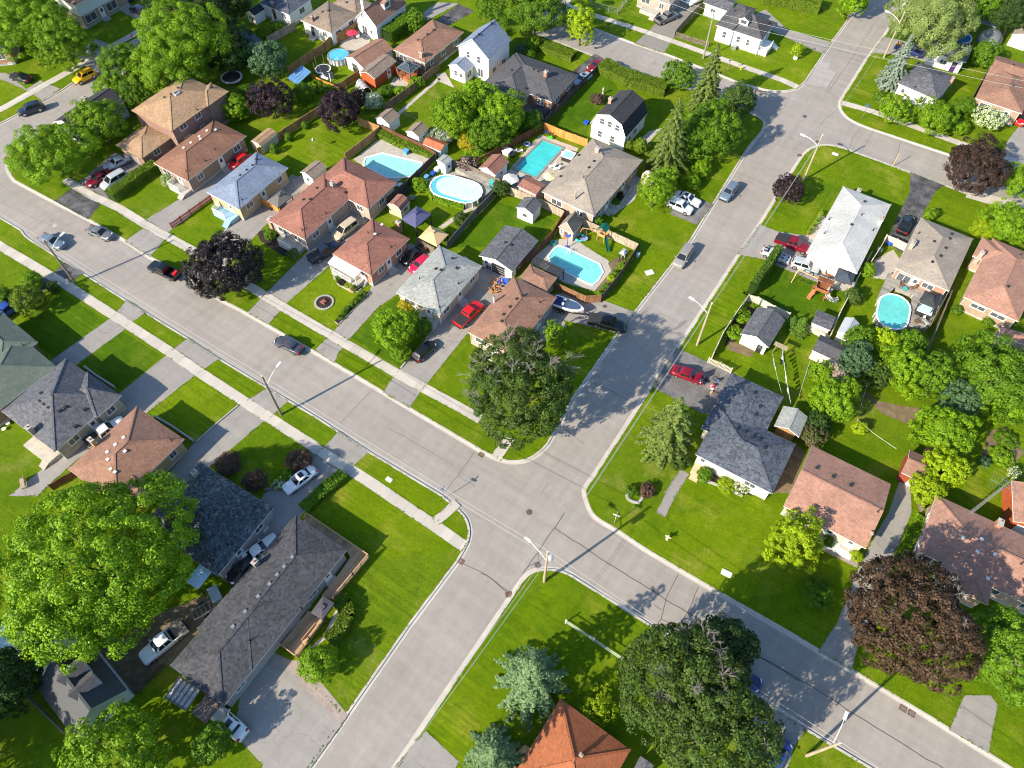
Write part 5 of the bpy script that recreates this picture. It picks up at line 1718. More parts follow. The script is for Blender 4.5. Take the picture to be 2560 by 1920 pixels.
spruce("tall drooping spruce beside the white gambrel house", (-34.1,102.5), 15, 4.6, L_SPRUCE, layers=28, droop=.4)
tree("wide maple with pale top on the upper corner lawn", (-30.2,110.3,5.0,5.30), 10, L_GREEN, "maple_tree", leaf=.38)
tree("olive green round tree nearest the upper crossing", (-29.7,121.9,4.0,3.18), 8, L_OLIVE, leaf=.34)
tree("airy light green birch over the two white cars", (-31.9,93.0,3.6,2.90), 7.5, L_BRIGHT, "birch_tree", leaf=.28, cover=1.7, gap=.2)
tree("smaller pale green birch just above the white cars", (-31.4,96.8,3.2,1.63), 6.5, L_BRIGHT, "birch_tree", leaf=.28, cover=1.7, gap=.2)
shrub("green shrub upper one under the corner maple", (-28.5,105.1,1.3,1.58), L_BRIGHT)
shrub("green shrub lower one beside the post near the white cars", (-28.5,101.2,1.2,1.40), L_BRIGHT)
shrub("clipped conical cedar beside the gambrel house", (-40.1,104.1,1.6,1.11), L_HEDGE)
shrub("small round cedar left of the clipped conical one", (-42.2,103.9,1.0,0.70), L_HEDGE)
shrub("round bush at the front corner of the taupe roofed house", (-37.4,84.0,0.9,0.77), L_GREEN)
shrub("dark red bush in the planter of the taupe roofed house", (-37.4,91.6,0.7,0.58), L_DKRED)
shrub("green bush in the planter of the taupe roofed house", (-37.3,90.0,0.6,0.63), L_GREEN)
# ---- upper right
tree("large pale green willow in the upper right", (-7.2,163.8,6.5,8.26), 12.5, L_WILLOW, "willow_tree", leaf=.4, rough=.3, gap=.15)
spruce("silver blue spruce beside the small white house", (-8.5,148.5), 11, 2.7, L_SILVER, layers=26, droop=.15, nb=13)
tree("dark green trees mass at the top right corner", (5.0,179.6,5.0,4.74), 10, L_DARK, leaf=.38)
tree("green tree right of the willow at the top edge", (-0.6,178.6,5.0,4.14), 10, L_GREEN, leaf=.38)
tree("small light green boulevard tree nearest the street sign", (-4.9,138.1,2.8,2.81), 5, L_BRIGHT, leaf=.3)
tree("larger light green boulevard tree in front of the small white house", (1.7,139.1,3.2,3.53), 5.8, L_BRIGHT, leaf=.3)
shrub("leafy bush right of the larger boulevard tree", (6.4,141.8,1.3,1.66), L_BRIGHT)
shrub("green bush between the white house and the brown roofed house", (5.7,147.9,1.6,2.04), L_GREEN)
tree("small tree covered in pale blossom at the right edge", (10.5,145.7,2.2,2.51), 4.4, L_BRIGHT, leaf=.28, flower=.4, fmat=L_WHITEF)
tree("loose green tree behind the dome tent at the upper right", (4.8,165.6,2.5,2.77), 5, L_GREEN, leaf=.3)
shrub("low green shrub on the lawn of the small white house", (-8.7,143.5,0.7,1.34), L_GREEN)
tree("thin young tree in the lawn by the top road", (-27.4,147.6,1.6,1.12), 3.2, L_LIME, leaf=.22, cover=1.6)
tree("dark red maple at the right edge above the pale sidewalk", (11.7,128.1,4.5,5.01), 8.8, L_DKRED, "red_maple_tree", leaf=.36, rough=.22)
tree("small dark purple tree on the corner lawn", (-13.4,107.0,2.6,2.49), 5.2, L_PURPLE, "plum_tree", leaf=.28)
tree("airy light green tree at the right edge below the dark red maple", (18.8,130.2,3.0,3.04), 6.5, L_BRIGHT, leaf=.32, gap=.15)
tree("bright green tree at the right edge above the pinkish roof", (19.8,118.5,3.4,3.77), 7, L_BRIGHT, leaf=.34)
shrub("yellow green bush left of the bright tree at the right edge", (17.0,117.3,1.5,1.84), L_LIME)
shrub("bush at the upper left corner of the taupe bungalow", (8.7,116.6,0.9,1.10), L_BRIGHT)
tree("green tree top cut by the top edge above the top road", (-23.2,167.5,4.5,3.23), 9, L_BRIGHT, leaf=.36)
hedge("tall clipped hedge along the top edge", [(-41.0,163.4),(-35.3,165.1),(-29.4,166.1)], 3.0, 2.4)
# ---- right block
CL = "trees in the overgrown right yard"
tree("blue green tree in the overgrown yard beside the pink shrub", (8.0,77.8,3.5,2.31), 7.5, L_BLUEGR, group=CL)
tree("lime green tree just below the oval deck pool", (10.4,83.4,3.0,2.13), 6.5, L_LIME, group=CL)
tree("green tree left below the oval deck pool", (7.2,81.9,3.0,1.91), 6, L_GREEN, group=CL)
tree("green tree right below the oval deck pool", (13.4,85.0,3.0,2.24), 6, L_GREEN, group=CL)
tree("broad green tree in the middle of the overgrown yard", (14.0,80.1,3.5,3.60), 7.5, L_BRIGHT, group=CL)
tree("mid green tree right in the middle of the overgrown yard", (18.1,81.2,3.5,3.25), 7.5, L_GREEN, group=CL)
tree("olive tree at the clothesline post in the overgrown yard", (11.7,77.8,2.5,1.86), 5, L_OLIVE, group=CL)
tree("pale green tree below the big round tree", (22.3,79.6,3.2,2.56), 7, L_BLUEGR, group=CL)
tree("bright tree above the reddish brown shed", (21.9,73.1,3.4,3.56), 7, L_BRIGHT, group=CL)
tree("lime tree right beside the reddish brown shed", (23.5,67.8,3.0,2.52), 6, L_LIME, group=CL)
tree("lime bush tree below the reddish brown shed", (22.5,64.1,2.3,2.10), 4.6, L_LIME, group=CL)
tree("lime green tree beside the green and grey gazebo roof", (7.8,69.9,3.4,3.19), 7, L_BRIGHT, group=CL)
tree("big round dense green tree at the right edge", (25.1,84.6,5.0,5.58), 10, L_GREEN, leaf=.38, group=CL)
tree("bright green tree at the right edge below the big round tree", (28.6,82.1,3.0,2.44), 6, L_BRIGHT, group=CL)
tree("green tree between the lime tree and the cream charcoal shed", (4.7,74.1,2.2,1.54), 4.4, L_BRIGHT, group=CL)
tree("dark spreading evergreen below the lime tree", (7.3,66.2,2.0,1.80), 4, L_DARK, group=CL)
tree("grey brown leaved shrub tree beside the tan gable roof house", (7.5,63.7,1.8,1.63), 3.6, L_BROWNS, group=CL, flower=.4, fmat=L_OLIVE)
shrub("pale pink flowering shrub in the overgrown yard", (6.4,75.4,1.8,1.73), L_OLIVE, flower=.6, fmat=L_PINKF)
shrub("small round lime shrub in the middle of the right yard", (12.5,69.2,0.9,0.94), L_LIME)
shrub("purple shrub beside the reddish brown shed", (22.2,70.4,1.2,1.14), L_BROWNS)
shrub("loose shrub left of the oval deck pool", (3.8,91.3,1.4,1.24), L_OLIVE)
shrub("bright round shrub beside the grey gazebo fence", (3.9,97.7,1.4,1.03), L_BRIGHT)
shrub("clipped round shrub left under the tan brick wall", (18.1,98.1,0.7,0.76), L_GREEN)
shrub("clipped round shrub right under the tan brick wall", (22.7,98.4,0.7,0.75), L_GREEN)
spruce("left pointed cypress beside the slate roofed shed", (-2.2,81.5), 2.6, .75, L_CEDAR, "cypress_tree", layers=14, leaf=.22, droop=-.1, nb=9, z0=.0)
spruce("right larger pointed cypress beside the slate roofed shed", (-0.8,81.1), 3.6, 1.5, L_CEDAR, "cypress_tree", layers=18, leaf=.24, droop=-.1, nb=12, z0=.0)
shrub("bright garden plants upper in the brown vegetable bed", (30.1,79.0,0.4,1.49), L_GREEN)
shrub("bright garden plants lower in the brown vegetable bed", (30.2,76.0,0.4,1.57), L_BRIGHT)
shrub("pale plant under the tall antenna", (32.1,74.1,0.6,0.83), L_BRIGHT, flower=.3, fmat=L_WHITEF)
shrub("blue grey spiky plant on the right lawn", (28.5,73.9,0.4,0.75), L_BLUEGR)
shrub("green creeper upper in the bed inside the picket fence", (-9.1,78.9,0.7,1.30), L_BRIGHT)
shrub("green creeper lower in the bed inside the picket fence", (-8.9,75.2,0.6,1.40), L_BRIGHT)
hedge("row of tall narrow cedars beside the silver muscle car", [(-9.9,83.7),(-9.7,88.7),(-9.6,93.2)], 1.0, 3.2, L_CEDAR, .24)
spruce("big broad spruce on the corner lawn left of the blue grey roof", (-8.9,52.5), 12.5, 4.7, L_SPRUCE, layers=18, droop=.38, leaf=.34, nb=11)
shrub("loose grey green shrub at the front steps beside the big spruce", (-6.1,51.0,0.9,1.29), L_OLIVE)
shrub("round green bush in front of the blue grey roofed house", (-2.4,50.9,0.9,0.92), L_GREEN)
shrub("golden green bush in the front bed of the blue grey roofed house", (0.7,51.2,0.7,1.18), L_LIME)
shrub("white flowering bush in the front bed of the blue grey roofed house", (2.4,52.0,0.7,0.98), L_GREEN, flower=.4, fmat=L_WHITEF)
shrub("small green bush in the ringed corner flower bed", (-9.4,43.7,0.5,0.73), L_GREEN)
shrub("brown dry bush in the ringed corner flower bed", (-7.7,44.9,0.6,0.98), L_BROWNS)
tree("irregular bright lime tree in front of the two tone brown roof", (10.9,47.7,3.2,3.32), 6.4, L_LIME, leaf=.36, rough=.35, gap=.2, cl=.22)
shrub("oval green shrub in the wide lawn", (15.9,44.0,0.8,1.97), L_GREEN)
shrub("small bright bush beside the front walk of the two tone roof", (18.4,51.2,0.6,0.66), L_LIME)
shrub("dark round bush under the front window of the two tone roof", (14.6,51.1,0.7,0.66), L_GREEN)
tree("huge copper brown beech at the lower right", (24.4,43.6,7.5,6.63), 14.5, L_COPPER, "beech_tree", leaf=.42, cl=.14, cover=3, rough=.2,
     dead=[(.25, .35, .9, .25), (.35, -.1, .92, .22), (.1, .5, .85, .2)])
tree("light green birch at the right edge beside the copper beech", (35.0,46.4,5.5,4.07), 11, L_GREEN, "birch_tree", leaf=.34, gap=.18, rough=.25, bark=plain("birch_bark", (.5, .45, .4), .8, .2, 3))
hedge("weedy plants between the drive and the beech", [(23.0,54.2),(23.4,58.1),(23.7,61.1)], 1.2, .7, L_BRIGHT)
# ---- south corner
spruce("larger blue green spruce beside the white rail fence", (-7.5,16.0), 12.5, 5.1, L_BLUESP, layers=17, droop=.34, leaf=.36, nb=11)
spruce("lower blue green spruce beside the concrete drive", (-6.7,7.3), 11, 4.3, L_BLUESP, layers=16, droop=.34, leaf=.36, nb=11)
tree("huge dull green tree with bare branches beside the lower right street", (6.1,23.1,9.5,6.25), 17.5, L_OLIVE, "half_dead_tree", rz=6.3, leaf=.4, cl=.15, cover=2.7, rough=.2, gap=.12,
     dead=[(-.1, .55, .75, .4), (.05, .5, .8, .42), (.4, .25, .8, .32), (.45, -.05, .75, .3), (-.45, -.15, .7, .3), (.1, -.2, .9, .3), (-.3, .5, .65, .3), (-.25, -.45, .6, .3), (.6, .45, .4, .3)])
tree("dense olive green tree at the bottom edge beside the orange red roof", (10.8,20.9,8.0,6.47), 15, L_OLIVE, leaf=.42, cl=.15, cover=2.8)
tree("dark green tree at the kerb of the lower right street", (8.6,29.3,7.5,3.07), 12.5, L_DARK, leaf=.38)
tree("yellow green young spruce shrub between the spruces and the big tree", (-0.0,17.8,1.6,2.14), 3.4, L_LIME, leaf=.26, cover=1.4, gap=.3, rough=.4)
# ---- lower left
tree("enormous bright green tree filling the lower left", (-55.5,-1.4,8.0,10.54), 15, L_BRIGHT, rz=6.9, leaf=.42, cl=.13, cover=3.0, rough=.15, gap=.1)
tree("bright lime tree at the bottom edge beside the metal roofed garage", (-39.4,-13.7,4.5,4.80), 9, L_BRIGHT, leaf=.38, rough=.28, gap=.14, cl=.16)
tree("smaller green tree at the bottom edge beside the slatted carport", (-32.7,-8.0,2.6,1.89), 5.5, L_GREEN, leaf=.32)
tree("dark green tree at the left edge beside the metal roofed garage", (-54.8,-15.2,5.0,3.18), 10, L_DARK, leaf=.38)
tree("unseen dark green tree past the lower left corner, set there to cast shade", (-54.8,-22.5,5.0,3.69), 10, L_DARK, leaf=.38)  # stands outside the frame, kept only for the shadow it throws in
shrub("large bright shrub at the end of the curved hedge", (-28.7,4.5,2.0,2.07), L_BRIGHT, leaf=.26)
hedge("curved low hedge along the front walk of the long dark house", [(-29.9,7.1),(-29.8,8.8),(-30.1,10.6),(-31.1,11.5),(-32.3,11.4)], 1.6, 1.1)
hedge("dark low hedge between the white car drive and the lawn", [(-43.7,18.1),(-43.3,21.9),(-42.6,24.8)], 1.5, 1.0, L_GREEN)
shrub("rounded brown barberry left of the boulder planter", (-56.3,17.4,1.0,1.61), L_BROWNS, leaf=.18)
shrub("rounded brown barberry beside the mottled blue roof", (-51.6,17.5,1.0,1.46), L_BROWNS, leaf=.18)
shrub("wide brown barberry with garden post by the white car", (-48.7,22.9,1.0,1.61), L_BROWNS, leaf=.18)
shrub("green leafy plant beside the parked white car", (-48.8,20.3,0.6,0.94), L_GREEN)
shrub("pale green striped plant beside the stone edging", (-48.9,18.9,0.5,0.78), L_BRIGHT, flower=.3, fmat=L_WHITEF)
tree("yellow green round tree beside the blue car at the left edge", (-100.8,20.4,2.4,2.46), 4.8, L_HEDGE, leaf=.28)
shrub("clipped round shrub above the yellow green tree at the left", (-104.6,23.4,1.5,1.49), L_BRIGHT)
shrub("twiggy grey shrub by the left sidewalk", (-101.6,24.7,0.8,0.87), L_OLIVE)
shrub("bush cut by the left edge above the blue car", (-105.8,19.1,1.5,1.47), L_GREEN)
shrub("bush beside the white awning of the green roofed house", (-92.0,14.6,0.7,0.95), L_GREEN)
shrub("white flower pots on the porch of the brown roofed bungalow", (-105.2,51.5,0.9,1.13), L_BRIGHT, flower=.2, fmat=L_WHITEF)
for i, c_ in enumerate(((-60.5,45.1,0.3,0.40), (-60.6,46.0,0.3,0.40), (-60.7,46.8,0.3,0.40), (-60.7,47.8,0.3,0.41), (-60.6,48.6,0.3,0.41), (-60.5,49.4,0.3,0.41), (-60.5,50.3,0.3,0.41))):
    shrub("one of the small round shrubs in the long dark mulch strip", c_, L_GREEN, leaf=.14, group="small round shrubs in the mulch strip")
for i, c_ in enumerate(((-65.7,50.7,0.3,0.49), (-64.8,50.5,0.3,0.44), (-63.7,50.6,0.3,0.44))):
    shrub("one of the small bedding shrubs under the white awning", c_, (L_GREEN, L_DKRED, L_LIME)[i], leaf=.14, group="bedding shrubs under the white awning")
shrub("larger bedding shrub at the right end of the bed under the awning", (-62.4,50.5,0.5,0.48), L_GREEN, leaf=.14)
for i, c_ in enumerate(((-29.4,77.5,0.6,0.74), (-29.5,75.9,0.5,0.59), (-29.5,74.6,0.5,0.59), (-29.5,72.6,0.5,0.58), (-29.6,70.7,0.4,0.58))):
    shrub("one of the shrubs along the fence of the pool with dark pergola", c_, (L_BRIGHT, L_GREEN, L_LIME, L_GREEN, L_BRIGHT)[i], leaf=.18, group="shrubs along the fence of the pool with pergola")
shrub("bushy plants at the front corner of the L shaped tan brick house", (-81.4,51.8,0.6,0.97), L_GREEN)
shrub("bed plants beside the front steps of the L shaped tan brick house", (-75.4,50.8,0.5,0.90), L_GREEN)

tree("tall dark tree out of view beyond the lower left corner, added to shade the lawn", (-56.5,-32.5,8.5,6.0), 15, L_DARK, leaf=.45)  # unseen, added so its shadow darkens the lower left lawn
tree("second tall dark tree out of view beyond the lower left corner, added to shade the lawn", (-64.0,-29.0,8.5,6.0), 15, L_DARK, leaf=.45)  # likewise unseen, added for its shadow on that lawn
# ragged grass growing over the edges of kerbs, walks and drives
P_, N_ = [], []
for pts, spread in EDGES:
    n = len(pts)
    for i in range(n):
        a, b = Vector(pts[i]), Vector(pts[(i + 1) % n])
        L = (b - a).length
        if L > 150 or L < .3 or (a.length > 230 and b.length > 230):
            continue
        m_ = int(L * 7)
        t = RNG.uniform(0, 1, m_)
        o_ = RNG.normal(0, spread * 1.2, m_)
        # clumpy: keep tufts in runs
        keep = np.sin(t * L * 1.7 + i) + np.sin(t * L * .53 + i * 2) + RNG.normal(0, .8, m_) > .1
        u = (b - a) / L
        P_.append(np.stack([a.x + u.x * L * t - u.y * o_, a.y + u.y * L * t + u.x * o_, np.full(m_, .035) + RNG.uniform(0, .03, m_)], 1)[keep])
P_ = np.concatenate(P_)
N_ = np.array([0, 0, 1.0]) + RNG.normal(size=P_.shape) * .35
go = bpy.data.objects.new("grass_edge", leaf_mesh("grass_edge", P_, N_, .17, foliage("edge_grass", (.07, .13, .004), (.16, .22, .008), .15)))
COL.objects.link(go)
struct(go, 'stuff')

# ================================================================ vehicles
PAINTS = {
    'black': paint("car_paint_black", (.008, .009, .012)), 'navy': paint("car_paint_navy", (.012, .02, .045)), 'white': paint("car_paint_white", (.78, .79, .8)),
    'silver': paint("car_paint_silver", (.40, .43, .46)), 'grey': paint("car_paint_grey", (.14, .15, .165)), 'bluegrey': paint("car_paint_blue_grey", (.13, .18, .24)),
    'red': paint("car_paint_red", (.62, .008, .012)), 'crimson': paint("car_paint_crimson", (.55, .01, .06)), 'maroon': paint("car_paint_maroon", (.16, .006, .018)), 'yellow': paint("car_paint_yellow", (.78, .42, .008)),
    'gold': paint("car_paint_pale_gold", (.5, .42, .3)), 'blue': paint("car_paint_blue", (.02, .06, .28)), 'dkblue': paint("car_paint_dark_blue", (.015, .03, .13)), 'taupe': paint("car_paint_warm_grey", (.26, .25, .24)),
    'dkred': paint("car_paint_dark_red", (.2, .004, .016)), 'lightblue': paint("car_paint_light_blue", (.36, .45, .55)), 'violetgrey': paint("car_paint_violet_grey", (.055, .06, .085)),
}
LAMP = plain("headlight_glass", (.75, .77, .8), .15, 0, spec=.8)
TAIL = plain("taillight_red", (.4, .008, .008), .2, 0, spec=.7)
BLACKPL = plain("black_plastic", (.02, .02, .021), .6, .08)
TONNEAU = plain("bed_cover_vinyl", (.03, .033, .036), .7, .1)
TONTAN = plain("faded_bed_cover", (.2, .16, .12), .8, .15, 3)

# half length, half width, hood z, belt z, roof z, then x of: cowl, windscreen top, roof end, rear glass base, boot z
CT = {
    'sedan': (2.38, .91, .86, .95, 1.44, .95, .28, -.85, -1.55, .98),
    'coupe': (2.38, .93, .86, .96, 1.36, .75, .02, -.85, -1.62, .97),
    'hatch': (2.1, .88, .92, .98, 1.48, 1.05, .38, -1.45, -2.0, 1.0),
    'suv': (2.3, .92, 1.0, 1.08, 1.68, 1.05, .4, -1.85, -2.2, 1.05),
    'minivan': (2.5, .96, .98, 1.05, 1.74, 1.45, .62, -2.1, -2.42, 1.05),
    'pickup': (2.85, .98, 1.08, 1.16, 1.86, 1.15, .55, -.75, -.95, 1.1),
}


def lens(q, hw, zt, zb, x0, x1):
    pass


def car(label, kind, col, front, rear, group=None, name=None, sunroof=False, rack=False, bed='open', stripes=False, cat=None, z=0.016, hood=False, cover=None):
    L, W, zh, zb, zr, xc, xw, xr, xg, zd = CT[kind]
    f, r_ = Vector(front), Vector(rear)
    d = f - r_
    c = (f + r_) / 2
    o = thing(name or {'sedan': 'parked_car', 'coupe': 'parked_car', 'hatch': 'hatchback_car', 'suv': 'suv_car', 'minivan': 'minivan', 'pickup': 'pickup_truck'}[kind], label,
              cat or {'pickup': 'pickup truck', 'minivan': 'minivan', 'suv': 'suv'}.get(kind, 'car'), (c.x, c.y, z), math.atan2(d.y, d.x), group)
    P = PAINTS[col]
    q = MB()
    pk = kind == 'pickup'
    rearx = -L if not pk else xg - .05
    st = [(L, .62, .76), (L - .05, .74, .84), (L - .3, zh - .12, .96), (L - .75, zh - .03, 1.0), (xc + .1, zh + .02, 1.0), (xc - .25, zb - .02, 1.0), (0, zb, 1.0), (xr, zb, 1.0)]
    if not pk:
        st += [(xg + .1, zd, .99), (-L + .28, zd - .02, .95), (-L + .05, zd - .12, .88), (-L, .68, .82)]
    else:
        st += [(xg, zb, 1.0)]
    o0 = 0
    rows = []
    for x, zt, wf in st:
        w = W * wf
        zlo = .24 if abs(x) < L - .1 else .36
        pts = [(w * .9, zlo), (w, zlo + .2), (w * 1.0, zt * .62 + .12), (w * .955, zt - .07), (w * .86, zt), (w * .45, zt + .025)]
        rows.append([(x, y, zz) for y, zz in pts] + [(x, 0, zt + .035)] + [(x, -y, zz) for y, zz in pts[::-1]])
    n = len(rows[0])
    vs = [p for r__ in rows for p in r__]
    fs = []
    for i in range(len(rows) - 1):
        for k in range(n - 1):
            fs.append((i * n + k, i * n + k + 1, (i + 1) * n + k + 1, (i + 1) * n + k))
        fs.append((i * n + n - 1, i * n, (i + 1) * n, (i + 1) * n + n - 1))
    fs.append(tuple(range(n - 1, -1, -1)))
    fs.append(tuple(range((len(rows) - 1) * n, len(rows) * n)))
    q.add(vs, fs)
    # cabin: pillars and roof in paint
    wb, wt = W * .88, W * .70
    zc = zb + .02
    ct = [(xc, wb, zc), (xw, wt, zr - .05), (xw - .3, wt, zr), ((xw + xr) / 2, wt, zr + .015), (xr + .25, wt * .99, zr - .01), (xr, wt * .97, zr - .06), (xg, wb * .96, max(zc, zd))]
    vv, ff = [], []
    for i, (x, w, zz) in enumerate(ct):
        xb = x
        vv += [(x, w, zz), (x, w * .5, zz + .03 * (0 < i < 6)), (x, -w * .5, zz + .03 * (0 < i < 6)), (x, -w, zz)]
        xl = min(max(x, xg), xc)
        vv += [(xl, wb if i not in (6,) else wb * .96, zc - .06), (xl, -(wb if i not in (6,) else wb * .96), zc - .06)]
    for i in range(6):
        a, b = i * 6, (i + 1) * 6
        ff += [(a, a + 1, b + 1, b), (a + 1, a + 2, b + 2, b + 1), (a + 2, a + 3, b + 3, b + 2), (a + 4, a, b, b + 4), (a + 3, a + 5, b + 5, b + 3)]
    q.add(vv, ff)
    bo = q.build("body", P, o, smooth=False)
    me = bo.data
    ns = len(fs)
    me.polygons.foreach_set("use_smooth", [i < ns - 2 for i in range(len(me.polygons))])
    # glass set just proud of the cabin

    def pane(nm, quad, mat=CARGLASS):
        a, b, c_, d_ = [Vector(v) for v in quad]
        nrm = (b - a).cross(d_ - a).normalized()
        ce = (a + b + c_ + d_) / 4
        if nrm.dot(ce - Vector((-.3, 0, .9))) < 0:
            nrm = -nrm
        g = MB()
        out = [ce + (v - ce) * .93 + nrm * .014 for v in (a, b, c_, d_)]
        inn = [v - nrm * .03 for v in out]
        g.add(out + inn, [(0, 1, 2, 3), (0, 4, 5, 1), (1, 5, 6, 2), (2, 6, 7, 3), (3, 7, 4, 0)])
        return g.build(nm, mat, o)
    pane("windscreen", [(xc - .02, wb * .93, zc + .02), (xc - .02, -wb * .93, zc + .02), (xw + .02, -wt * .93, zr - .05), (xw + .02, wt * .93, zr - .05)])
    pane("rear_window", [(xg + .03, wb * .86, max(zc, zd) + .03), (xr - .01, wt * .9, zr - .08), (xr - .01, -wt * .9, zr - .08), (xg + .03, -wb * .86, max(zc, zd) + .03)])
    for s in (1, -1):
        m1 = (xw + xr) / 2 + .1
        pane("side_window", [(xc - .35, s * wb, zc + .0), (m1 + .03, s * wb, zc + .0), (m1 + .03, s * wt, zr - .05), (xw - .05, s * wt, zr - .06)])
        pane("side_window", [(m1 - .03, s * wb, zc + .0), (xg + .45 if not pk else xg + .05, s * wb, zc + .0), (xr + .08, s * wt * .98, zr - .08), (m1 - .03, s * wt, zr - .05)])
    if sunroof:
        g = MB()
        g.box(xw - .95, xw - .3, -.4, .4, zr + .01, zr + .052)
        g.build("sunroof", CARGLASS, o)
    if rack:
        for s in (1, -1):
            g = MB()
            g.bar((xw - .2, s * wt * .9, zr + .09), (xr + .1, s * wt * .9, zr + .07), .05)
            g.bar((xw - .25, s * wt * .9, zr - .02), (xw - .25, s * wt * .9, zr + .1), .05)
            g.bar((xr + .15, s * wt * .9, zr - .04), (xr + .15, s * wt * .9, zr + .08), .05)
            g.build("roof_rail", BLACKPL, o)
    if stripes:
        for s in (1, -1):
            g = MB()
            g.add([(L - .32, s * .34 - .16, zh - .07), (L - .32, s * .34 + .16, zh - .07), (xc + .15, s * .34 + .16, zh + .068), (xc + .15, s * .34 - .16, zh + .068)], [(0, 1, 2, 3) if s > 0 else (0, 1, 2, 3)])
            g.build("hood_stripe", BLACKPL, o)
            g = MB()
            g.add([(-L + .3, s * .34 - .16, zd + .03), (-L + .3, s * .34 + .16, zd + .03), (xg + .02, s * .34 + .16, zd + .055), (xg + .02, s * .34 - .16, zd + .055)], [(3, 2, 1, 0)])
            g.build("boot_stripe", BLACKPL, o)
    # wheels
    wr = .33 if kind in ('sedan', 'coupe', 'hatch', 'minivan') else .4
    for x in (L - .9, -L + .9 + (.25 if pk else 0)):
        for s in (1, -1):
            g = MB()
            g.tube([(x, s * (W - .2), wr), (x, s * (W + .015), wr)], wr, 16)
            wo = g.build("wheel", RUBBER, o)
            h = MB()
            h.tube([(x, s * (W - .02), wr), (x, s * (W + .025), wr)], wr * .62, 12)
            h.build("rim", ALLOY, wo)
    for s in (1, -1):
        g = MB()
        g.add([(L - .02, s * W * .42, .62), (L - .25, s * W * .9, .62), (L - .32, s * W * .9, .8), (L - .1, s * W * .45, .82), (L - .28, s * W * .5, .86), (L - .5, s * W * .9, .88)],
              [(0, 1, 2, 3), (3, 2, 5, 4), (0, 3, 4), (1, 5, 2)])
        g.build("headlight", LAMP, o)
        g = MB()
        if pk:
            g.box(-L - .015, -L + .06, s * (W - .1) - .09, s * (W - .1) + .09, .75, 1.08)
        else:
            g.box(-L - .0, -L + .22, s * W * .7 - .2, s * W * .7 + .16, .74, .93)
        g.build("taillight", TAIL, o)
        g = MB()
        g.cbox((xc - .25, s * (W + .1), zb + .08), (.14, .22, .15))
        g.build("mirror", P, o)
    for nm, x in (("front_bumper", L), ("rear_bumper", -L)):
        g = MB()
        g.box(x - .12, x + .06, -W * .8, W * .8, .3, .55)
        g.build(nm, BLACKPL if pk or kind == 'suv' else P, o)
    if pk:
        g = MB()
        x0, x1 = -L, xg - .06
        for s in (1, -1):
            g.box(x0, x1, s * (W - .06) - .06, s * (W - .06) + .06, .45, 1.14)
        g.box(x0, x0 + .09, -W + .12, W - .12, .45, 1.1)
        g.box(x0 + .05, x1, -W + .1, W - .1, .5, .62, 1)
        g.build("bed", [P, BLACKPL], o)
        if bed in ('cover', 'tan', 'half'):
            g = MB()
            g.box(x0 + .02, x1 if bed == 'cover' else x0 + 1.45, -W + .05, W - .05, 1.142, 1.175)
            g.build("bed_cover", TONNEAU if bed == 'cover' else TONTAN, o)
    if hood:                                  # boot or bonnet standing open, seen with its own cavity
        g = MB()
        g.add([(L - .85, -.7, zh + .05), (L - .85, .7, zh + .05), (L - .45, .66, zh + .95), (L - .45, -.66, zh + .95)], [(0, 1, 2, 3)])
        g.add([(L - .89, -.7, zh + .07), (L - .89, .7, zh + .07), (L - .49, .66, zh + .97), (L - .49, -.66, zh + .97)], [(3, 2, 1, 0)])
        g.build("raised_hood", P, o)
        g = MB()
        g.box(L - .82, L - .2, -.68, .68, zh - .06, zh + .06)
        for k in range(5):
            g.cbox((L - .5 + random.uniform(-.2, .2), -.5 + k * .25, zh + .06), (.2, .14, .06), 1)
        g.build("engine_bay", [DARKMETAL, METAL], o)
    return o


car("yellow boxy vehicle with black roof rack parked on the upper left street", 'suv', 'yellow', (-141.7,61.3), (-141.1,65.1), rack=True)
car("dark navy vehicle parked on the bend of the upper left street", 'suv', 'navy', (-142.6,49.3), (-141.0,52.7))
car("black car on the far left driveway below the overhanging trees", 'sedan', 'black', (-153.9,55.8), (-149.7,56.6))
car("dark blue vehicle in the drive of the bay windowed house, top left", 'suv', 'navy', (-153.2,85.0), (-147.9,85.0), rack=True)
car("dark grey car half hidden by the bright maple at the top left", 'suv', 'grey', (-141.1,77.7), (-140.6,80.7))
car("blue car cut by the top edge beside the dark blue vehicle", 'sedan', 'dkblue', (-156.6,84.8), (-155.8,88.0))
car("silver car under the carport of the tan roofed brick house", 'sedan', 'silver', (-116.8,47.8), (-115.8,51.9))
car("dark red car beside the silver minivan", 'sedan', 'maroon', (-116.0,43.2), (-115.5,47.4))
car("silver minivan parked beside the thick clipped hedge", 'minivan', 'silver', (-113.4,44.2), (-112.8,48.7))
car("blue grey sedan at the left kerb under the lamp arm", 'sedan', 'bluegrey', (-107.7,31.2), (-112.4,30.8))
car("grey sedan parked at the north kerb on the left", 'sedan', 'grey', (-102.5,37.0), (-107.7,36.2))
car("bright red car between the brown bungalow and the blue grey roof", 'hatch', 'red', (-98.7,60.3), (-98.4,63.9))
car("pale gold minivan in the drive of the L shaped tan brick house", 'minivan', 'gold', (-71.9,57.3), (-71.4,61.8))
car("black pickup with flat bed cover in the wide drive below the gold minivan", 'pickup', 'navy', (-70.7,56.1), (-71.8,51.5), bed='cover')
car("black car beside the red pink hatchback behind the orange brick bungalow", 'sedan', 'black', (-59.2,59.2), (-58.5,63.0))
car("red pink hatchback behind the orange brick bungalow", 'hatch', 'crimson', (-56.9,58.6), (-56.4,61.8))
car("bright red pickup with black bed cover beside the grey roofed bungalow", 'pickup', 'red', (-44.0,58.5), (-44.5,53.9), bed='cover')
car("black hatchback parked at the end of the red pickup drive", 'hatch', 'black', (-45.6,48.6), (-46.0,45.1))
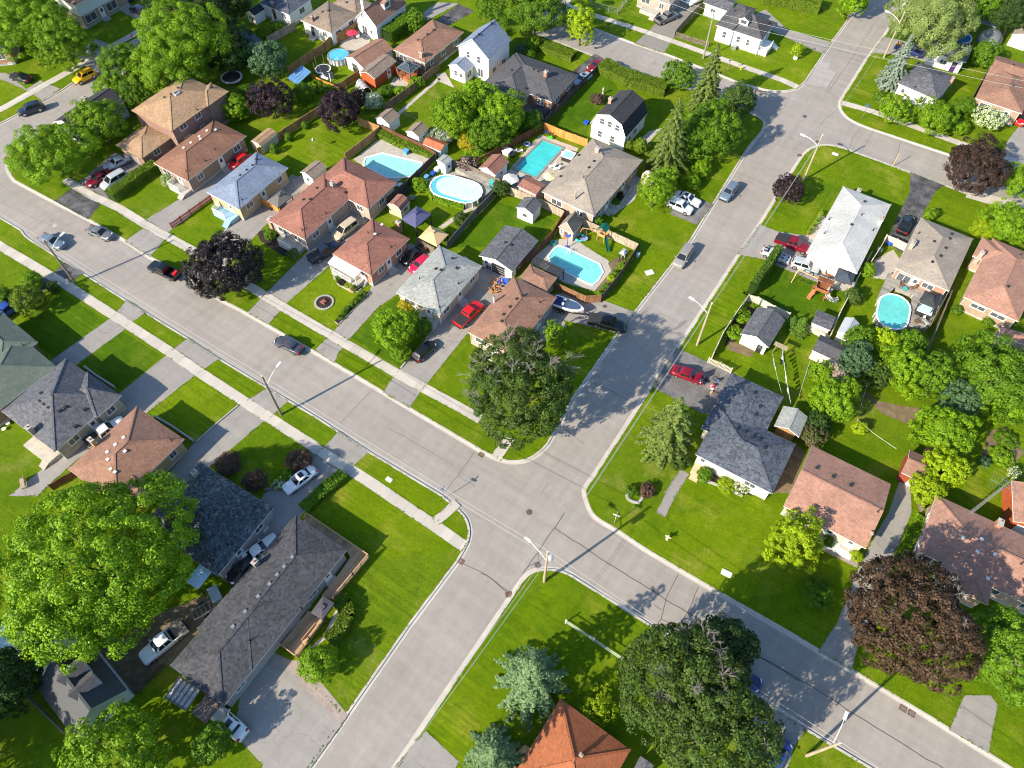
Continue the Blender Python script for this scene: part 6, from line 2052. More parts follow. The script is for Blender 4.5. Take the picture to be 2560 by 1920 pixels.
car("violet grey sedan parked at the kerb in front of the flower ring lawn", 'sedan', 'violetgrey', (-65.6,36.4), (-61.0,36.8))
car("black pickup with open bed parked by the near black maple", 'pickup', 'black', (-93.0,36.3), (-86.9,36.9))
car("white sedan with dark sunroof under the birch on the right", 'sedan', 'white', (-25.7,97.5), (-29.1,97.5), sunroof=True)
car("white hatchback next to the white sedan under the birch", 'suv', 'white', (-25.9,95.1), (-29.3,95.1))
car("small grey blue vehicle at the left kerb of the cross street", 'suv', 'bluegrey', (-22.2,100.9), (-22.0,105.0))
car("dark grey minivan parked at the left kerb of the cross street", 'minivan', 'taupe', (-22.0,82.6), (-22.1,87.5))
car("pale blue silver sedan in the narrow dark drive at the top", 'sedan', 'lightblue', (-59.8,114.3), (-59.1,118.9), sunroof=True)
car("maroon sedan in front of the pale blue sedan at the top", 'sedan', 'maroon', (-59.7,120.0), (-59.0,124.2))
car("grey pickup with open bed on the gravel drive at the top", 'pickup', 'grey', (-54.2,147.3), (-56.1,142.6))
car("white car cut off by the top edge on the gravel drive", 'sedan', 'white', (-53.7,153.0), (-52.5,156.6))
car("dark red crew cab pickup with black bed cover beside the pale roofed bungalow", 'pickup', 'dkred', (-5.6,97.6), (-10.8,97.2), bed='cover')
car("silver muscle car with black stripes beside the cedar row", 'coupe', 'silver', (-7.4,93.7), (-11.8,93.5), stripes=True)
car("silver small sporty vehicle beside the pale roofed bungalow", 'suv', 'silver', (-2.8,94.1), (-6.8,93.6))
car("black car in the dark asphalt drive beside the pale roofed bungalow", 'sedan', 'black', (6.0,114.4), (5.9,109.8), sunroof=True)
car("bright red car cut by the right edge near the blossom tree", 'hatch', 'red', (15.5,149.8), (16.7,153.8))
car("dark blue pickup loaded with branches under the willow", 'pickup', 'dkblue', (-5.6,161.7), (-11.5,161.9))
car("black pickup hitched in front of the boat trailer", 'pickup', 'black', (-22.9,67.0), (-28.3,65.5), bed='cover')
car("red car with raised hood being worked on beside the big spruce", 'sedan', 'dkred', (-9.2,64.8), (-13.4,64.1), hood=True)
car("white pickup with half covered bed on the dirt yard", 'pickup', 'white', (-46.5,-6.2), (-45.5,-1.0), bed='half')
car("white car in the shade between the mottled roof and long dark roof", 'coupe', 'white', (-44.1,12.7), (-45.0,9.3))
car("black car behind the white car beside the chimney of the long dark roof", 'sedan', 'black', (-44.8,6.8), (-44.4,9.4))
car("white sedan with black sunroof at the slatted carport", 'sedan', 'white', (-35.5,-5.6), (-31.4,-5.7), sunroof=True)
car("white sedan with dark sunroof beside the barberry bushes", 'sedan', 'white', (-47.4,19.0), (-46.5,22.9), sunroof=True)
car("white pickup with covered bed between the slate roof and reddish roof", 'pickup', 'white', (-73.7,13.6), (-74.4,9.8), bed='cover')
car("bright blue pickup cut by the left edge behind the round tree", 'pickup', 'blue', (-103.7,19.5), (-103.8,16.4))
car("dark blue car mostly hidden under the tree on the lower right street", 'sedan', 'dkblue', (13.6,30.1), (10.6,30.0))
car("blue car half hidden under the tree at the bottom edge", 'hatch', 'blue', (18.9,25.7), (18.6,23.3))

# loads lying in pickup beds
q = MB()
rd = random.Random(3)
for k in range(46):
    a = rd.uniform(0, 6.28)
    p = Vector((rd.uniform(-.8, .8), rd.uniform(-.7, .7), rd.uniform(.75, 1.35)))
    q.tube([p, p + Vector((math.cos(a) * .5, math.sin(a) * .5, rd.uniform(-.1, .25)))], [.05, .02], 5)
c_ = (-10.6,162.1)
q.build("branch_load", plain("cut_wood", (.5, .3, .14), .8, .2, 4), loc=(c_[0], c_[1], 0))
tag(bpy.data.objects["branch_load"], "load of pale cut branches lying in the blue pickup bed", "branches")
q = MB()
for k in range(90):
    a, r_ = rd.uniform(0, 6.28), rd.uniform(0, 1.3)
    p = Vector((r_ * math.cos(a), r_ * math.sin(a), max(.05, .7 - r_ * .5) * rd.uniform(.3, 1)))
    b_ = rd.uniform(0, 6.28)
    q.tube([p, p + Vector((math.cos(b_) * .5, math.sin(b_) * .5, rd.uniform(-.1, .2)))], [.07, .05], 5)
c_ = (-6.2,166.2)
tag(q.build("wood_pile", MATS["cut_wood"], loc=(c_[0], c_[1], 0)), "heap of pale cut wood beside the dark blue pickup", "wood pile")
q = MB()
q.cbox((0, 0, .95), (.6, .9, .35))
q.cbox((.1, .1, 1.15), (.3, .5, .1))
c_ = (-87.7,37.1)
tag(q.build("storage_box", PAINTS['red'], loc=(c_[0], c_[1], 0), rz=.0), "red box lying in the open bed of the black pickup", "box")


def boat(label, bow, stern):
    """runabout on a tandem trailer"""
    f, s_ = Vector(bow), Vector(stern)
    d = f - s_
    o = thing("motor_boat", label, "boat", (*((f + s_) / 2), 0.016), math.atan2(d.y, d.x))
    L = d.length / 2
    W = 1.15
    q = MB()
    xs = [-L, -L * .6, -.1, L * .35, L * .68, L * .88, L]
    hw = [W * .94, W, W, W * .88, W * .58, W * .28, .03]
    rows = []
    for x, w in zip(xs, hw):
        k = .15 * max(0, x / L) ** 2
        rows.append([(x, -w * .86, 1.42 + k), (x, -w, 1.36 + k), (x, -w * .8, .85 + k), (x, 0, .55 + k * 2.5), (x, w * .8, .85 + k), (x, w, 1.36 + k), (x, w * .86, 1.42 + k)])
    n = 7
    vs = [p for r_ in rows for p in r_]
    fs = [(i * n + k, i * n + k + 1, (i + 1) * n + k + 1, (i + 1) * n + k) for i in range(len(rows) - 1) for k in range(n - 1)]
    q.add(vs, fs)
    q.add(rows[0], [tuple(range(n))])
    dk = [r_[0] for r_ in rows] + [r_[-1] for r_ in rows[::-1]]
    q.add(dk, [tuple(range(len(dk)))], 0)
    q.build("hull", plain("boat_gelcoat", (.75, .76, .78), .25, .03, coat=.5), o)
    b = plain("boat_blue_cover", (.02, .03, .16), .6, .1)
    q = MB()
    q.add([(-.15, -W * .74, 1.46), (L * .35, -W * .66, 1.5), (L * .68, -W * .4, 1.53), (L * .82, 0, 1.56), (L * .68, W * .4, 1.53), (L * .35, W * .66, 1.5), (-.15, W * .74, 1.46)], [tuple(range(7))])
    q.build("bow_cover", plain("boat_bow_cover", (.05, .09, .17), .7, .1), o)
    q = MB()
    q.box(-L * .92, -.2, -W * .72, W * .72, 1.425, 1.45)
    q.build("cockpit", b, o)
    for y in (-.45, .45):
        q = MB()
        q.lathe([(.26, 1.45), (.28, 1.8), (.2, 1.85)], (-L * .35, y), 12)
        q.build("seat", MATS["boat_gelcoat"], o)
    q = MB()
    q.add([(-.1, -W * .7, 1.46), (-.1, W * .7, 1.46), (-.5, W * .6, 1.9), (-.5, -W * .6, 1.9)], [(0, 1, 2, 3)])
    q.build("windscreen", GLASS, o)
    q = MB()
    q.cbox((-L - .2, 0, 1.3), (.4, .45, .9))
    q.build("outboard_motor", BLACKPL, o)
    t = thing("boat_trailer", "black tandem trailer carrying the blue and white boat", "trailer", tuple(o.location), o.rotation_euler.z)
    q = MB()
    for y in (-.7, .7):
        q.bar((-L, y, .5), (L * .3, y, .5), .1)
        q.bar((L * .3, y, .5), (L + .9, 0, .5), .1)
    for x in (-L, -L * .5, 0):
        q.bar((x, -.75, .5), (x, .75, .5), .1)
    q.bar((L + .2, 0, .5), (L + 1.3, 0, .5), .1)
    q.bar((L + .4, 0, .5), (L + .3, 0, 1.4), .08)
    q.build("frame", BLACKPL, t)
    for x in (-L * .55, -L * .25):
        for s in (-1, 1):
            g = MB()
            g.tube([(x, s * .95, .32), (x, s * 1.15, .32)], .32, 14)
            w_ = g.build("wheel", RUBBER, t)
            h = MB()
            h.tube([(x, s * 1.1, .32), (x, s * 1.16, .32)], .19, 10)
            h.build("rim", ALLOY, w_)


boat("blue and white motor boat on its trailer beside the brown corner bungalow", (-29.7,66.0), (-34.6,65.2))

# ================================================================ fences
def fence(label, pts, mat, h=1.75, name="fence", cap=None, post=2.4, style='solid', pmat=None, group=None):
    pts = [Vector(p) for p in pts]
    c = sum(pts, Vector((0, 0))) / len(pts)
    o = thing(name, label, "fence", (c.x, c.y, 0), 0, group)
    q = MB()
    posts = []
    for a, b in zip(pts, pts[1:]):
        a, b = a - c, b - c
        L = (b - a).length
        u = (b - a) / L
        if style == 'solid':
            q.bar((a.x, a.y, h / 2 + .03), (b.x, b.y, h / 2 + .03), .045, h - .1)
            q.bar((a.x, a.y, h + .0), (b.x, b.y, h + .0), .11, .05)
        elif style == 'picket':
            for z in (.25, h * .8):
                q.bar((a.x, a.y, z), (b.x, b.y, z), .05, .09)
            n = int(L / .17)
            for k in range(n + 1):
                p = a + u * L * k / max(n, 1)
                q.bar((p.x, p.y, .06), (p.x, p.y, h + random.uniform(-.03, .03)), .03, .1) if abs(u.x) > abs(u.y) else q.bar((p.x, p.y, .06), (p.x, p.y, h + random.uniform(-.03, .03)), .1, .03)
        elif style == 'rail':
            for z in (.4, 1.05):
                q.bar((a.x, a.y, z), (b.x, b.y, z), .045, .08)
        elif style == 'mesh':
            for z in (.1, h * .5, h):
                q.bar((a.x, a.y, z), (b.x, b.y, z), .035)
            n = int(L / .25)
            for k in range(n + 1):
                p = a + u * L * k / max(n, 1)
                q.bar((p.x, p.y, .05), (p.x, p.y, h), .012)
        n = max(1, round(L / post))
        for k in range(n + 1):
            p = a + u * L * k / n
            if not posts or min((p - r_).length for r_ in posts) > .5:
                posts.append(p)
    q.build("rails" if style in ('rail', 'mesh') else "panel", mat, o)
    for p in posts:
        m = MB()
        m.box(p.x - .06, p.x + .06, p.y - .06, p.y + .06, 0, h + .1)
        m.box(p.x - .08, p.x + .08, p.y - .08, p.y + .08, h + .1, h + .14)
        m.build("post", pmat or mat, o)
    return o


fence("long new cedar fence from the blue grey roof up past the plum trees", [(-97.0,65.4),(-96.8,72.2),(-95.7,80.9),(-95.5,85.5),(-95.1,87.8)], CEDAR)
fence("cedar fence running from the right plum tree to the yard corner", [(-87.7,82.1),(-82.6,82.4)], CEDAR)
fence("cedar fence between the big lawn and the angular pool", [(-82.6,82.4),(-82.8,77.5),(-83.1,73.1)], CEDAR)
fence("brown fence behind the white sheds and clipped pool hedge", [(-82.4,82.7),(-77.5,82.6),(-73.0,82.7),(-69.7,82.2)], RUSTFENCE)
fence("weathered grey fence along the top of the oval pool deck", [(-66.3,82.2),(-63.0,82.7),(-56.1,82.7)], GREYFENCE)
fence("dark fence between the angular pool and oval pool", [(-69.7,81.9),(-69.6,76.4),(-69.6,72.0),(-69.8,68.4)], DARKFENCE)
fence("dark slate fence between the oval pool yard and the long lawn", [(-56.1,82.7),(-55.6,79.6),(-55.6,72.9),(-55.2,65.6)], SLATEFENCE)
fence("weathered fence in front of the tan canopy", [(-59.9,63.7),(-56.3,63.6)], GREYFENCE, 1.6)
fence("tan fence behind the white garden shed below the lean to shed", [(-53.9,82.0),(-47.5,82.4),(-42.9,82.2)], TANFENCE)
fence("rust brown fence between the lawn and the pergola pool", [(-42.9,82.2),(-42.2,77.3),(-42.5,72.1),(-43.0,66.6)], RUSTFENCE)
fence("open backed tan fence along the playset lawn", [(-39.3,82.3),(-35.4,82.4),(-29.0,82.4)], TANFENCE)
fence("dark fence along the shrubs of the pergola pool", [(-29.0,82.4),(-28.6,75.3),(-28.7,69.8)], DARKFENCE)
fence("warm brown fence behind the motor boat", [(-28.7,69.8),(-30.7,68.2),(-32.9,68.1),(-36.0,68.0)], boards("brown_fence_boards", (.27, .14, .07), 3, .15))
fence("brown fence along the left side of the rectangular pool", [(-62.4,85.2),(-60.2,92.7),(-58.0,99.9)], RUSTFENCE)
fence("bright orange cedar fence at the head of the rectangular pool", [(-58.0,99.9),(-53.7,99.9),(-48.9,100.2)], boards("orange_cedar_boards", (.62, .26, .07), 3, .15))
fence("long dark fence beside the narrow drive at the top", [(-58.4,122.8),(-58.6,112.8),(-58.6,101.3)], DARKFENCE, 1.6)
fence("brown weathered fence beside the straight garden path", [(-85.2,104.1),(-85.2,95.5),(-85.9,87.7)], boards("grey_brown_fence_boards", (.2, .14, .09), 3, .15))
fence("tall brown fence behind the round pool and trampoline", [(-108.9,86.4),(-108.5,92.3),(-108.1,95.0),(-108.5,98.2),(-107.6,102.1),(-107.6,105.7)], boards("golden_fence_boards", (.34, .2, .08), 3, .15), 2.0)
fence("low bright orange fence below the trampoline", [(-105.7,88.2),(-101.5,87.8),(-97.6,88.1)], boards("orange_cedar_boards", (.62, .26, .07)), .9)
fence("brown fence left of the orange red shed", [(-97.2,87.6),(-97.0,90.2),(-96.7,93.4)], MATS["golden_fence_boards"])
fence("pale grey board fence beside the vegetable plot at the top", [(-119.6,91.7),(-118.6,99.0)], TANFENCE, 1.7)
fence("dark red picket fence beside the driveway of the blue grey roof", [(-96.6,44.2),(-96.3,48.2),(-96.0,52.7)], REDFENCE, 1.1, style='picket')
fence("short orange fence panel beside the grey patio canopy", [(-87.7,56.6),(-83.9,56.9)], boards("orange_cedar_boards", (.62, .26, .07)), 1.5)
fence("weathered picket fence along the upper sidewalk", [(-51.0,140.5),(-47.2,140.6),(-43.7,141.0)], GREYFENCE, 1.2, style='picket')
fence("brown fence beside the gravel drive at the top", [(-51.0,140.5),(-51.1,147.2),(-50.8,153.7)], GREYFENCE, 1.6)
fence("long cream fence between the wooden playset and the oval pool yard", [(3.2,101.8),(3.1,96.4),(3.2,90.9),(3.2,86.9),(3.5,82.3)], PALEFENCE, 1.5)
fence("weathered fence beside the oval pool deck on the right", [(16.3,101.4),(16.4,93.8),(16.4,86.9)], GREYFENCE, 1.6)
fence("cream fence round the slate roofed shed and its plant bed", [(-9.7,69.4),(-10.1,73.6),(-10.0,78.9),(-9.8,82.5),(-8.4,82.9),(-5.6,82.6),(-3.1,82.6)], PALEFENCE, 1.5)
fence("cream picket fence beside the drive of the red car", [(-9.9,68.4),(-8.1,68.5),(-6.3,68.5)], PALEFENCE, 1.3, style='picket')
fence("low cream panel in front of the small flat pitched shed", [(0.0,82.1),(2.1,82.1),(3.5,82.0)], PALEFENCE, 1.2)
fence("cream gate fence between the pale roof and the taupe bungalow", [(4.0,106.8),(5.8,106.8),(7.8,106.6)], PALEFENCE, 1.6)
fence("cream side fence with bins below the pale roofed bungalow", [(4.1,106.6),(4.0,103.1),(3.8,100.3)], PALEFENCE, 1.6)
fence("white three rail fence on the shaded corner lawn", [(-7.9,24.3),(-4.1,24.3),(-0.2,24.2)], WHITE, 1.2, style='rail', post=3.0)
fence("grey fence along the shaded yard beside the metal roofed garage", [(-54.4,-16.0),(-50.5,-16.1),(-46.2,-16.2)], GREYFENCE, 1.5)
fence("thin dark fence beside the long dark roof and dirt yard", [(-44.2,-5.4),(-44.3,-7.3),(-44.3,-9.1)], DARKFENCE, 1.3)
fence("low dark red brown fence behind the reddish roof", [(-73.4,2.1),(-72.9,3.8),(-72.5,5.0)], RUSTFENCE, 1.4)
fence("dark fence beside the red brown roofed house, upper right", [(6.6,165.2),(6.5,159.6),(6.3,153.7)], DARKFENCE, 1.6)
fence("brown fence between the dome tent and the white shed", [(6.4,181.9),(6.0,174.9),(5.8,169.6)], DARKFENCE, 1.7)
fence("fence of brown boards right of the reddish shed at the right edge", [(23.4,61.8),(21.4,65.2)], GREYFENCE, 1.2)
fence("chain link fence on the lawn of the small white house", [(-8.8,142.6),(-7.5,142.3),(-2.4,142.3)], METAL, 1.2, style='mesh')
fence("chain link fence round the lawn at the top", [(-71.2,140.6),(-65.1,141.4),(-65.6,146.4)], METAL, 1.2, style='mesh')


# ================================================================ pools
def water(name, c, deep=None):
    b = NB(name)
    v = b.n("TexVoronoi", feature='SMOOTH_F1')
    v.inputs["Scale"].default_value = 1.6
    b.l(b.c.outputs["Object"], v.inputs["Vector"])
    f = b.math('MULTIPLY', b.rng(v.outputs["Distance"], .1, .7, .93, 1.1), b.rng(b.noise(.25, 2), .3, .7, .9, 1.1))  # the cells paint a caustic light pattern into the water colour
    b.col(b.scale(c, f))
    b.bump(b.noise(2.2, 3), .12, .05)
    return b.set(.08, .5)


W_PALE = water("pool_water_pale", (.30, .66, .62))
W_TURQ = water("pool_water_turquoise", (.055, .50, .52))
W_CYAN = water("pool_water_cyan", (.19, .62, .60))
W_COVER = water("bubble_cover", (.52, .78, .82))
W_BLUE = water("pool_water_blue", (.10, .46, .62))
LINER = plain("pool_liner_blue", (.09, .42, .58), .4, .05)
COPE = plain("pool_coping", (.55, .54, .5), .7, .06)
COPEG = plain("grey_pool_coping", (.26, .24, .22), .8, .1)


def cen(pts):
    return (sum(p[0] for p in pts) / len(pts), sum(p[1] for p in pts) / len(pts))


def inground(label, pts, wm, cope=None, cw=.35, ladder=None, step=None, rnd=0):
    if rnd:
        for _ in range(rnd):
            out = []
            for i in range(len(pts)):
                a, b, c = Vector(pts[i - 1]), Vector(pts[i]), Vector(pts[(i + 1) % len(pts)])
                k1, k2 = min(.3, 1.2 / (a - b).length), min(.3, 1.2 / (c - b).length)
                out += [tuple(b.lerp(a, k1)), tuple(b.lerp(c, k2))]
            pts = out
    c = cen(pts)
    P = [(p[0] - c[0], p[1] - c[1]) for p in pts]
    o = thing("swimming_pool", label, "swimming pool", (*c, 0))
    out = inset(P, -cw)
    n = len(P)
    q = MB()
    q.v = [(p[0], p[1], .02) for p in out] + [(p[0], p[1], .13) for p in out] + [(p[0], p[1], .13) for p in P] + [(p[0], p[1], .035) for p in P]
    for i in range(n):
        j = (i + 1) % n
        for r_ in range(3):
            q.f.append((r_ * n + i, r_ * n + j, (r_ + 1) * n + j, (r_ + 1) * n + i))
            q.m.append(0)
    q.build("coping", cope or COPE, o)
    q = MB()
    q.prism(P, .03, .05, bottom=False)
    q.build("water", wm, o)
    if ladder:
        x, y = ladder[0] - c[0], ladder[1] - c[1]
        q = MB()
        for s in (-.25, .25):
            q.tube([(x + s, y, .1), (x + s, y, .8), (x + s + .05, y - .3, .95), (x + s + .1, y - .6, .8), (x + s + .1, y - .6, .06)], .04, 6)
        for z in (.3, .55):
            q.bar((x - .25, y, z), (x + .25, y, z), .05)
        q.build("ladder", WHITE, o)
    return o


def aboveground(label, pts, wm, h=1.25, rim=None, wallm=None, ladder=None, cover=None):
    c = cen(pts)
    P = [(p[0] - c[0], p[1] - c[1]) for p in pts]
    o = thing("above_ground_pool", label, "swimming pool", (*c, 0))
    ou = inset(P, -.06)
    q = MB()
    q.prism(ou, 0, h - .12)
    q.build("wall", wallm or METAL, o)
    a, b = inset(P, -.16), inset(P, .1)
    n = len(P)
    q = MB()
    q.v = [(p[0], p[1], h - .06) for p in a] + [(p[0], p[1], h) for p in a] + [(p[0], p[1], h) for p in b] + [(p[0], p[1], h - .1) for p in b]
    for i in range(n):
        j = (i + 1) % n
        for r_ in range(3):
            q.f.append((r_ * n + i, r_ * n + j, (r_ + 1) * n + j, (r_ + 1) * n + i))
            q.m.append(0)
    q.build("rim", rim or WHITE, o)
    q = MB()
    q.prism(inset(P, .05), h - .11, h - .05, bottom=False)
    q.build("water", wm, o)
    if cover:
        K = [(p[0] - c[0], p[1] - c[1]) for p in cover]
        q = MB()
        q.prism(K, h - .046, h - .035, bottom=False)
        q.build("bubble_cover", W_COVER, o)
    for i in range(0, n, max(1, n // 12)):
        q = MB()
        q.bar((a[i][0], a[i][1], 0), (a[i][0], a[i][1], h - .06), .09)
        q.build("upright", wallm or WHITE, o)
    if ladder:
        x, y = ladder[0] - c[0], ladder[1] - c[1]
        q = MB()
        for s in (-.25, .25):
            q.tube([(x + s, y, 0), (x + s * .8, y + .5, h + .3), (x + s * .8, y + .8, h + .3), (x + s * .8, y + .9, h - .3)], .035, 6)
        for k in range(4):
            q.bar((x - .25, y + .1 * k, .3 * k + .15), (x + .25, y + .1 * k, .3 * k + .15), .1, .05)
        q.build("ladder", WHITE, o)
    return o


inground("angular turquoise pool behind the L shaped brick house", [(-80.6,75.6),(-78.9,78.2),(-71.5,80.0),(-70.0,76.9),(-74.3,73.8),(-79.7,74.0)], W_PALE, WHITE, .3)
inground("rectangular turquoise pool with stone patio and folding chairs", [(-56.6,97.3),(-52.5,97.5),(-52.4,88.2),(-56.7,88.1)], W_TURQ, COPEG, .4)
inground("rounded rectangular pale blue pool beside the dark pergola", [(-40.6,76.0),(-39.9,76.5),(-31.7,76.5),(-31.3,72.3),(-32.4,72.0),(-40.5,72.4)], W_CYAN, WHITE, .25, ladder=(-38.3,76.2), rnd=1)


def oval(A, B, w, z):
    """outline of a stadium pool through its two end points"""
    A, B = Vector(A), Vector(B)
    d = (B - A).normalized()
    n = Vector((-d.y, d.x))
    a, b = A + d * w, B - d * w
    return [tuple(a + w * (-d * math.cos(t) + n * math.sin(t) * -1)) for t in [math.pi / 2 - math.pi * k / 8 for k in range(9)]] + \
           [tuple(b + w * (d * math.cos(t) + n * math.sin(t))) for t in [math.pi / 2 - math.pi * k / 8 for k in range(9)]]


def ring(c, r, n=20):
    return [(c[0] + r * math.cos(2 * math.pi * k / n), c[1] + r * math.sin(2 * math.pi * k / n)) for k in range(n)]


pl = oval((-66.2,76.2), (-57.1,78.0), 2.75, 1.2)
_c = cen(pl)
aboveground("oval above ground pool under a pale bubble cover", pl, W_BLUE, rim=WHITE, cover=[(_c[0] + (x - _c[0]) * .9 + .35, _c[1] + (y - _c[1]) * .84 + .3) for x, y in pl])
aboveground("oval above ground pool set into a wooden deck", oval((9.4,95.4), (10.5,88.4), 2.3, 1.2), water("pool_water_teal", (.13, .52, .49)), rim=WHITE)
_r = (-104.0,95.7,1.2,2.07)
aboveground("small round blue above ground pool beside the tan roofed garage", ring(_r, _r[3]), W_BLUE, rim=METAL, wallm=plain("pool_wall_silver", (.5, .5, .52), .5, .1), ladder=(-103.1,93.8))
_r = (-1.2,171.3,1.2,2.29)
aboveground("round blue above ground pool behind the white garage, upper right", ring(_r, _r[3]), water("pool_water_deep_blue", (.03, .16, .3)), rim=PLASTICW)

# ---- decks
def deck(label, pts, z, mat, rails=(), rm=None, name="deck"):
    c = cen(pts)
    P = [(p[0] - c[0], p[1] - c[1]) for p in pts]
    o = thing(name, label, "deck", (*c, 0))
    q = MB()
    q.prism(P, .02, z)
    q.build("platform", mat, o)
    for seg in rails:
        railing(o, [(p[0] - c[0], p[1] - c[1]) for p in seg], .95, rm or NEWWOOD, z)
    return o


NEWWOOD = plain("new_wood_rail", (.6, .4, .22), .8, .12, 3)
deck("wooden wrap round deck on the corner of the long dark roofed house", [(-42.9,16.1),(-42.6,17.8),(-32.6,17.7),(-32.8,11.2),(-34.3,10.8),(-34.3,13.8),(-34.5,16.4),(-35.2,16.7)], .5, DECK,
     [[(-42.5,17.1),(-42.6,17.7),(-32.6,17.7)], [(-32.6,17.6),(-32.7,14.8),(-32.8,11.3)]])
deck("new wooden front deck with bench beside the curved hedge", [(-34.5,3.7),(-34.4,8.5),(-32.1,8.5),(-31.9,3.7)], .5, DECK, [[(-34.4,3.7),(-32.0,3.7)], [(-31.9,3.8),(-32.0,6.1),(-32.1,8.5)]])
deck("weathered wooden pool deck with furniture behind the taupe bungalow", [(6.9,99.7),(8.6,99.8),(15.5,100.8),(15.8,99.7),(15.3,91.8),(12.5,90.7),(11.9,94.0),(11.6,97.2),(8.7,97.3),(8.0,93.8),(7.1,93.7)], .9, GREYDECK,
     [[(15.8,99.7),(15.4,91.9)], [(13.3,92.4),(15.3,92.1)]], GREYFENCE)
deck("weathered deck between the oval pool and the dark fence", [(-65.0,81.5),(-64.6,82.9),(-57.2,83.6),(-56.6,80.3),(-56.8,77.7),(-57.8,79.7),(-60.9,81.1)], .85, GREYDECK)
deck("small wooden deck with red rails under the glass gazebo", [(-91.9,98.4),(-91.4,101.8),(-87.6,101.2),(-86.7,97.0)], .8, boards("red_deck_boards", (.36, .13, .06), 0, .14), [[(-91.7,98.4),(-89.6,97.1)], [(-86.8,97.0),(-87.6,101.0)]], plain("red_wood_rail", (.38, .13, .06), .8, .12))
deck("small new deck with white rail beside the orange red roof", [(-5.5,8.4),(-4.8,10.5),(-3.7,10.5),(-4.0,7.6),(-5.3,7.2)], .6, boards("new_deck_boards", (.55, .36, .2), 1, .14))
q = MB()
q.box(-1.2, 1.2, -.25, .25, .45, .52)
for s in (-1, 1):
    q.box(s * 1.0 - .05, s * 1.0 + .05, -.2, .2, 0, .45)
q.box(-1.2, 1.2, .2, .27, .52, .95)
_p = (-32.2,6.6)
o = q.build("bench", NEWWOOD, loc=(_p[0], _p[1], .5), rz=1.55)
tag(o, "pale new wooden bench on the front deck by the hedge", "bench")


# ---- canopies, gazebos, parasols
def canopy(label, A, B, C, z, h, mat, post=None, name="canopy", glass=False, kind='hip', pm=None):
    c, ang, a, b = rect(A, B, C)
    o = thing(name, label, "canopy", (c.x, c.y, 0), ang)
    q = MB()
    v = [(-a, -b, z), (a, -b, z), (a, b, z), (-a, b, z), (-a, -b, z - .14), (a, -b, z - .14), (a, b, z - .14), (-a, b, z - .14), (0, 0, z + h), (0, 0, z + h - .1)]
    q.add(v, [(0, 1, 8), (1, 2, 8), (2, 3, 8), (3, 0, 8), (4, 5, 1, 0), (5, 6, 2, 1), (6, 7, 3, 2), (7, 4, 0, 3), (5, 4, 9), (6, 5, 9), (7, 6, 9), (4, 7, 9)])
    q.box(-.28, .28, -.28, .28, z + h - .12, z + h + .06)
    q.build("roof", mat, o)
    if glass:
        q = MB()
        for i in range(4):
            q.bar(v[i], v[8], .08)
            q.bar(v[i], v[(i + 1) % 4], .08)
            for t in (.33, .66):
                p = Vector(v[i]).lerp(Vector(v[(i + 1) % 4]), t)
                q.bar(p, p.lerp(Vector(v[8]), .5 if t else 0), .05)
        q.build("roof_frame", METAL, o)
    for sx in (-1, 1):
        for sy in (-1, 1):
            q = MB()
            q.bar((sx * (a - .15), sy * (b - .15), 0), (sx * (a - .15), sy * (b - .15), z), .12)
            q.build("post", pm or DARKMETAL, o)
    return o


canopy("grey patio canopy beside the L shaped brick house", (-86.0,56.2), (-83.3,56.3), (-82.7,59.7), 2.2, .8, plain("grey_canvas", (.14, .13, .125), .85, .08))
canopy("blue purple patio canopy behind the orange brick bungalow", (-64.3,65.2), (-61.1,65.1), (-60.7,69.0), 2.3, .9, plain("blue_purple_canvas", (.085, .09, .19), .8, .1))
canopy("tan patio canopy beside the weathered fence", (-59.4,63.7), (-55.7,63.6), (-55.8,66.8), 2.2, 1.0, plain("tan_canvas", (.62, .42, .22), .85, .06))
canopy("glass roofed metal gazebo on the red railed deck", (-89.9,96.9), (-86.5,96.9), (-86.3,99.9), 2.9, .9, plain("smoked_glass", (.05, .07, .09), .15, .05), glass=True, name="gazebo")
canopy("dark blue gazebo with wooden posts beside the cream fence", (-0.1,91.9), (2.6,92.4), (2.7,95.1), 2.4, .7, plain("dark_blue_canvas", (.055, .068, .095), .85, .08), name="gazebo", pm=NEWWOOD)
canopy("black canopy over the hot tub on the weathered deck", (12.5,94.0), (14.8,94.0), (14.8,96.7), 3.1, .7, plain("black_canvas", (.04, .042, .048), .85, .08))
canopy("low dark canopy over the patio table behind the L shaped dark roof", (-62.5,102.8), (-59.5,102.7), (-59.2,105.0), 1.2, .25, plain("navy_cover", (.03, .04, .06), .8, .1))
canopy("pale grey umbrella canopy on the corner patio of the pergola pool", (-30.7,78.6), (-29.7,78.6), (-29.5,79.8), 2.1, .5, plain("pale_grey_canvas", (.32, .33, .36), .85, .06))


def parasol(label, c, r, z, mat, name="parasol"):
    o = thing(name, label, "parasol", (c[0], c[1], 0))
    q = MB()
    n = 8
    v = [(r * math.cos(2 * math.pi * k / n), r * math.sin(2 * math.pi * k / n), z) for k in range(n)] + [(0, 0, z + r * .38), (0, 0, z + r * .34)]
    q.add(v, [(k, (k + 1) % n, n) for k in range(n)] + [((k + 1) % n, k, n + 1) for k in range(n)])
    q.add([(x, y, zz) for x, y, zz in v[:n]] + [(x * .98, y * .98, zz - .15) for x, y, zz in v[:n]], [(k, n + k, n + (k + 1) % n, (k + 1) % n) for k in range(n)])
    q.build("canopy", mat, o)
    q = MB()
    q.tube([(0, 0, 0), (0, 0, z + r * .4)], .035, 8)
    q.build("pole", METAL, o)
    return o


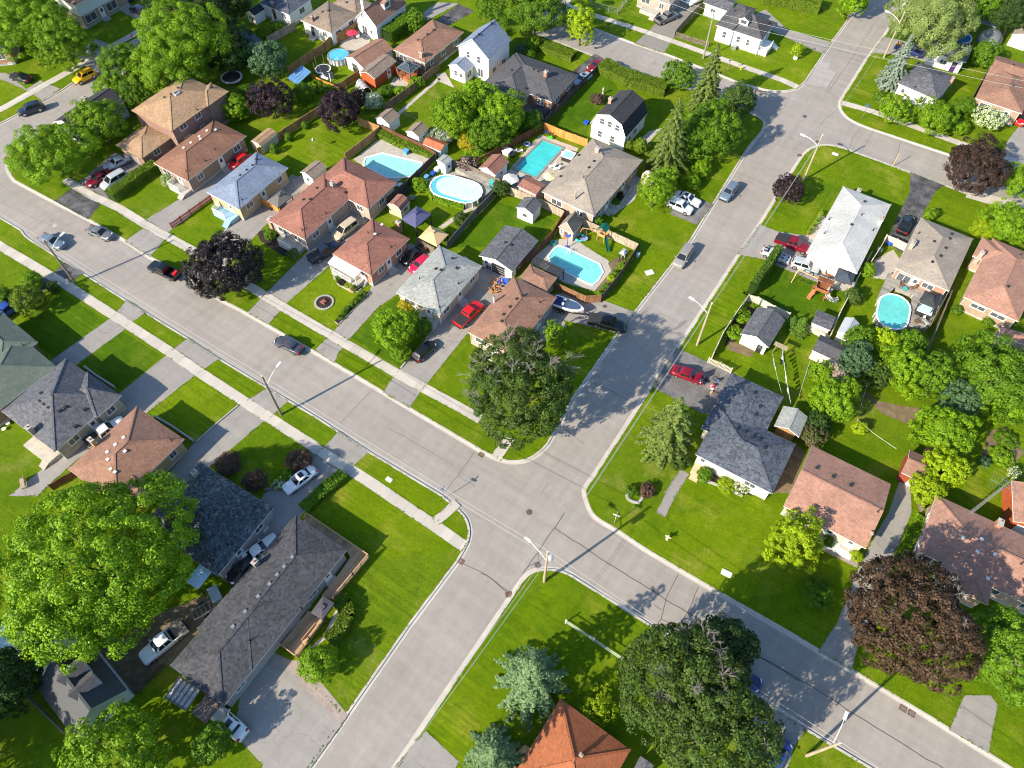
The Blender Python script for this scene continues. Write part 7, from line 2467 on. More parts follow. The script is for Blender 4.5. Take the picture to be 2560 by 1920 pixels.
_r = (-105.6,102.1,2.2,1.13)
parasol("bright red pink parasol on the patio behind the tan fence", _r, _r[3], 2.1, plain("red_pink_canvas", (.75, .03, .08), .8, .05))
_r = (-54.6,83.4,2.2,1.40)
parasol("large white parasol beside the red brown pool house", _r, _r[3], 2.2, plain("white_canvas", (.72, .69, .62), .85, .04))
_r = (-49.3,87.7,2.2,1.13)
parasol("pale cream parasol beside the rectangular pool", _r, _r[3], 2.2, plain("cream_canvas", (.78, .68, .38), .85, .04))


canopy("square grey canopy over the front deck of the long dark house", (-33.3,8.3), (-31.6,8.4), (-31.7,10.7), 2.4, .3, plain("grey_purple_canvas", (.085, .078, .095), .85, .06))


def pergola(label, A, B, C, z, mat, step=.45, name="pergola", roof=None):
    c, ang, a, b = rect(A, B, C)
    o = thing(name, label, "pergola", (c.x, c.y, 0), ang)
    q = MB()
    for s in (-1, 1):
        q.bar((-a, s * b * .9, z - .12), (a, s * b * .9, z - .12), .1, .18)
    q.build("beam", mat, o)
    q = MB()
    n = int(2 * a / step)
    for k in range(n + 1):
        x = -a + 2 * a * k / n
        q.bar((x, -b, z), (x, b, z), .07, .14)
    m = int(2 * b / (step * 1.6))
    for k in range(m + 1):
        y = -b + 2 * b * k / m
        q.bar((-a, y, z + .1), (a, y, z + .1), .05, .05)
    q.build("slats", mat, o)
    if roof:
        q = MB()
        q.box(-a, a, -b, b, z - .1, z - .08)
        q.build("roof_sheet", roof, o)
    for sx in (-1, 1):
        for sy in (-1, 1):
            q = MB()
            q.bar((sx * (a - .1), sy * (b * .9), 0), (sx * (a - .1), sy * (b * .9), z - .2), .12)
            q.build("post", mat, o)
    return o


pergola("dark slatted pergola over the end of the pale blue pool", (-41.1,68.8), (-41.2,70.6), (-36.0,70.5), 2.3, plain("dark_pergola_wood", (.05, .055, .06), .7, .1), .16)
pergola("carport with translucent gridded roof beside the long dark house", (-40.4,-7.5), (-40.8,-5.0), (-37.8,-4.8), 2.5, plain("grey_beam_wood", (.2, .15, .11), .9, .15), .55, "carport", plain("translucent_sheet", (.5, .48, .45), .4, .1))
canopy("brown tin carport roof against the long dark house", (-36.7,-6.9), (-34.6,-7.1), (-34.8,-4.6), 2.6, .08, boards("brown_roof_tin", (.16, .12, .1), 0, .2), name="carport")
# gazebo roof half grey and half green
house("open sided gazebo with one grey and one green roof slope", [((2.4,61.9), (5.9,62.1), (5.8,65.8), 2.4, 'gable', .45, 'y', .5)], CEDAR, SH_GREY, "gazebo", "gazebo", found=False, wins=None)
_g = [o_ for o_ in bpy.data.objects if o_.get("label", "") == "open sided gazebo with one grey and one green roof slope"][0]
_rf = [c for c in _g.children if c.name.startswith("roof")][0]
_rf.data.materials.append(SH_GREEN)
_rf.data.polygons[3].material_index = 3
for c in list(_g.children):
    if c.name.startswith("wall"):
        c.name = "gable_frame"
canopy("pale blue awning roof against the mottled blue black roof", (-48.2,2.9), (-46.3,3.0), (-46.5,5.5), 2.6, .06, plain("pale_blue_tin", (.5, .66, .78), .4, .08), name="awning")


# ---- dome shapes
def dome(label, c, r, h, mat, name="dome_tent", cat="tent", ry=1.0, rz=0):
    o = thing(name, label, cat, (c[0], c[1], 0), rz)
    q = MB()
    q.lathe([(r, 0), (r * .98, h * .3), (r * .82, h * .65), (r * .5, h * .9), (.05, h)], (0, 0), 16)
    q.v = [(x, y * ry, z) for x, y, z in q.v]
    q.build("cover", mat, o, smooth=True)
    q = MB()
    q.tube([(r * 1.0, 0, .02), (r * .84, 0, h * .67), (.05, 0, h * 1.01), (-r * .84, 0, h * .67), (-r, 0, .02)], .03, 6)
    q.build("hoop", METAL, o)
    return o


dome("grey dome tent beside the round pool, upper right", (4.3,175.1), 2.4, 2.2, plain("grey_tent_cloth", (.17, .19, .2), .7, .1), ry=1.5)
dome("beige covered dome beside the birch and taupe roofed house", (-35.3,97.8), 1.3, 2.6, plain("beige_cover", (.6, .5, .42), .7, .1))
dome("white dome cover half under the enormous tree", (-54.8,-11.2), 2.9, 1.8, plain("white_cover", (.7, .69, .66), .7, .08))
_q = MB()
_q.box(-2.2, 2.2, -1.3, 1.3, 1.6, 1.72)
for s in (-1, 1):
    for t in (-1, 1):
        _q.bar((s * 2, t * 1.15, 0), (s * 2, t * 1.15, 1.6), .1)
_p = (-60.5,-13.0)
tag(_q.build("tarp_shelter", plain("pale_blue_tarp", (.42, .55, .65), .6, .12), loc=(_p[0], _p[1], 0), rz=.1), "pale blue tarp shelter at the left edge under the tree", "shelter")
_q = MB()
_q.box(-1.9, 1.9, -1.1, 1.1, 2.0, 2.1)
for s in (-1, 1):
    for t in (-1, 1):
        _q.bar((s * 1.7, t * 1, 0), (s * 1.7, t * 1, 2.0), .1)
_p = (2.4,178.3)
tag(_q.build("tarp_shelter", plain("blue_grey_tarp", (.18, .26, .34), .6, .15), loc=(_p[0], _p[1], 0), rz=-.1), "blue grey tarp shelter at the top right", "shelter")

# tilted blue solar heating panel
c, ang, a, b = rect((-107.2,84.8), (-104.2,83.6), (-104.0,87.2))
o = thing("solar_panel_shelter", "tilted blue panelled lean to beside the blue green tree", "solar panel", (c.x, c.y, 0), ang)
q = MB()
q.add([(-a, -b, 1.0), (a, -b, 1.0), (a, b, 2.1), (-a, b, 2.1), (-a, -b, .94), (a, -b, .94), (a, b, 2.04), (-a, b, 2.04)], [(0, 1, 2, 3), (7, 6, 5, 4), (0, 4, 5, 1), (1, 5, 6, 2), (2, 6, 7, 3), (3, 7, 4, 0)])
q.build("panel", plain("blue_panel", (.09, .24, .52), .25, .2, 1), o)
q = MB()
for k in range(5):
    x = -a + 2 * a * k / 4
    q.bar((x, -b, 1.03), (x, b, 2.13), .06)
for t in (0, .5, 1):
    q.bar((-a, -b + 2 * b * t, 1.03 + 1.1 * t), (a, -b + 2 * b * t, 1.03 + 1.1 * t), .06)
q.build("panel_frame", METAL, o)
for sx in (-1, 1):
    for y, z in ((-b, 1.0), (b, 2.05)):
        q = MB()
        q.bar((sx * a, y, 0), (sx * a, y, z), .08)
        q.build("leg", POLEWOOD, o)
# little greenhouse
p = (-93.6,90.8)
o = thing("small_greenhouse", "little arched white framed greenhouse beside the orange red shed", "greenhouse", p, -.45)
q = MB()
prof = [(1.0 * math.cos(t), 1.5 * math.sin(t)) for t in [math.pi * k / 10 for k in range(11)]]
n = len(prof)
q.add([(-1.5, y, z) for y, z in prof] + [(1.5, y, z) for y, z in prof], [(k + 1, k, k + n, k + n + 1) for k in range(n - 1)])
q.build("glazing", plain("hazy_glazing", (.3, .32, .33), .15, .1), o)
for x in (-1.5, -.5, .5, 1.5):
    q = MB()
    q.tube([(x, y * 1.02, z * 1.02) for y, z in prof], .04, 6)
    q.build("hoop", WHITE, o)


# ---- trampolines
def trampoline(label, c, r, net, mat=None, h=.85):
    o = thing("trampoline", label, "trampoline", (c[0], c[1], 0))
    q = MB()
    q.lathe([(r * .86, h - .03), (r * .86, h)], (0, 0), 24)
    q.build("mat", DARKMETAL, o)
    q = MB()
    P = ring((0, 0), r, 24)
    Q = ring((0, 0), r * .84, 24)
    for i in range(24):
        j = (i + 1) % 24
        q.add([(*P[i], h + .02), (*P[j], h + .02), (*Q[j], h + .04), (*Q[i], h + .04)], [(0, 1, 2, 3)])
        q.add([(*P[i], h + .02), (*P[j], h + .02), (*P[j], h - .15), (*P[i], h - .15)], [(3, 2, 1, 0)])
    q.build("rim_pad", mat or PLASTICW, o)
    for i in range(0, 24, 4):
        q = MB()
        q.bar((P[i][0], P[i][1], 0), (P[i][0], P[i][1], h), .06)
        if net:
            q.bar((P[i][0], P[i][1], h), (P[i][0] * 1.02, P[i][1] * 1.02, h + 1.9), .06)
        q.build("net_pole" if net else "leg", POLEWOOD if net else METAL, o)
    return o


trampoline("trampoline with white rim and tall net poles beside the round pool", (-103.9,90.8), 1.6, True)
trampoline("trampoline in the deep shade below the big maple", (-117.1,78.9), 2.1, False)
_q = MB()
_q.lathe([(1.3, 0), (1.35, .3), (1.2, .36), (1.15, .3), (1.12, .1)], (0, 0), 20)
_p = (-111.7,78.4)
tag(_q.build("paddling_pool", plain("bright_blue_plastic", (.03, .16, .6), .4, .05), loc=(_p[0], _p[1], 0)), "blue paddling pool in the shade behind the plum tree", "paddling pool")


# ---- play sets
def slide(o, pts, w, mat):
    q = MB()
    pts = [Vector(p) for p in pts]
    for i, (a, b) in enumerate(zip(pts, pts[1:])):
        u = Vector((b.x - a.x, b.y - a.y, 0)).normalized()
        n = Vector((-u.y, u.x, 0)) * w / 2
        q.add([a - n, a + n, b + n, b - n, a - n + Vector((0, 0, .18)), a + n + Vector((0, 0, .18)), b + n + Vector((0, 0, .18)), b - n + Vector((0, 0, .18))],
              [(3, 2, 1, 0), (0, 1, 2, 3), (0, 4, 7, 3), (1, 2, 6, 5), (3, 7, 4, 0), (5, 6, 2, 1)])
    return q.build("slide", mat, o)


p = (-0.8,90.3)
o = thing("wooden_playset", "brown wooden playset with swing beam and white spiral slide", "playset", p, math.radians(4))
PW = boards("red_brown_play_wood", (.33, .12, .05), 0, .14)
q = MB()
q.box(-1.0, 1.0, -1.0, 1.0, 1.35, 1.45)
q.build("platform", PW, o)
q = MB()
q.add([(-1.2, -.1, 2.7), (1.2, -.1, 2.7), (1.2, 1.3, 2.3), (-1.2, 1.3, 2.3), (-1.2, -.1, 2.62), (1.2, -.1, 2.62), (1.2, 1.3, 2.22), (-1.2, 1.3, 2.22)], [(0, 1, 2, 3), (7, 6, 5, 4), (0, 4, 5, 1), (1, 5, 6, 2), (2, 6, 7, 3), (3, 7, 4, 0)])
q.build("roof", PW, o)
for sx in (-1, 1):
    for sy in (-1, 1):
        q = MB()
        q.bar((sx * .95, sy * .95, 0), (sx * .95, sy * .95, 2.3 if sy > 0 else 2.2), .12)
        q.build("post", PW, o)
q = MB()
for a, b_ in (((-1, -1), (1, -1)), ((1, -1), (1, 1)), ((-1, 1), (-1, -1))):
    q.bar((*a, 1.75), (*b_, 1.75), .06, .5)
q.build("rail_panel", PW, o)
for a in ((-.9, -1.3), (.9, -1.3), (-1.25, .2)):
    q = MB()
    q.cbox((a[0], a[1], .9), (.5, .5, .08))
    q.bar((a[0], a[1], 0), (a[0], a[1], .9), .1)
    q.build("stool", PW, o)
q = MB()
q.bar((-1, -1, 1.4), (-1.3, -2.0, 0), .6, .08)
q.build("ramp", PW, o)
q = MB()
q.bar((-1, .6, 2.25), (-4.4, .9, 2.25), .12)
q.build("swing_beam", NEWWOOD, o)
for s in (-.9, .9):
    q = MB()
    q.bar((-4.4, .9, 2.3), (-4.6, .9 + s, 0), .1)
    q.build("swing_leg", NEWWOOD, o)
for x in (-2.2, -3.4):
    q = MB()
    for s in (-.2, .2):
        q.bar((x + s, .75, 2.2), (x + s, .75, .5), .02)
    q.box(x - .25, x + .25, .65, .85, .47, .5)
    q.build("swing", DARKMETAL, o)
slide(o, [(1.0, -.3, 1.45)] + [(1.75 - .85 * math.cos(t), -.4 - .85 * math.sin(t) * 1.0, 1.4 - t * .32) for t in [k * .45 for k in range(-2, 10)]], .7, PLASTICW)

p = (-35.2,81.7)
o = thing("playset_with_slide", "small wooden playset with green roof and green slide", "playset", p, math.radians(-2))
GR = plain("green_plastic", (.015, .2, .15), .45, .06)
LW = plain("pale_play_wood", (.52, .3, .12), .8, .12)
q = MB()
q.add([(-.8, -.8, 2.5), (0, -.8, 3.1), (.8, -.8, 2.5), (-.8, .8, 2.5), (0, .8, 3.1), (.8, .8, 2.5)], [(0, 1, 4, 3), (1, 2, 5, 4), (3, 4, 1, 0), (4, 5, 2, 1)])
q.build("roof", GR, o)
for sx in (-1, 1):
    for sy in (-1, 1):
        q = MB()
        q.bar((sx * .65, sy * .65, 0), (sx * .65, sy * .65, 2.6), .1)
        q.build("post", LW, o)
q = MB()
q.box(-.7, .7, -.7, .7, 1.1, 1.2)
q.box(-.7, .7, -.72, -.66, 1.2, 1.7)
q.build("platform", LW, o)
slide(o, [(.7, -.3, 1.2), (1.3, -.9, .9), (2.1, -1.7, .3), (2.4, -2.0, .2)], .5, GR)
q = MB()
q.bar((-.7, -.7, 2.1), (-3.0, -1.6, 2.1), .1)
q.build("swing_beam", LW, o)
for s in (-.8, .8):
    q = MB()
    q.bar((-3.0, -1.6, 2.15), (-3.2 + s * .4, -1.6 + s, 0), .09)
    q.build("swing_leg", LW, o)
q = MB()
q.lathe([(.55, .4), (.6, .5), (.5, .52), (.48, .42)], (-2.3, -2.0), 14)
q.bar((-2.3, -1.4, 2.1), (-2.3, -1.6, .5), .03)
q.build("saucer_swing", plain("blue_white_seat", (.25, .35, .6), .5, .2, 8), o)


# ================================================================ poles, lamps, wires
def pole(label, base, h, mat, lamp=None, lz=8.3, transformer=False, name="utility_pole", arm=False):
    o = thing(name, label, "street lamp" if lamp else "utility pole", (base[0], base[1], 0))
    q = MB()
    q.tube([(0, 0, -.1), (0, 0, h * .5), (0, 0, h)], [.19, .16, .12], 10)
    q.build("pole", mat, o, smooth=False)
    if lamp:
        e = Vector((lamp[0] - base[0], lamp[1] - base[1], lz))
        z0 = lz - .9
        q = MB()
        m1 = Vector((e.x * .35, e.y * .35, lz - .35))
        m2 = Vector((e.x * .75, e.y * .75, lz - .03))
        q.tube([(0, 0, z0), m1, m2, e], .05, 8)
        ao = q.build("lamp_arm", PLASTICW, o)
        d = Vector((e.x, e.y, 0)).normalized()
        q = MB()
        q.bar(e - d * .1, e + d * .75, .32, .16)
        q.build("lamp_head", PLASTICW, o)
        q = MB()
        q.bar(e + d * .15 + Vector((0, 0, -.1)), e + d * .6 + Vector((0, 0, -.1)), .24, .06)
        q.build("lens", LAMP, o)
    if transformer:
        q = MB()
        q.lathe([(.28, h - 1.9), (.3, h - 1.8), (.3, h - .9), (.2, h - .8)], (.42, .1), 14)
        q.build("transformer", plain("transformer_grey", (.42, .46, .5), .5, .08), o)
    q = MB()
    for k in (0, 1):
        q.lathe([(.05, h), (.07, h + .1), (.03, h + .2)], (-.05 + k * .12, 0), 6)
    q.build("insulator", PLASTICW, o)
    return Vector((base[0], base[1], h))


t1 = pole("dark wooden pole with lamp arm over the blue grey sedan, far left", (-100.2,27.3), 9.6, POLEWOOD, (-100.5,29.8))
t2 = pole("dark wooden pole with white lamp arm on the long street boulevard", (-56.3,27.2), 9.7, POLEWOOD, (-56.7,30.0))
t3 = pole("pale wooden pole with white lamp arm beside the cross street", (-12.6,70.5), 9.8, PALEPOLE, (-15.3,71.0))
t4 = pole("pale wooden pole with lamp and grey transformer at the lower crossing", (-12.7,27.2), 10.2, PALEPOLE, (-15.4,27.8), transformer=True)
t5 = pole("pale wooden pole with white lamp arm at the bottom right street", (21.5,26.5), 9.7, PALEPOLE, (21.5,29.4))
t6 = pole("tall pale pole with curved white lamp arm on the upper corner lawn", (-12.5,113.7), 9.6, PALEPOLE, (-15.2,113.8))
t7 = pole("slim pole with white lamp arm beside the willow", (-12.2,157.6), 9.4, PALEPOLE, (-15.0,158.3))
t8 = pole("grey wooden pole beside the white cross gabled house at the top", (-42.8,136.9), 9.5, plain("grey_pole_wood", (.27, .25, .22), .9, .15))
t9 = pole("short wooden pole in front of the large taupe roof", (-42.0,83.8), 5.2, PALEPOLE)
WIRE = plain("wire_grey", (.42, .42, .4), .5, 0)
WIRED = plain("wire_dark", (.1, .1, .1), .6, 0)


def wire(label, a, b, sag=.5, r_=.022, mat=None):
    a, b = Vector(a), Vector(b)
    q = MB()
    q.tube([a.lerp(b, t) - Vector((0, 0, sag * 4 * t * (1 - t))) for t in [k / 10 for k in range(11)]], r_, 5)
    tag(q.build("power_line", mat or WIRE), label, "power line", "power lines along the streets")


dz = Vector((0, 0, -1.1))
off = Vector((.1, .1, .15))
t0 = t1 + (t1 - t2)
tE = t5 + (t5 - t4)
wire("overhead wire running left out of view from the far left pole", t0, t1 + off)
wire("upper overhead wire above the south kerb of the long street", t1 + off, t2 + off)
wire("lower overhead wire above the south kerb of the long street", t1 + dz, t2 + dz)
wire("upper overhead wire from the boulevard pole to the transformer pole", t2 + off, t4 + off)
wire("lower overhead wire from the boulevard pole to the transformer pole", t2 + dz, t4 + dz)
wire("upper overhead wire beside the lower right street past the half dead tree", t4 + off, t5 + off)
wire("lower overhead wire beside the lower right street past the half dead tree", t4 + dz, t5 + dz)
wire("overhead wire leaving the bottom right pole out of view", t5 + off, tE)
wire("upper overhead wire along the right kerb of the cross street", t4 + off, t3 + off)
wire("lower overhead wire along the right kerb of the cross street", t4 + dz, t3 + dz)
wire("upper overhead wire from the cross street pole to the upper corner pole", t3 + off, t6 + off)
wire("lower overhead wire from the cross street pole to the upper corner pole", t3 + dz, t6 + dz)
wire("overhead wire from the upper corner pole to the willow pole", t6 + off, t7 + off)
tS = Vector((*(-14.4,-4.3), 9.8))
wire("upper overhead wire above the kerb beside the blue green spruces", t4 + off, tS)
wire("lower overhead wire above the kerb beside the blue green spruces", t4 + dz + Vector((.35, .2, 0)), tS + dz + Vector((.35, .2, 0)))
tN = Vector((*(-88.4,141.4), 9.5))
tR = Vector((*(28.2,151.4), 9.5))
wire("upper overhead wire crossing the top from the grey pole leftwards", t8 + off, tN + off)
wire("lower overhead wire crossing the top from the grey pole leftwards", t8 + dz, tN + dz)
wire("upper overhead wire from the grey pole across the upper crossing", t8 + off, tR + off)
wire("lower overhead wire from the grey pole across the upper crossing", t8 + dz, tR + dz)
wire("thin service wire over the taupe roof to the short pole", t9, Vector((*(-91.2,85.8), 5.0)), .8, .012, WIRED)


def post_sign(label, base, h, blade, rz, mats, name="street_sign", octo=False):
    o = thing(name, label, "sign", (base[0], base[1], 0), rz)
    q = MB()
    q.tube([(0, 0, 0), (0, 0, h)], .045, 8)
    q.build("post", mats[0], o)
    q = MB()
    if octo:
        q.tube([(0, -.03, h - .35), (0, .03, h - .35)], .42, 8)
    else:
        q.box(-blade / 2, blade / 2, -.02, .02, h - .22, h)
    q.build("sign_plate", mats[1], o)
    if not octo:
        q = MB()
        q.box(-.02, .02, -blade / 2, blade / 2, h + .01, h + .23)
        q.build("sign_plate", mats[1], o)


BLUES = plain("sign_blue", (.05, .18, .45), .4, .03)
post_sign("street name sign on a wooden post at the right corner lawn", (-9.2,38.7), 2.6, .9, .2, (PALEPOLE, plain("sign_white", (.7, .75, .8), .4, .03)))
post_sign("street name sign with blue blade on the upper right boulevard", (-9.5,135.9), 3.0, .9, .3, (POLEWOOD, BLUES))
post_sign("street sign with blue blade at the lower crossing left corner", (-29.6,29.5), 2.8, .8, .0, (METAL, BLUES))
post_sign("red stop sign at the far left street corner", (-131.6,39.1), 2.3, .8, .9, (METAL, plain("sign_red", (.5, .02, .02), .4, .03)), "stop_sign", True)
post_sign("slim signpost at the drive edge behind the orange pickup lawn", (-36.9,135.4), 2.6, .5, .4, (POLEWOOD, GR), "street_sign")
_q = MB()
_q.bar((0, 0, 0), (0, 0, 3.1), .1)
_p = (-0.5,125.8)
tag(_q.build("marker_post", plain("yellowish_post", (.6, .42, .15), .7, .1), loc=(_p[0], _p[1], 0)), "yellowish wooden marker post at the upper right kerb", "post")


# ---- hydrants, cone, utility covers
def hydrant(label, p):
    o = thing("fire_hydrant", label, "fire hydrant", p)
    q = MB()
    q.lathe([(.2, 0), (.2, .06), (.13, .08), (.13, .6), (.17, .62), (.15, .75), (.05, .85)], (0, 0), 12)
    y = plain("hydrant_yellow", (.75, .5, .05), .5, .05)
    q.build("barrel", y, o)
    q = MB()
    q.tube([(-.26, 0, .48), (.26, 0, .48)], .08, 8)
    q.tube([(0, -.24, .42), (0, 0, .42)], .09, 8)
    q.build("outlet", y, o)


hydrant("yellow fire hydrant beside the upper sidewalk", (-34.9,137.7))
_q = MB()
_q.lathe([(.22, 0), (.2, .1), (.12, .45), (.2, .7), (.1, .85), (.14, 1.0), (.05, 1.12)], (0, 0), 10)
_q.bar((-.4, 0, .62), (.4, 0, .78), .12)
_p = (-2.5,40.5)
tag(_q.build("garden_figurine", plain("cream_figurine", (.72, .58, .42), .6, .08), loc=(_p[0], _p[1], 0)), "small cream garden figurine on the wide corner lawn", "figurine")
_q = MB()
_q.box(-.22, .22, -.22, .22, 0, .04)
_q.lathe([(.17, .04), (.04, .75)], (0, 0), 12)
_p = (-145.4,78.2)
tag(_q.build("traffic_cone", plain("cone_orange", (.8, .12, .03), .5, .04), loc=(_p[0], _p[1], .03)), "orange traffic cone on the sidewalk at the top left", "traffic cone")


def cover(label, p, rz=0, s=(.9, .6), h=.1, mat=None, name="utility_cover"):
    q = MB()
    q.box(-s[0] / 2, s[0] / 2, -s[1] / 2, s[1] / 2, 0, h)
    q.box(-s[0] / 2 + .08, s[0] / 2 - .08, -s[1] / 2 + .08, s[1] / 2 - .08, h, h + .025)
    q.bar((-.1, 0, h + .03), (.1, 0, h + .03), .04)
    tag(q.build(name, mat or PLASTICW, loc=(p[0], p[1], 0), rz=rz), label, "utility cover")


cover("white utility cover on the boulevard left of the lower crossing", (-37.3,27.6))
cover("white utility cover on the wide lawn below the lime tree", (5.7,40.5), .1, (1.3, .75))
cover("large white utility cover on the lawn beside the pergola pool", (-25.2,79.4), .9, (1.3, .95), .12)
cover("white utility cover on the upper corner lawn", (-10.2,123.5), 0, (1.1, .6))
cover("white box on the lawn by the thin young tree", (-27.1,147.1), 0, (.8, .5), .5, name="utility_box")
cover("grey meter box at the foot of the white cross gabled house", (-38.9,143.3), 0, (.9, .7), .8, METAL, "air_conditioner")


# ---- yard things
def chair(label, p, rz, mat, group=None, lounge=False, z=0):
    o = thing("lounge_chair" if lounge else "garden_chair", label, "chair", (p[0], p[1], z), rz, group)
    q = MB()
    L = .75 if lounge else .25
    q.box(-.27, .27, -L, .25, .38, .44)
    q.build("seat", mat, o)
    q = MB()
    q.add([(-.27, .25, .42), (.27, .25, .42), (.27, .5, 1.0), (-.27, .5, 1.0), (-.27, .3, .42), (.27, .3, .42), (.27, .55, 1.0), (-.27, .55, 1.0)], [(0, 1, 2, 3), (7, 6, 5, 4), (0, 3, 7, 4), (1, 5, 6, 2), (3, 2, 6, 7)])
    q.build("backrest", mat, o)
    for sx in (-1, 1):
        for y in (-L + .06, .2):
            q = MB()
            q.bar((sx * .23, y, 0), (sx * .23, y, .4), .05)
            q.build("leg", mat, o)
    return o


def table(label, p, r, h, mat, name="garden_table", z=0):
    o = thing(name, label, "table", (p[0], p[1], z))
    q = MB()
    q.lathe([(r, h - .05), (r, h)], (0, 0), 20)
    q.build("tabletop", mat, o)
    for k in range(4):
        a = k * math.pi / 2 + .6
        q = MB()
        q.bar((r * .7 * math.cos(a), r * .7 * math.sin(a), 0), (r * .6 * math.cos(a), r * .6 * math.sin(a), h - .05), .05)
        q.build("leg", mat, o)


PC = "chairs round the pools"
TEAL = plain("teal_plastic", (.03, .45, .42), .45, .04)
chair("teal garden chair at the end of the oval pool deck", (-57.2,81.4), .6, TEAL, z=.85)
chair("small teal footstool chair beside the teal garden chair", (-56.5,80.7), 2.2, TEAL, z=.85)
table("round white table behind the L shaped brick house", (-70.7,73.0), .5, .75, PLASTICW)
chair("white garden chair left of the round white table", (-71.5,72.6), 1.2, PLASTICW)
chair("white reclining chair standing upper one beside the rectangular pool", (-59.3,91.7), 2.4, PLASTICW, lounge=True)
chair("white reclining chair standing lower one beside the rectangular pool", (-58.5,92.2), 2.4, PLASTICW, lounge=True)
chair("white lounge chair beside the hot tub", (-51.1,95.3), .5, PLASTICW, lounge=True)
chair("white lounge chair upper one by the cream parasol", (-51.2,92.1), -.8, PLASTICW, lounge=True)
chair("white lounge chair lower one by the cream parasol", (-50.2,92.0), -.8, PLASTICW, lounge=True)
chair("dark blue patio chair right of the white parasol", (-54.3,86.2), 1.8, plain("blue_grey_sling", (.12, .16, .2), .7, .08))
chair("dark patio chair below the white parasol", (-54.2,84.3), .3, MATS["blue_grey_sling"])
chair("dark patio chair upper one beside the barn shaped shed", (-68.7,72.6), .6, DARKMETAL)
chair("dark patio chair lower one beside the barn shaped shed", (-68.7,71.5), .6, DARKMETAL)
table("round table beside the dark patio chairs and barn shaped shed", (-67.1,71.6), .6, .7, POLEWOOD)
WICK = plain("brown_wicker", (.16, .09, .05), .8, .2, 8)
chair("brown wicker chair left of the teal table on the pool deck", (9.5,97.7), 1.2, WICK, z=.9)
chair("brown wicker chair right of the teal table on the pool deck", (10.9,98.2), -1.0, WICK, z=.9)
table("small teal table between the two wicker chairs", (10.0,97.2), .35, .6, TEAL, z=.9)
chair("white lounge chair at the lower end of the pool deck", (14.5,92.7), .9, PLASTICW, lounge=True, z=.9)
table("brown round stool beside the white lounge chair on the deck", (13.5,91.9), .42, .45, WICK, z=.9)
chair("red brown bench chair beside the dark blue gazebo", (-1.1,94.5), 1.4, PW, lounge=True)
chair("white table set beside the grey umbrella canopy", (-30.4,80.1), .3, PLASTICW)


def hot_tub(label, p, z, s, shell, wm, rz=0):
    o = thing("hot_tub", label, "hot tub", (p[0], p[1], z), rz)
    q = MB()
    q.box(-s, s, -s, s, 0, .85)
    q.build("cabinet", DARKMETAL, o)
    q = MB()
    for a in (-1, 1):
        q.box(-s, s, a * s * .87 - s * .13, a * s * .87 + s * .13, .85, .93)
        q.box(a * s * .87 - s * .13, a * s * .87 + s * .13, -s * .74, s * .74, .851, .93)
    q.build("rim", shell, o)
    q = MB()
    q.box(-s * .8, s * .8, -s * .8, s * .8, .8, .88)
    q.build("water", wm, o)


hot_tub("white hot tub beside the taupe roofed house", (-50.1,95.7), 0, 1.05, PLASTICW, W_PALE, .1)
hot_tub("pale patterned hot tub under the black canopy", (13.8,94.6), .9, 1.1, plain("pale_tub", (.6, .68, .66), .5, .2, 3), W_COVER, .05)

# floats, toys and bins
def torus_float(label, p, mat, r=.55, z=.02):
    q = MB()
    n = 18
    for k in range(n):
        a = 2 * math.pi * k / n
        b_ = 2 * math.pi * (k + 1) / n
        q.tube([(r * math.cos(a), r * math.sin(a), .16), (r * math.cos(b_), r * math.sin(b_), .16)], .16, 8, cap=False)
    tag(q.build("pool_float", mat, loc=(p[0], p[1], z)), label, "pool float")


torus_float("blue and white swim ring beside the rectangular pool", (-58.4,94.8), plain("float_blue_white", (.35, .4, .75), .4, .5, 2), .5)
torus_float("green round float in the corner of the pergola pool patio", (-41.5,76.3), plain("float_green", (.03, .3, .22), .4, .2, 2), .5)
torus_float("turquoise float leaning by the stone playhouse", (-38.4,79.8), plain("float_turquoise", (.05, .5, .62), .4, .1), .75)
_q = MB()
_q.lathe([(.5, 0), (.5, .05), (.1, .1), (.05, 1.9), (.05, 2.4)], (0, 0), 12)
_q.cbox((0, .12, 2.6), (.9, .04, .65))
_p = (-39.1,76.8)
tag(_q.build("basketball_hoop", plain("blue_hoop_base", (.06, .1, .4), .5, .1), loc=(_p[0], _p[1], 0), rz=.4), "poolside basketball hoop with blue base beside the playhouse", "basketball hoop")


def bin_(label, p, mat, s=.6, h=1.0):
    o = thing("wheelie_bin", label, "bin", p)
    q = MB()
    q.add([(-s * .4, -s * .4, .05), (s * .4, -s * .4, .05), (s * .4, s * .4, .05), (-s * .4, s * .4, .05), (-s * .5, -s * .5, h), (s * .5, -s * .5, h), (s * .5, s * .5, h), (-s * .5, s * .5, h)], [(3, 2, 1, 0), (4, 5, 6, 7), (0, 1, 5, 4), (1, 2, 6, 5), (2, 3, 7, 6), (3, 0, 4, 7)])
    q.build("body", mat, o)
    q = MB()
    q.box(-s * .54, s * .54, -s * .54, s * .54, h, h + .07)
    q.build("lid", mat, o)


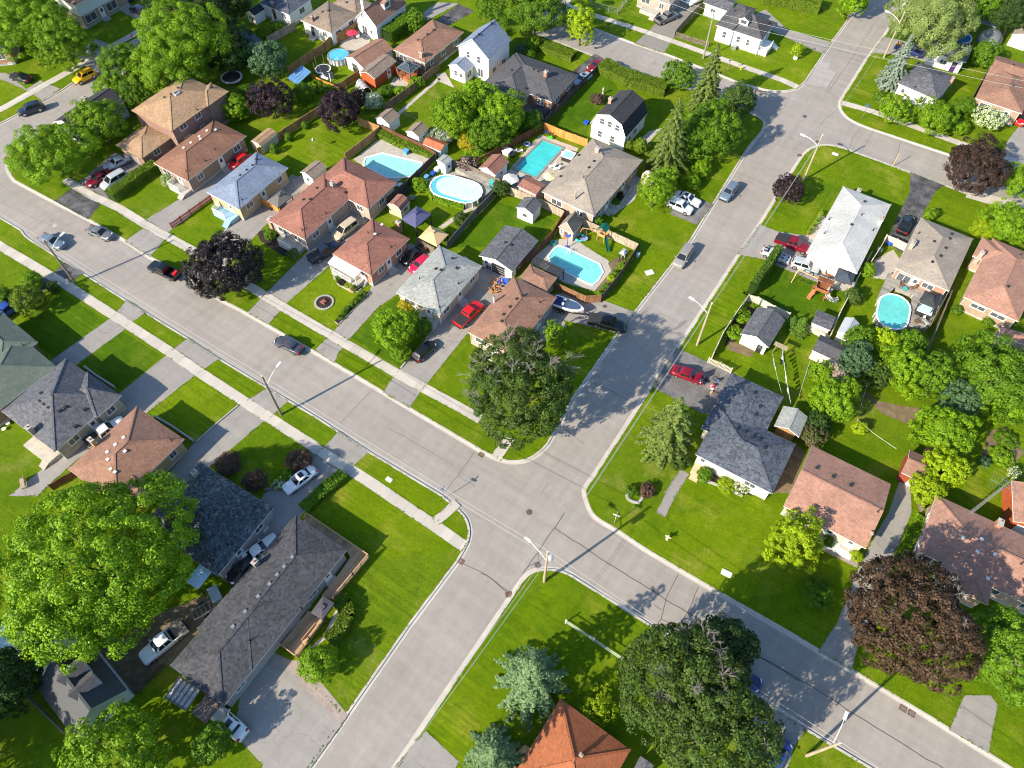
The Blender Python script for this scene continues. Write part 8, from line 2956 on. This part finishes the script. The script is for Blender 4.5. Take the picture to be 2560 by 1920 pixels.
BBIN = plain("recycling_blue", (.02, .09, .5), .5, .05)
GBIN = plain("bin_grey_green", (.12, .17, .16), .5, .08)
bin_("blue recycling box behind the cream gate fence", (5.0,106.7), BBIN, .8, .5)
bin_("grey green bin along the cream side fence", (4.1,103.7), GBIN, .8)
bin_("blue recycling box beside the white gambrel house", (-52.3,105.9), BBIN, .8, .5)
bin_("white plastic storage bin beside the pool house", (-60.0,90.6), PLASTICW, 1.4, .9)
bin_("light blue box on the patio of the angular pool", (-75.4,80.7), plain("light_blue_plastic", (.12, .35, .7), .5, .05), .9, .7)
bin_("pale blue bin outside the dark fence of the pergola pool", (-28.4,81.3), plain("pale_blue_bin", (.35, .5, .55), .5, .06), .5, .9)
bin_("dark planter tub beside the reclining chairs", (-59.0,90.6), DARKMETAL, 1.1, .6)
bin_("blue barrel at the left end of the oval pool", (-67.9,78.7), BBIN, .7, .6)
bin_("blue box beside the leafy plant at the oval pool", (-68.3,77.4), MATS["light_blue_plastic"], .7, .6)
bin_("dark bin behind the black car beside the tan canopy", (-58.0,63.8), GBIN, .6, .9)
bin_("white planter box on the stone tiles of the oval pool", (-67.8,79.8), PLASTICW, .8, .8)

# bicycles leaning in the pool corner
def bicycle(label, p, rz, mat):
    o = thing("bicycle", label, "bicycle", p, rz)
    for x in (-.5, .5):
        q = MB()
        n = 16
        for k in range(n):
            a, b_ = 2 * math.pi * k / n, 2 * math.pi * (k + 1) / n
            q.tube([(x + .32 * math.cos(a), 0, .34 + .32 * math.sin(a)), (x + .32 * math.cos(b_), 0, .34 + .32 * math.sin(b_))], .03, 6, cap=False)
        q.build("wheel", RUBBER, o)
    q = MB()
    for a, b_ in (((-.5, .34), (-.15, .75)), ((-.5, .34), (0, .34)), ((0, .34), (-.15, .85)), ((0, .34), (.38, .75)), ((-.15, .75), (.38, .78)), ((.5, .34), (.36, .95))):
        q.tube([(a[0], 0, a[1]), (b_[0], 0, b_[1])], .025, 6)
    q.build("frame", mat, o)
    q = MB()
    q.bar((.36, -.28, .97), (.36, .28, .97), .04)
    q.build("handlebar", DARKMETAL, o)
    q = MB()
    q.cbox((-.16, 0, .88), (.26, .14, .06))
    q.build("saddle", DARKMETAL, o)


bicycle("blue bicycle leaning left in the corner of the rectangular pool fence", (-57.0,99.2), .3, BBIN)
bicycle("dark bicycle leaning right in the corner of the rectangular pool fence", (-55.9,99.2), -.4, DARKMETAL)
_q = MB()
_q.cbox((0, 0, .25), (.9, .35, .3))
_q.cbox((.15, 0, .5), (.3, .3, .25))
_p = (-55.7,98.6)
tag(_q.build("ride_on_toy", plain("toy_green", (.08, .6, .04), .5, .05), loc=(_p[0], _p[1], 0), rz=.2), "bright green ride on toy beside the bicycles", "toy")
_q = MB()
_q.lathe([(.28, 0), (.2, .3), (.12, .7), (.22, 1.0), (.16, 1.3), (.1, 1.45)], (0, 0), 12)
_p = (-54.1,115.5)
tag(_q.build("garden_statue", CONC, loc=(_p[0], _p[1], 0)), "pale stone statue beside the dead brown shrub", "statue")
_q = MB()
_q.tube([(0, 0, 0), (0, 0, 2.0)], .04, 6)
_q.lathe([(.05, 2.0), (.28, 2.05), (.3, 2.3), (.05, 2.55)], (0, 0), 8)
_p = (-89.8,72.4)
tag(_q.build("bird_feeder", METAL, loc=(_p[0], _p[1], 0)), "bird feeder on a pole in the big square lawn", "bird feeder")

# flower ring and corner ring bed
p = (-64.7,46.0)
o = thing("flower_ring", "round dark flower bed with stone ring and red flowers", "flower bed", p)
q = MB()
q.lathe([(1.25, .0), (1.25, .05), (.1, .12)], (0, 0), 24)
q.build("soil", MULCH, o)
for k in range(22):
    a = 2 * math.pi * k / 22
    q = MB()
    q.cbox((1.38 * math.cos(a), 1.38 * math.sin(a), .08), (.3, .3, .16))
    q.build("edging_stone", CONC, o)
q = MB()
for k in range(26):
    x, y = random.uniform(-.4, .4), random.uniform(-.4, .4)
    q.lathe([(.05, .1), (.11, .3), (.05, .36)], (x, y), 6)
q.build("flowers", plain("red_white_flowers", (.42, .13, .11), .6, .6, 6), o)

def edging(label, pts, w=.3, h=.28, mat=None, name="stone_edging"):
    c = cen(pts)
    q = MB()
    P = [Vector((p[0] - c[0], p[1] - c[1])) for p in pts]
    n = 0
    for a, b in zip(P, P[1:]):
        q.bar((a.x, a.y, h / 2), (b.x, b.y, h / 2), w, h)
    tag(q.build(name, mat or CONC, loc=(c[0], c[1], 0)), label, "edging")


edging("pale curved stone edging of the corner lawn bed with two bushes", [(-9.9,43.9),(-9.7,43.0),(-9.3,42.6),(-8.6,42.6),(-7.9,42.9),(-7.8,43.5),(-7.9,44.3),(-8.4,44.6)], .35, .16)
edging("curved stone edging round the bed beside the white sedan", [(-48.2,25.0),(-48.3,23.2),(-48.2,20.8),(-48.0,19.9),(-48.4,18.8),(-50.1,17.4)], .25, .35, plain("dark_stone_edging", (.2, .19, .19), .9, .15))
edging("pale stone edging along the front bed of the blue grey house", [(-2.7,50.3),(-1.5,50.7),(0.2,51.0),(3.1,51.3)])
edging("scalloped stone edging of the bed under the white awning", [(-66.9,50.8),(-65.3,50.0),(-63.3,50.0),(-61.7,50.6),(-61.6,51.3)], .22, .2)
edging("timber edging of the long mulch strip", [(-60.8,44.0),(-60.0,43.9),(-60.0,47.6),(-60.1,51.3)], .12, .15, plain("edging_wood", (.4, .33, .25), .9, .1))
edging("concrete kerb beside the driveway of the black hatchback", [(-47.1,42.8),(-47.2,45.7)], .2, .2)
edging("low wall beside the black hatchback drive further up", [(-47.3,49.1),(-47.3,51.1)], .2, .25)
edging("planter wall in front of the taupe roofed house", [(-38.2,89.3),(-36.4,89.6),(-36.8,95.2),(-38.3,95.4)], .25, .5)
edging("retaining wall at the front of the slate roofed house", [(-85.7,17.4),(-82.8,17.3),(-79.3,17.4)], .25, .6)
edging("retaining wall at the front of the reddish brown roofed house", [(-70.7,17.2),(-67.2,17.4),(-63.2,17.4)], .25, .6)
edging("low kerb between the lawn and the reddish house drive", [(-63.0,17.6),(-62.8,21.0),(-62.4,25.0)], .15, .18)

# potted plants along the pale roofed bungalow
for k, p in enumerate(((-6.8,107.1), (-6.8,105.6), (-6.9,104.3), (-6.9,102.9), (-7.0,101.5))):
    o = thing("potted_plant", "one of the potted plants in the row along the pale roofed bungalow", "potted plant", p, 0, "potted plants along the pale roofed bungalow")
    q = MB()
    q.lathe([(.2, 0), (.28, .4), (.3, .42), (.26, .44)], (0, 0), 10)
    q.build("pot", plain("terracotta", (.3, .12, .07), .8, .1), o)
    add_obj("foliage", crown_mesh("foliage", .36, .3, L_BRIGHT, .14, 2.5, .35, -.8, .1, 700 + k), o, (0, 0, .65))
sheet("patio", [(-7.2,107.1),(-6.1,107.2),(-5.7,100.9),(-7.1,100.4)], PATIO, .02)

# clothes drying lines
def clothesline(label, a, b, za, zb, clothes, seed):
    a, b = Vector((*a, za)), Vector((*b, zb))
    o = thing("clothesline", label, "clothesline", (a.x, a.y, 0))
    q = MB()
    q.tube([(0, 0, za), (b - a) * .5 + Vector((0, 0, za - .25)), b - a + Vector((0, 0, za))], .015, 4)
    q.build("line", PLASTICW, o)
    rd = random.Random(seed)
    if clothes:
        d = (b - a)
        L = Vector((d.x, d.y, 0)).length
        u = Vector((d.x, d.y, 0)) / L
        s = .6
        k = 0
        while s < L * clothes:
            w = rd.uniform(.25, .6)
            p = u * s
            h = rd.uniform(.4, .9)
            z = za + d.z * s / L - .12
            g = MB()
            n = Vector((-u.y, u.x, 0))
            f = [p + n * rd.uniform(.02, .25) + Vector((0, 0, z - h)), p + u * w + n * rd.uniform(.02, .25) + Vector((0, 0, z - h * rd.uniform(.8, 1)))]
            v = [p + Vector((0, 0, z)), p + u * w + Vector((0, 0, z)), f[1], f[0]]
            g.add(v + [x + n * .03 for x in v], [(0, 1, 2, 3), (7, 6, 5, 4), (0, 4, 5, 1), (1, 5, 6, 2), (2, 6, 7, 3), (3, 7, 4, 0)])
            g.build("garment", (PLASTICW, plain("cloth_navy", (.03, .05, .15), .9, .1), plain("cloth_blue", (.15, .3, .55), .9, .1), plain("cloth_grey", (.3, .31, .33), .9, .1))[rd.choice((0, 0, 1, 2, 3))], o)
            s += w + rd.uniform(.1, .5)
            k += 1
    return o


clothesline("clothesline hung full of white and blue washing in the right yard", (-1.7,75.2), (3.0,66.8), 2.2, 2.2, .95, 4)
clothesline("clothesline with a few garments near its top end", (-2.4,73.5), (1.4,67.7), 2.0, 2.0, .4, 5)
clothesline("clothesline sloping from the cream charcoal shed with some washing", (2.5,75.7), (3.5,68.6), 2.4, 2.2, .5, 6)
clothesline("long bare clothesline between the posts in the overgrown yard", (10.8,76.2), (11.7,69.8), 2.2, 1.6, 0, 7)
clothesline("bare clothesline running to the reddish brown shed", (11.7,69.8), (17.6,68.1), 1.6, 1.8, 0, 8)
o = thing("clothesline_stand", "weathered wooden clothesline stand beside the slate roofed shed", "clothesline stand", (-1.9,75.3))
q = MB()
for x in (-.7, .7):
    q.bar((x, 0, 0), (x * .8, 0, 2.3), .12)
q.build("leg", POLEWOOD, o)
q = MB()
for k in range(6):
    q.bar((-1.0, -.35 + k * .14, 2.3), (1.0, -.35 + k * .14, 2.3), .06)
q.build("top_slats", PALEPOLE, o)
_q = MB()
_q.tube([(0, 0, 0), (0, 0, 2.3)], .06, 8)
_q.bar((-.5, 0, 2.25), (.5, 0, 2.25), .08)
_p = (10.6,76.0)
tag(_q.build("clothesline_post", PALEPOLE, loc=(_p[0], _p[1], 0)), "leaning wooden clothesline post in the overgrown yard", "post")

# tall lattice antenna
b0 = (27.8,62.9)
o = thing("antenna_tower", "tall lattice television antenna tower at the right edge", "antenna", b0)
q = MB()
H_ = 10.8
for k in range(3):
    a = k * 2.094
    q.bar((.22 * math.cos(a), .22 * math.sin(a), 0), (.12 * math.cos(a), .12 * math.sin(a), H_), .05)
for k in range(18):
    z = k * H_ / 18
    r1 = .22 - .1 * z / H_
    for j in range(3):
        a, b_ = j * 2.094, (j + 1) * 2.094
        q.bar((r1 * math.cos(a), r1 * math.sin(a), z), (r1 * math.cos(b_), r1 * math.sin(b_), z + H_ / 18), .025)
q.build("mast", METAL, o)
q = MB()
q.bar((-1.6, 0, H_ + .4), (1.6, 0, H_ + .4), .04)
for k in range(10):
    x = -1.5 + k * .33
    w = 1.3 - k * .09
    q.bar((x, -w, H_ + .42), (x, w, H_ + .42), .018)
q.bar((0, 0, H_ - .3), (0, 0, H_ + 1.6), .05)
q.bar((-.8, 0, H_ + 1.4), (.8, 0, H_ + 1.4), .03)
for k in range(5):
    q.bar((-.7 + k * .35, -.5, H_ + 1.42), (-.7 + k * .35, .5, H_ + 1.42), .025)
q.build("aerial", METAL, o)

# things on drives
_q = MB()
rd = random.Random(8)
for k in range(40):
    a = rd.uniform(0, 3.14)
    p = Vector((rd.uniform(-1.1, 1.1), rd.uniform(-1.6, 1.6), rd.uniform(.08, .5)))
    _q.tube([p, p + Vector((math.cos(a) * .6, math.sin(a) * .6, rd.uniform(-.1, .15)))], .1, 6)
_p = (-43.9,63.2)
tag(_q.build("firewood_pile", plain("orange_firewood", (.42, .2, .08), .85, .25, 3), loc=(_p[0], _p[1], 0), rz=.5), "scattered orange firewood pile on the drive by the garage", "firewood")
_q = MB()
_q.v = []
for i in range(5):
    for j in range(5):
        _q.v.append((i * .4 - .8, j * .3 - .6, .1 + .35 * math.sin(i * 1.3) * math.cos(j * 1.1) + .35))
for i in range(4):
    for j in range(4):
        _q.f.append((i * 5 + j, (i + 1) * 5 + j, (i + 1) * 5 + j + 1, i * 5 + j + 1))
        _q.m.append(0)
_p = (-43.6,64.6)
tag(_q.build("tarpaulin", BBIN, loc=(_p[0], _p[1], .1), rz=.5), "crumpled bright blue tarpaulin on the firewood pile", "tarpaulin")
o = thing("barbecue", "black barbecue grill in front of the open garage", "barbecue", (-47.2,66.0))
q = MB()
q.tube([(-.5, 0, 1.0), (.5, 0, 1.0)], .32, 12)
q.build("lid", METAL, o)
q = MB()
q.box(-.45, .45, -.25, .25, .1, .85)
q.box(-.8, .8, -.22, .22, .85, .9)
q.build("cart", DARKMETAL, o)
o = thing("shop_vacuum", "blue and black shop vacuum with hose beside the red car", "vacuum", (-7.2,66.3))
q = MB()
q.lathe([(.22, .05), (.24, .4), (.2, .45)], (0, 0), 14)
q.build("tank", plain("vac_blue", (.03, .14, .4), .4, .05), o)
q = MB()
q.lathe([(.21, .45), (.2, .6), (.08, .68)], (0, 0), 14)
q.build("lid", BLACKPL, o)
q = MB()
q.tube([(-.1, 0, .5)] + [(-.55 - .35 * math.cos(t), .1 + .38 * math.sin(t), .08) for t in [k * .5 for k in range(-2, 11)]], .035, 6)
q.build("hose", DARKMETAL, o)
_q = MB()
_q.box(-.45, .45, -.28, .28, .0, .02)
_q.box(-.4, .4, -.23, .23, .02, .035)
_p = (-8.6,65.5)
tag(_q.build("floor_mat", BLACKPL, loc=(_p[0], _p[1], .03), rz=-.2), "dark floor mat lying on the drive by the red car", "mat")
_q = MB()
_q.lathe([(.13, 0), (.17, .32), (.18, .34), (.15, .33)], (0, 0), 12)
_p = (-7.2,63.8)
tag(_q.build("bucket", plain("orange_bucket", (.7, .4, .12), .5, .05), loc=(_p[0], _p[1], .03)), "small orange bucket beside the kneeling person", "bucket")
_q = MB()
for s in (-.6, .6):
    _q.bar((-1.4, s, .55), (1.4, s, .55), .09)
for k in range(6):
    _q.bar((-1.3 + k * .52, -.7, .6), (-1.3 + k * .52, .7, .6), .06)
_q.bar((1.4, 0, .5), (2.4, 0, .5), .09)
_p = (-45.0,1.7)
tag(_q.build("utility_trailer", METAL, loc=(_p[0], _p[1], 0), rz=1.2), "open metal frame trailer beside the long dark house", "trailer")
for s in (-.85, .85):
    q = MB()
    q.tube([(0, s - .1, .3), (0, s + .1, .3)], .3, 14)
    q.build("wheel", RUBBER, bpy.data.objects["utility_trailer"])
_q = MB()
_q.box(-.9, .9, -.5, .5, 0, .9)
_q.box(-1.0, 1.0, -.6, .6, .9, .96)
_p = (-45.1,3.8)
tag(_q.build("storage_chest", plain("grey_glass_lid", (.35, .42, .45), .3, .1), loc=(_p[0], _p[1], 0), rz=-.4), "grey storage chest beside the trailer and long dark roof", "chest")
_q = MB()
_q.box(-.8, .8, -.35, .35, .4, .46)
for s in (-.7, .7):
    _q.box(s - .04, s + .04, -.3, .3, 0, .4)
_q.box(-.8, .8, .3, .36, .46, .9)
_p = (-77.3,0.5)
tag(_q.build("bench", PALEPOLE, loc=(_p[0], _p[1], 0), rz=-.5), "pale wooden bench on the drive at the left edge", "bench")
_q = MB()
for k in range(5):
    _q.lathe([(.3, .3), (.3, .36)], (k * .7 - 1.4, (k % 2) * .6), 12)
    _q.bar((k * .7 - 1.4, (k % 2) * .6, 0), (k * .7 - 1.4, (k % 2) * .6, .3), .05)
_p = (-87.8,5.0)
tag(_q.build("patio_stools", PLASTICW, loc=(_p[0], _p[1], 0), rz=-.5), "white round patio seats at the left edge beside the slate roof", "patio set")
_q = MB()
_q.add([(-.3, 0, 1.9), (-1.9, 1.5, 1.7), (-1.5, 1.4, .3), (-.1, 0, .2), (-.3, .03, 1.9), (-1.9, 1.53, 1.7), (-1.5, 1.43, .3), (-.1, .03, .2)], [(0, 1, 2, 3), (7, 6, 5, 4), (0, 4, 5, 1), (2, 6, 7, 3)])
_p = (-100.3,90.3)
tag(_q.build("shade_sail", plain("navy_mesh", (.03, .045, .07), .8, .1), loc=(_p[0], _p[1], 0), rz=1.2), "dark blue shade sail tied to a white post by the round pool", "shade sail")
_q = MB()
_q.bar((0, 0, 0), (0, 0, 1.9), .14)
_p = (-100.7,89.3)
tag(_q.build("post", PLASTICW, loc=(_p[0], _p[1], 0)), "white post holding the dark blue shade sail", "post")
_q = MB()
_q.box(-.9, .9, -.5, .5, .0, .55)
_q.box(-.4, .5, -.6, .6, .55, .75)
_p = (-102.5,89.6)
tag(_q.build("storage_box", PLASTICW, loc=(_p[0], _p[1], 0), rz=.3), "white lidded box below the trampoline", "box")
o = thing("patio_grill", "patio sofa with white frame under the red pink parasol", "sofa", (-106.3,104.1), -.6)
q = MB()
q.box(-.9, .9, -.4, .4, .25, .45)
q.build("seat", PLASTICW, o)
q = MB()
q.box(-.9, .9, .4, .55, .25, .9)
q.build("backrest", POLEWOOD, o)
o.name = "patio_sofa"
sheet("driveway", [(-6.0,68.8),(-6.0,68.7),(-6.0,68.5)], DRIVE_MD, .03) if False else None

# ================================================================ the person on the drive
SKIN = plain("skin", (.55, .31, .22), .55, .05)
PINK = plain("pink_shirt", (.75, .32, .33), .85, .06)
MAGENTA = plain("magenta_red_trousers", (.62, .015, .10), .85, .06)
HAIR = plain("dark_blond_hair", (.2, .12, .06), .7, .15, 10)


def skin_obj(name, pts, edges, rad, mats, parent, sub=1):
    """one continuous surface grown round a jointed skeleton"""
    me = bpy.data.meshes.new(name)
    me.from_pydata(pts, edges, [])
    o = bpy.data.objects.new(name, me)
    COL.objects.link(o)
    o.parent = parent
    sk = o.modifiers.new("skin", 'SKIN')
    sk.use_smooth_shade = True
    lay = me.skin_vertices[0].data if me.skin_vertices else None
    if lay is None:
        bpy.context.view_layer.objects.active = o
        lay = me.skin_vertices.new().data if hasattr(me.skin_vertices, "new") else None
    for i, r_ in enumerate(rad):
        if lay:
            lay[i].radius = (r_, r_) if not hasattr(r_, '__len__') else r_
            lay[i].use_root = i == 0
    s = o.modifiers.new("sub", 'SUBSURF')
    s.levels = sub
    s.render_levels = sub
    for m in (mats if isinstance(mats, list) else [mats]):
        me.materials.append(m)
    return o


pp = Vector((*(-7.5,64.8), .03))
hd = Vector((-8.2,64.1)) - Vector((-7.0,65.2))
o = thing("person", "person in pink shirt and magenta trousers kneeling on hands and knees on the drive", "person", tuple(pp), math.atan2(hd.y, hd.x))
# x forward towards the head; pelvis first
J = dict(pel=(-.12, 0, .50), sp=(.08, 0, .54), ch=(.28, 0, .56), nk=(.44, 0, .60), hd=(.56, 0, .63), ht=(.66, 0, .66),
         shl=(.34, .17, .54), ell=(.40, .21, .28), wrl=(.46, .19, .05), shr=(.34, -.17, .54), elr=(.48, -.24, .32), wrr=(.62, -.22, .07),
         hpl=(-.14, .10, .46), knl=(-.12, .12, .07), anl=(-.54, .13, .07), tol=(-.68, .13, .05), hpr=(-.14, -.10, .46), knr=(-.06, -.12, .07), anr=(-.48, -.13, .07), tor=(-.62, -.13, .05))
R_ = dict(pel=.135, sp=.125, ch=.14, nk=.055, hd=.095, ht=.07, shl=.062, ell=.045, wrl=.03, shr=.062, elr=.045, wrr=.03, hpl=.1, knl=.065, anl=.042, tol=.03, hpr=.1, knr=.065, anr=.042, tor=.03)
ks = list(J)
E_ = [("pel", "sp"), ("sp", "ch"), ("ch", "nk"), ("nk", "hd"), ("hd", "ht"), ("ch", "shl"), ("shl", "ell"), ("ell", "wrl"), ("ch", "shr"), ("shr", "elr"), ("elr", "wrr"),
      ("pel", "hpl"), ("hpl", "knl"), ("knl", "anl"), ("anl", "tol"), ("pel", "hpr"), ("hpr", "knr"), ("knr", "anr"), ("anr", "tor")]
skin_obj("body", [J[k] for k in ks], [(ks.index(a), ks.index(b)) for a, b in E_], [R_[k] for k in ks], SKIN, o)
k2 = ["pel", "sp", "ch", "shl", "shr"]
Js = {k: Vector(J[k]) for k in ks}
pts = [Js["pel"].lerp(Js["sp"], .25), Js["sp"], Js["ch"], Js["shl"], Js["shl"].lerp(Js["ell"], .6), Js["shr"], Js["shr"].lerp(Js["elr"], .6)]
skin_obj("shirt", [tuple(p) for p in pts], [(0, 1), (1, 2), (2, 3), (3, 4), (2, 5), (5, 6)], [.15, .14, .155, .08, .066, .08, .066], PINK, o)
pts = [Js["pel"], Js["hpl"], Js["knl"], Js["anl"], Js["hpr"], Js["knr"], Js["anr"]]
skin_obj("trousers", [tuple(p) for p in pts], [(0, 1), (1, 2), (2, 3), (0, 4), (4, 5), (5, 6)], [.15, .115, .08, .055, .115, .08, .055], MAGENTA, o)
skin_obj("hair", [(.5, 0, .66), (.58, 0, .70), (.66, 0, .70)], [(0, 1), (1, 2)], [.08, .1, .07], HAIR, o)
for s, w in ((1, "wrl"), (-1, "wrr")):
    b = Js[w]
    for k in range(5):
        a = (k - 2) * .22 - (s * .5 if k == (0 if s < 0 else 4) else 0)
        L = (.06, .085, .095, .085, .065)[k]
        p1 = b + Vector((.05, (k - 2) * .02, -.01))
        skin_obj("finger", [tuple(b + Vector((.01, (k - 2) * .012, 0))), tuple(p1), tuple(p1 + Vector((math.cos(a) * L * .6, math.sin(a) * L * .6, -.01))), tuple(p1 + Vector((math.cos(a) * L, math.sin(a) * L, -.03)))],
                 [(0, 1), (1, 2), (2, 3)], [.016, .011, .010, .008], SKIN, o)
for s in (-1, 1):
    q = MB()
    q.tube([Js["anl" if s > 0 else "anr"] + Vector((-.02, 0, .02)), Js["tol" if s > 0 else "tor"] + Vector((0, 0, 0))], [.055, .04], 8)
    q.build("shoe", PLASTICW, o, smooth=True)
_q = MB()
_q.v = [(x * .16 - .24, y * .14 - .2, .02 + .06 * abs(math.sin(x * 1.7 + y))) for x in range(4) for y in range(4)]
_q.f = [(x * 4 + y, (x + 1) * 4 + y, (x + 1) * 4 + y + 1, x * 4 + y + 1) for x in range(3) for y in range(3)]
_q.m = [0] * 9
_p = (-7.4,64.5)
tag(_q.build("cleaning_cloth", PLASTICW, loc=(_p[0], _p[1], .03)), "white cloth lying on the drive beside the kneeling person", "cloth")
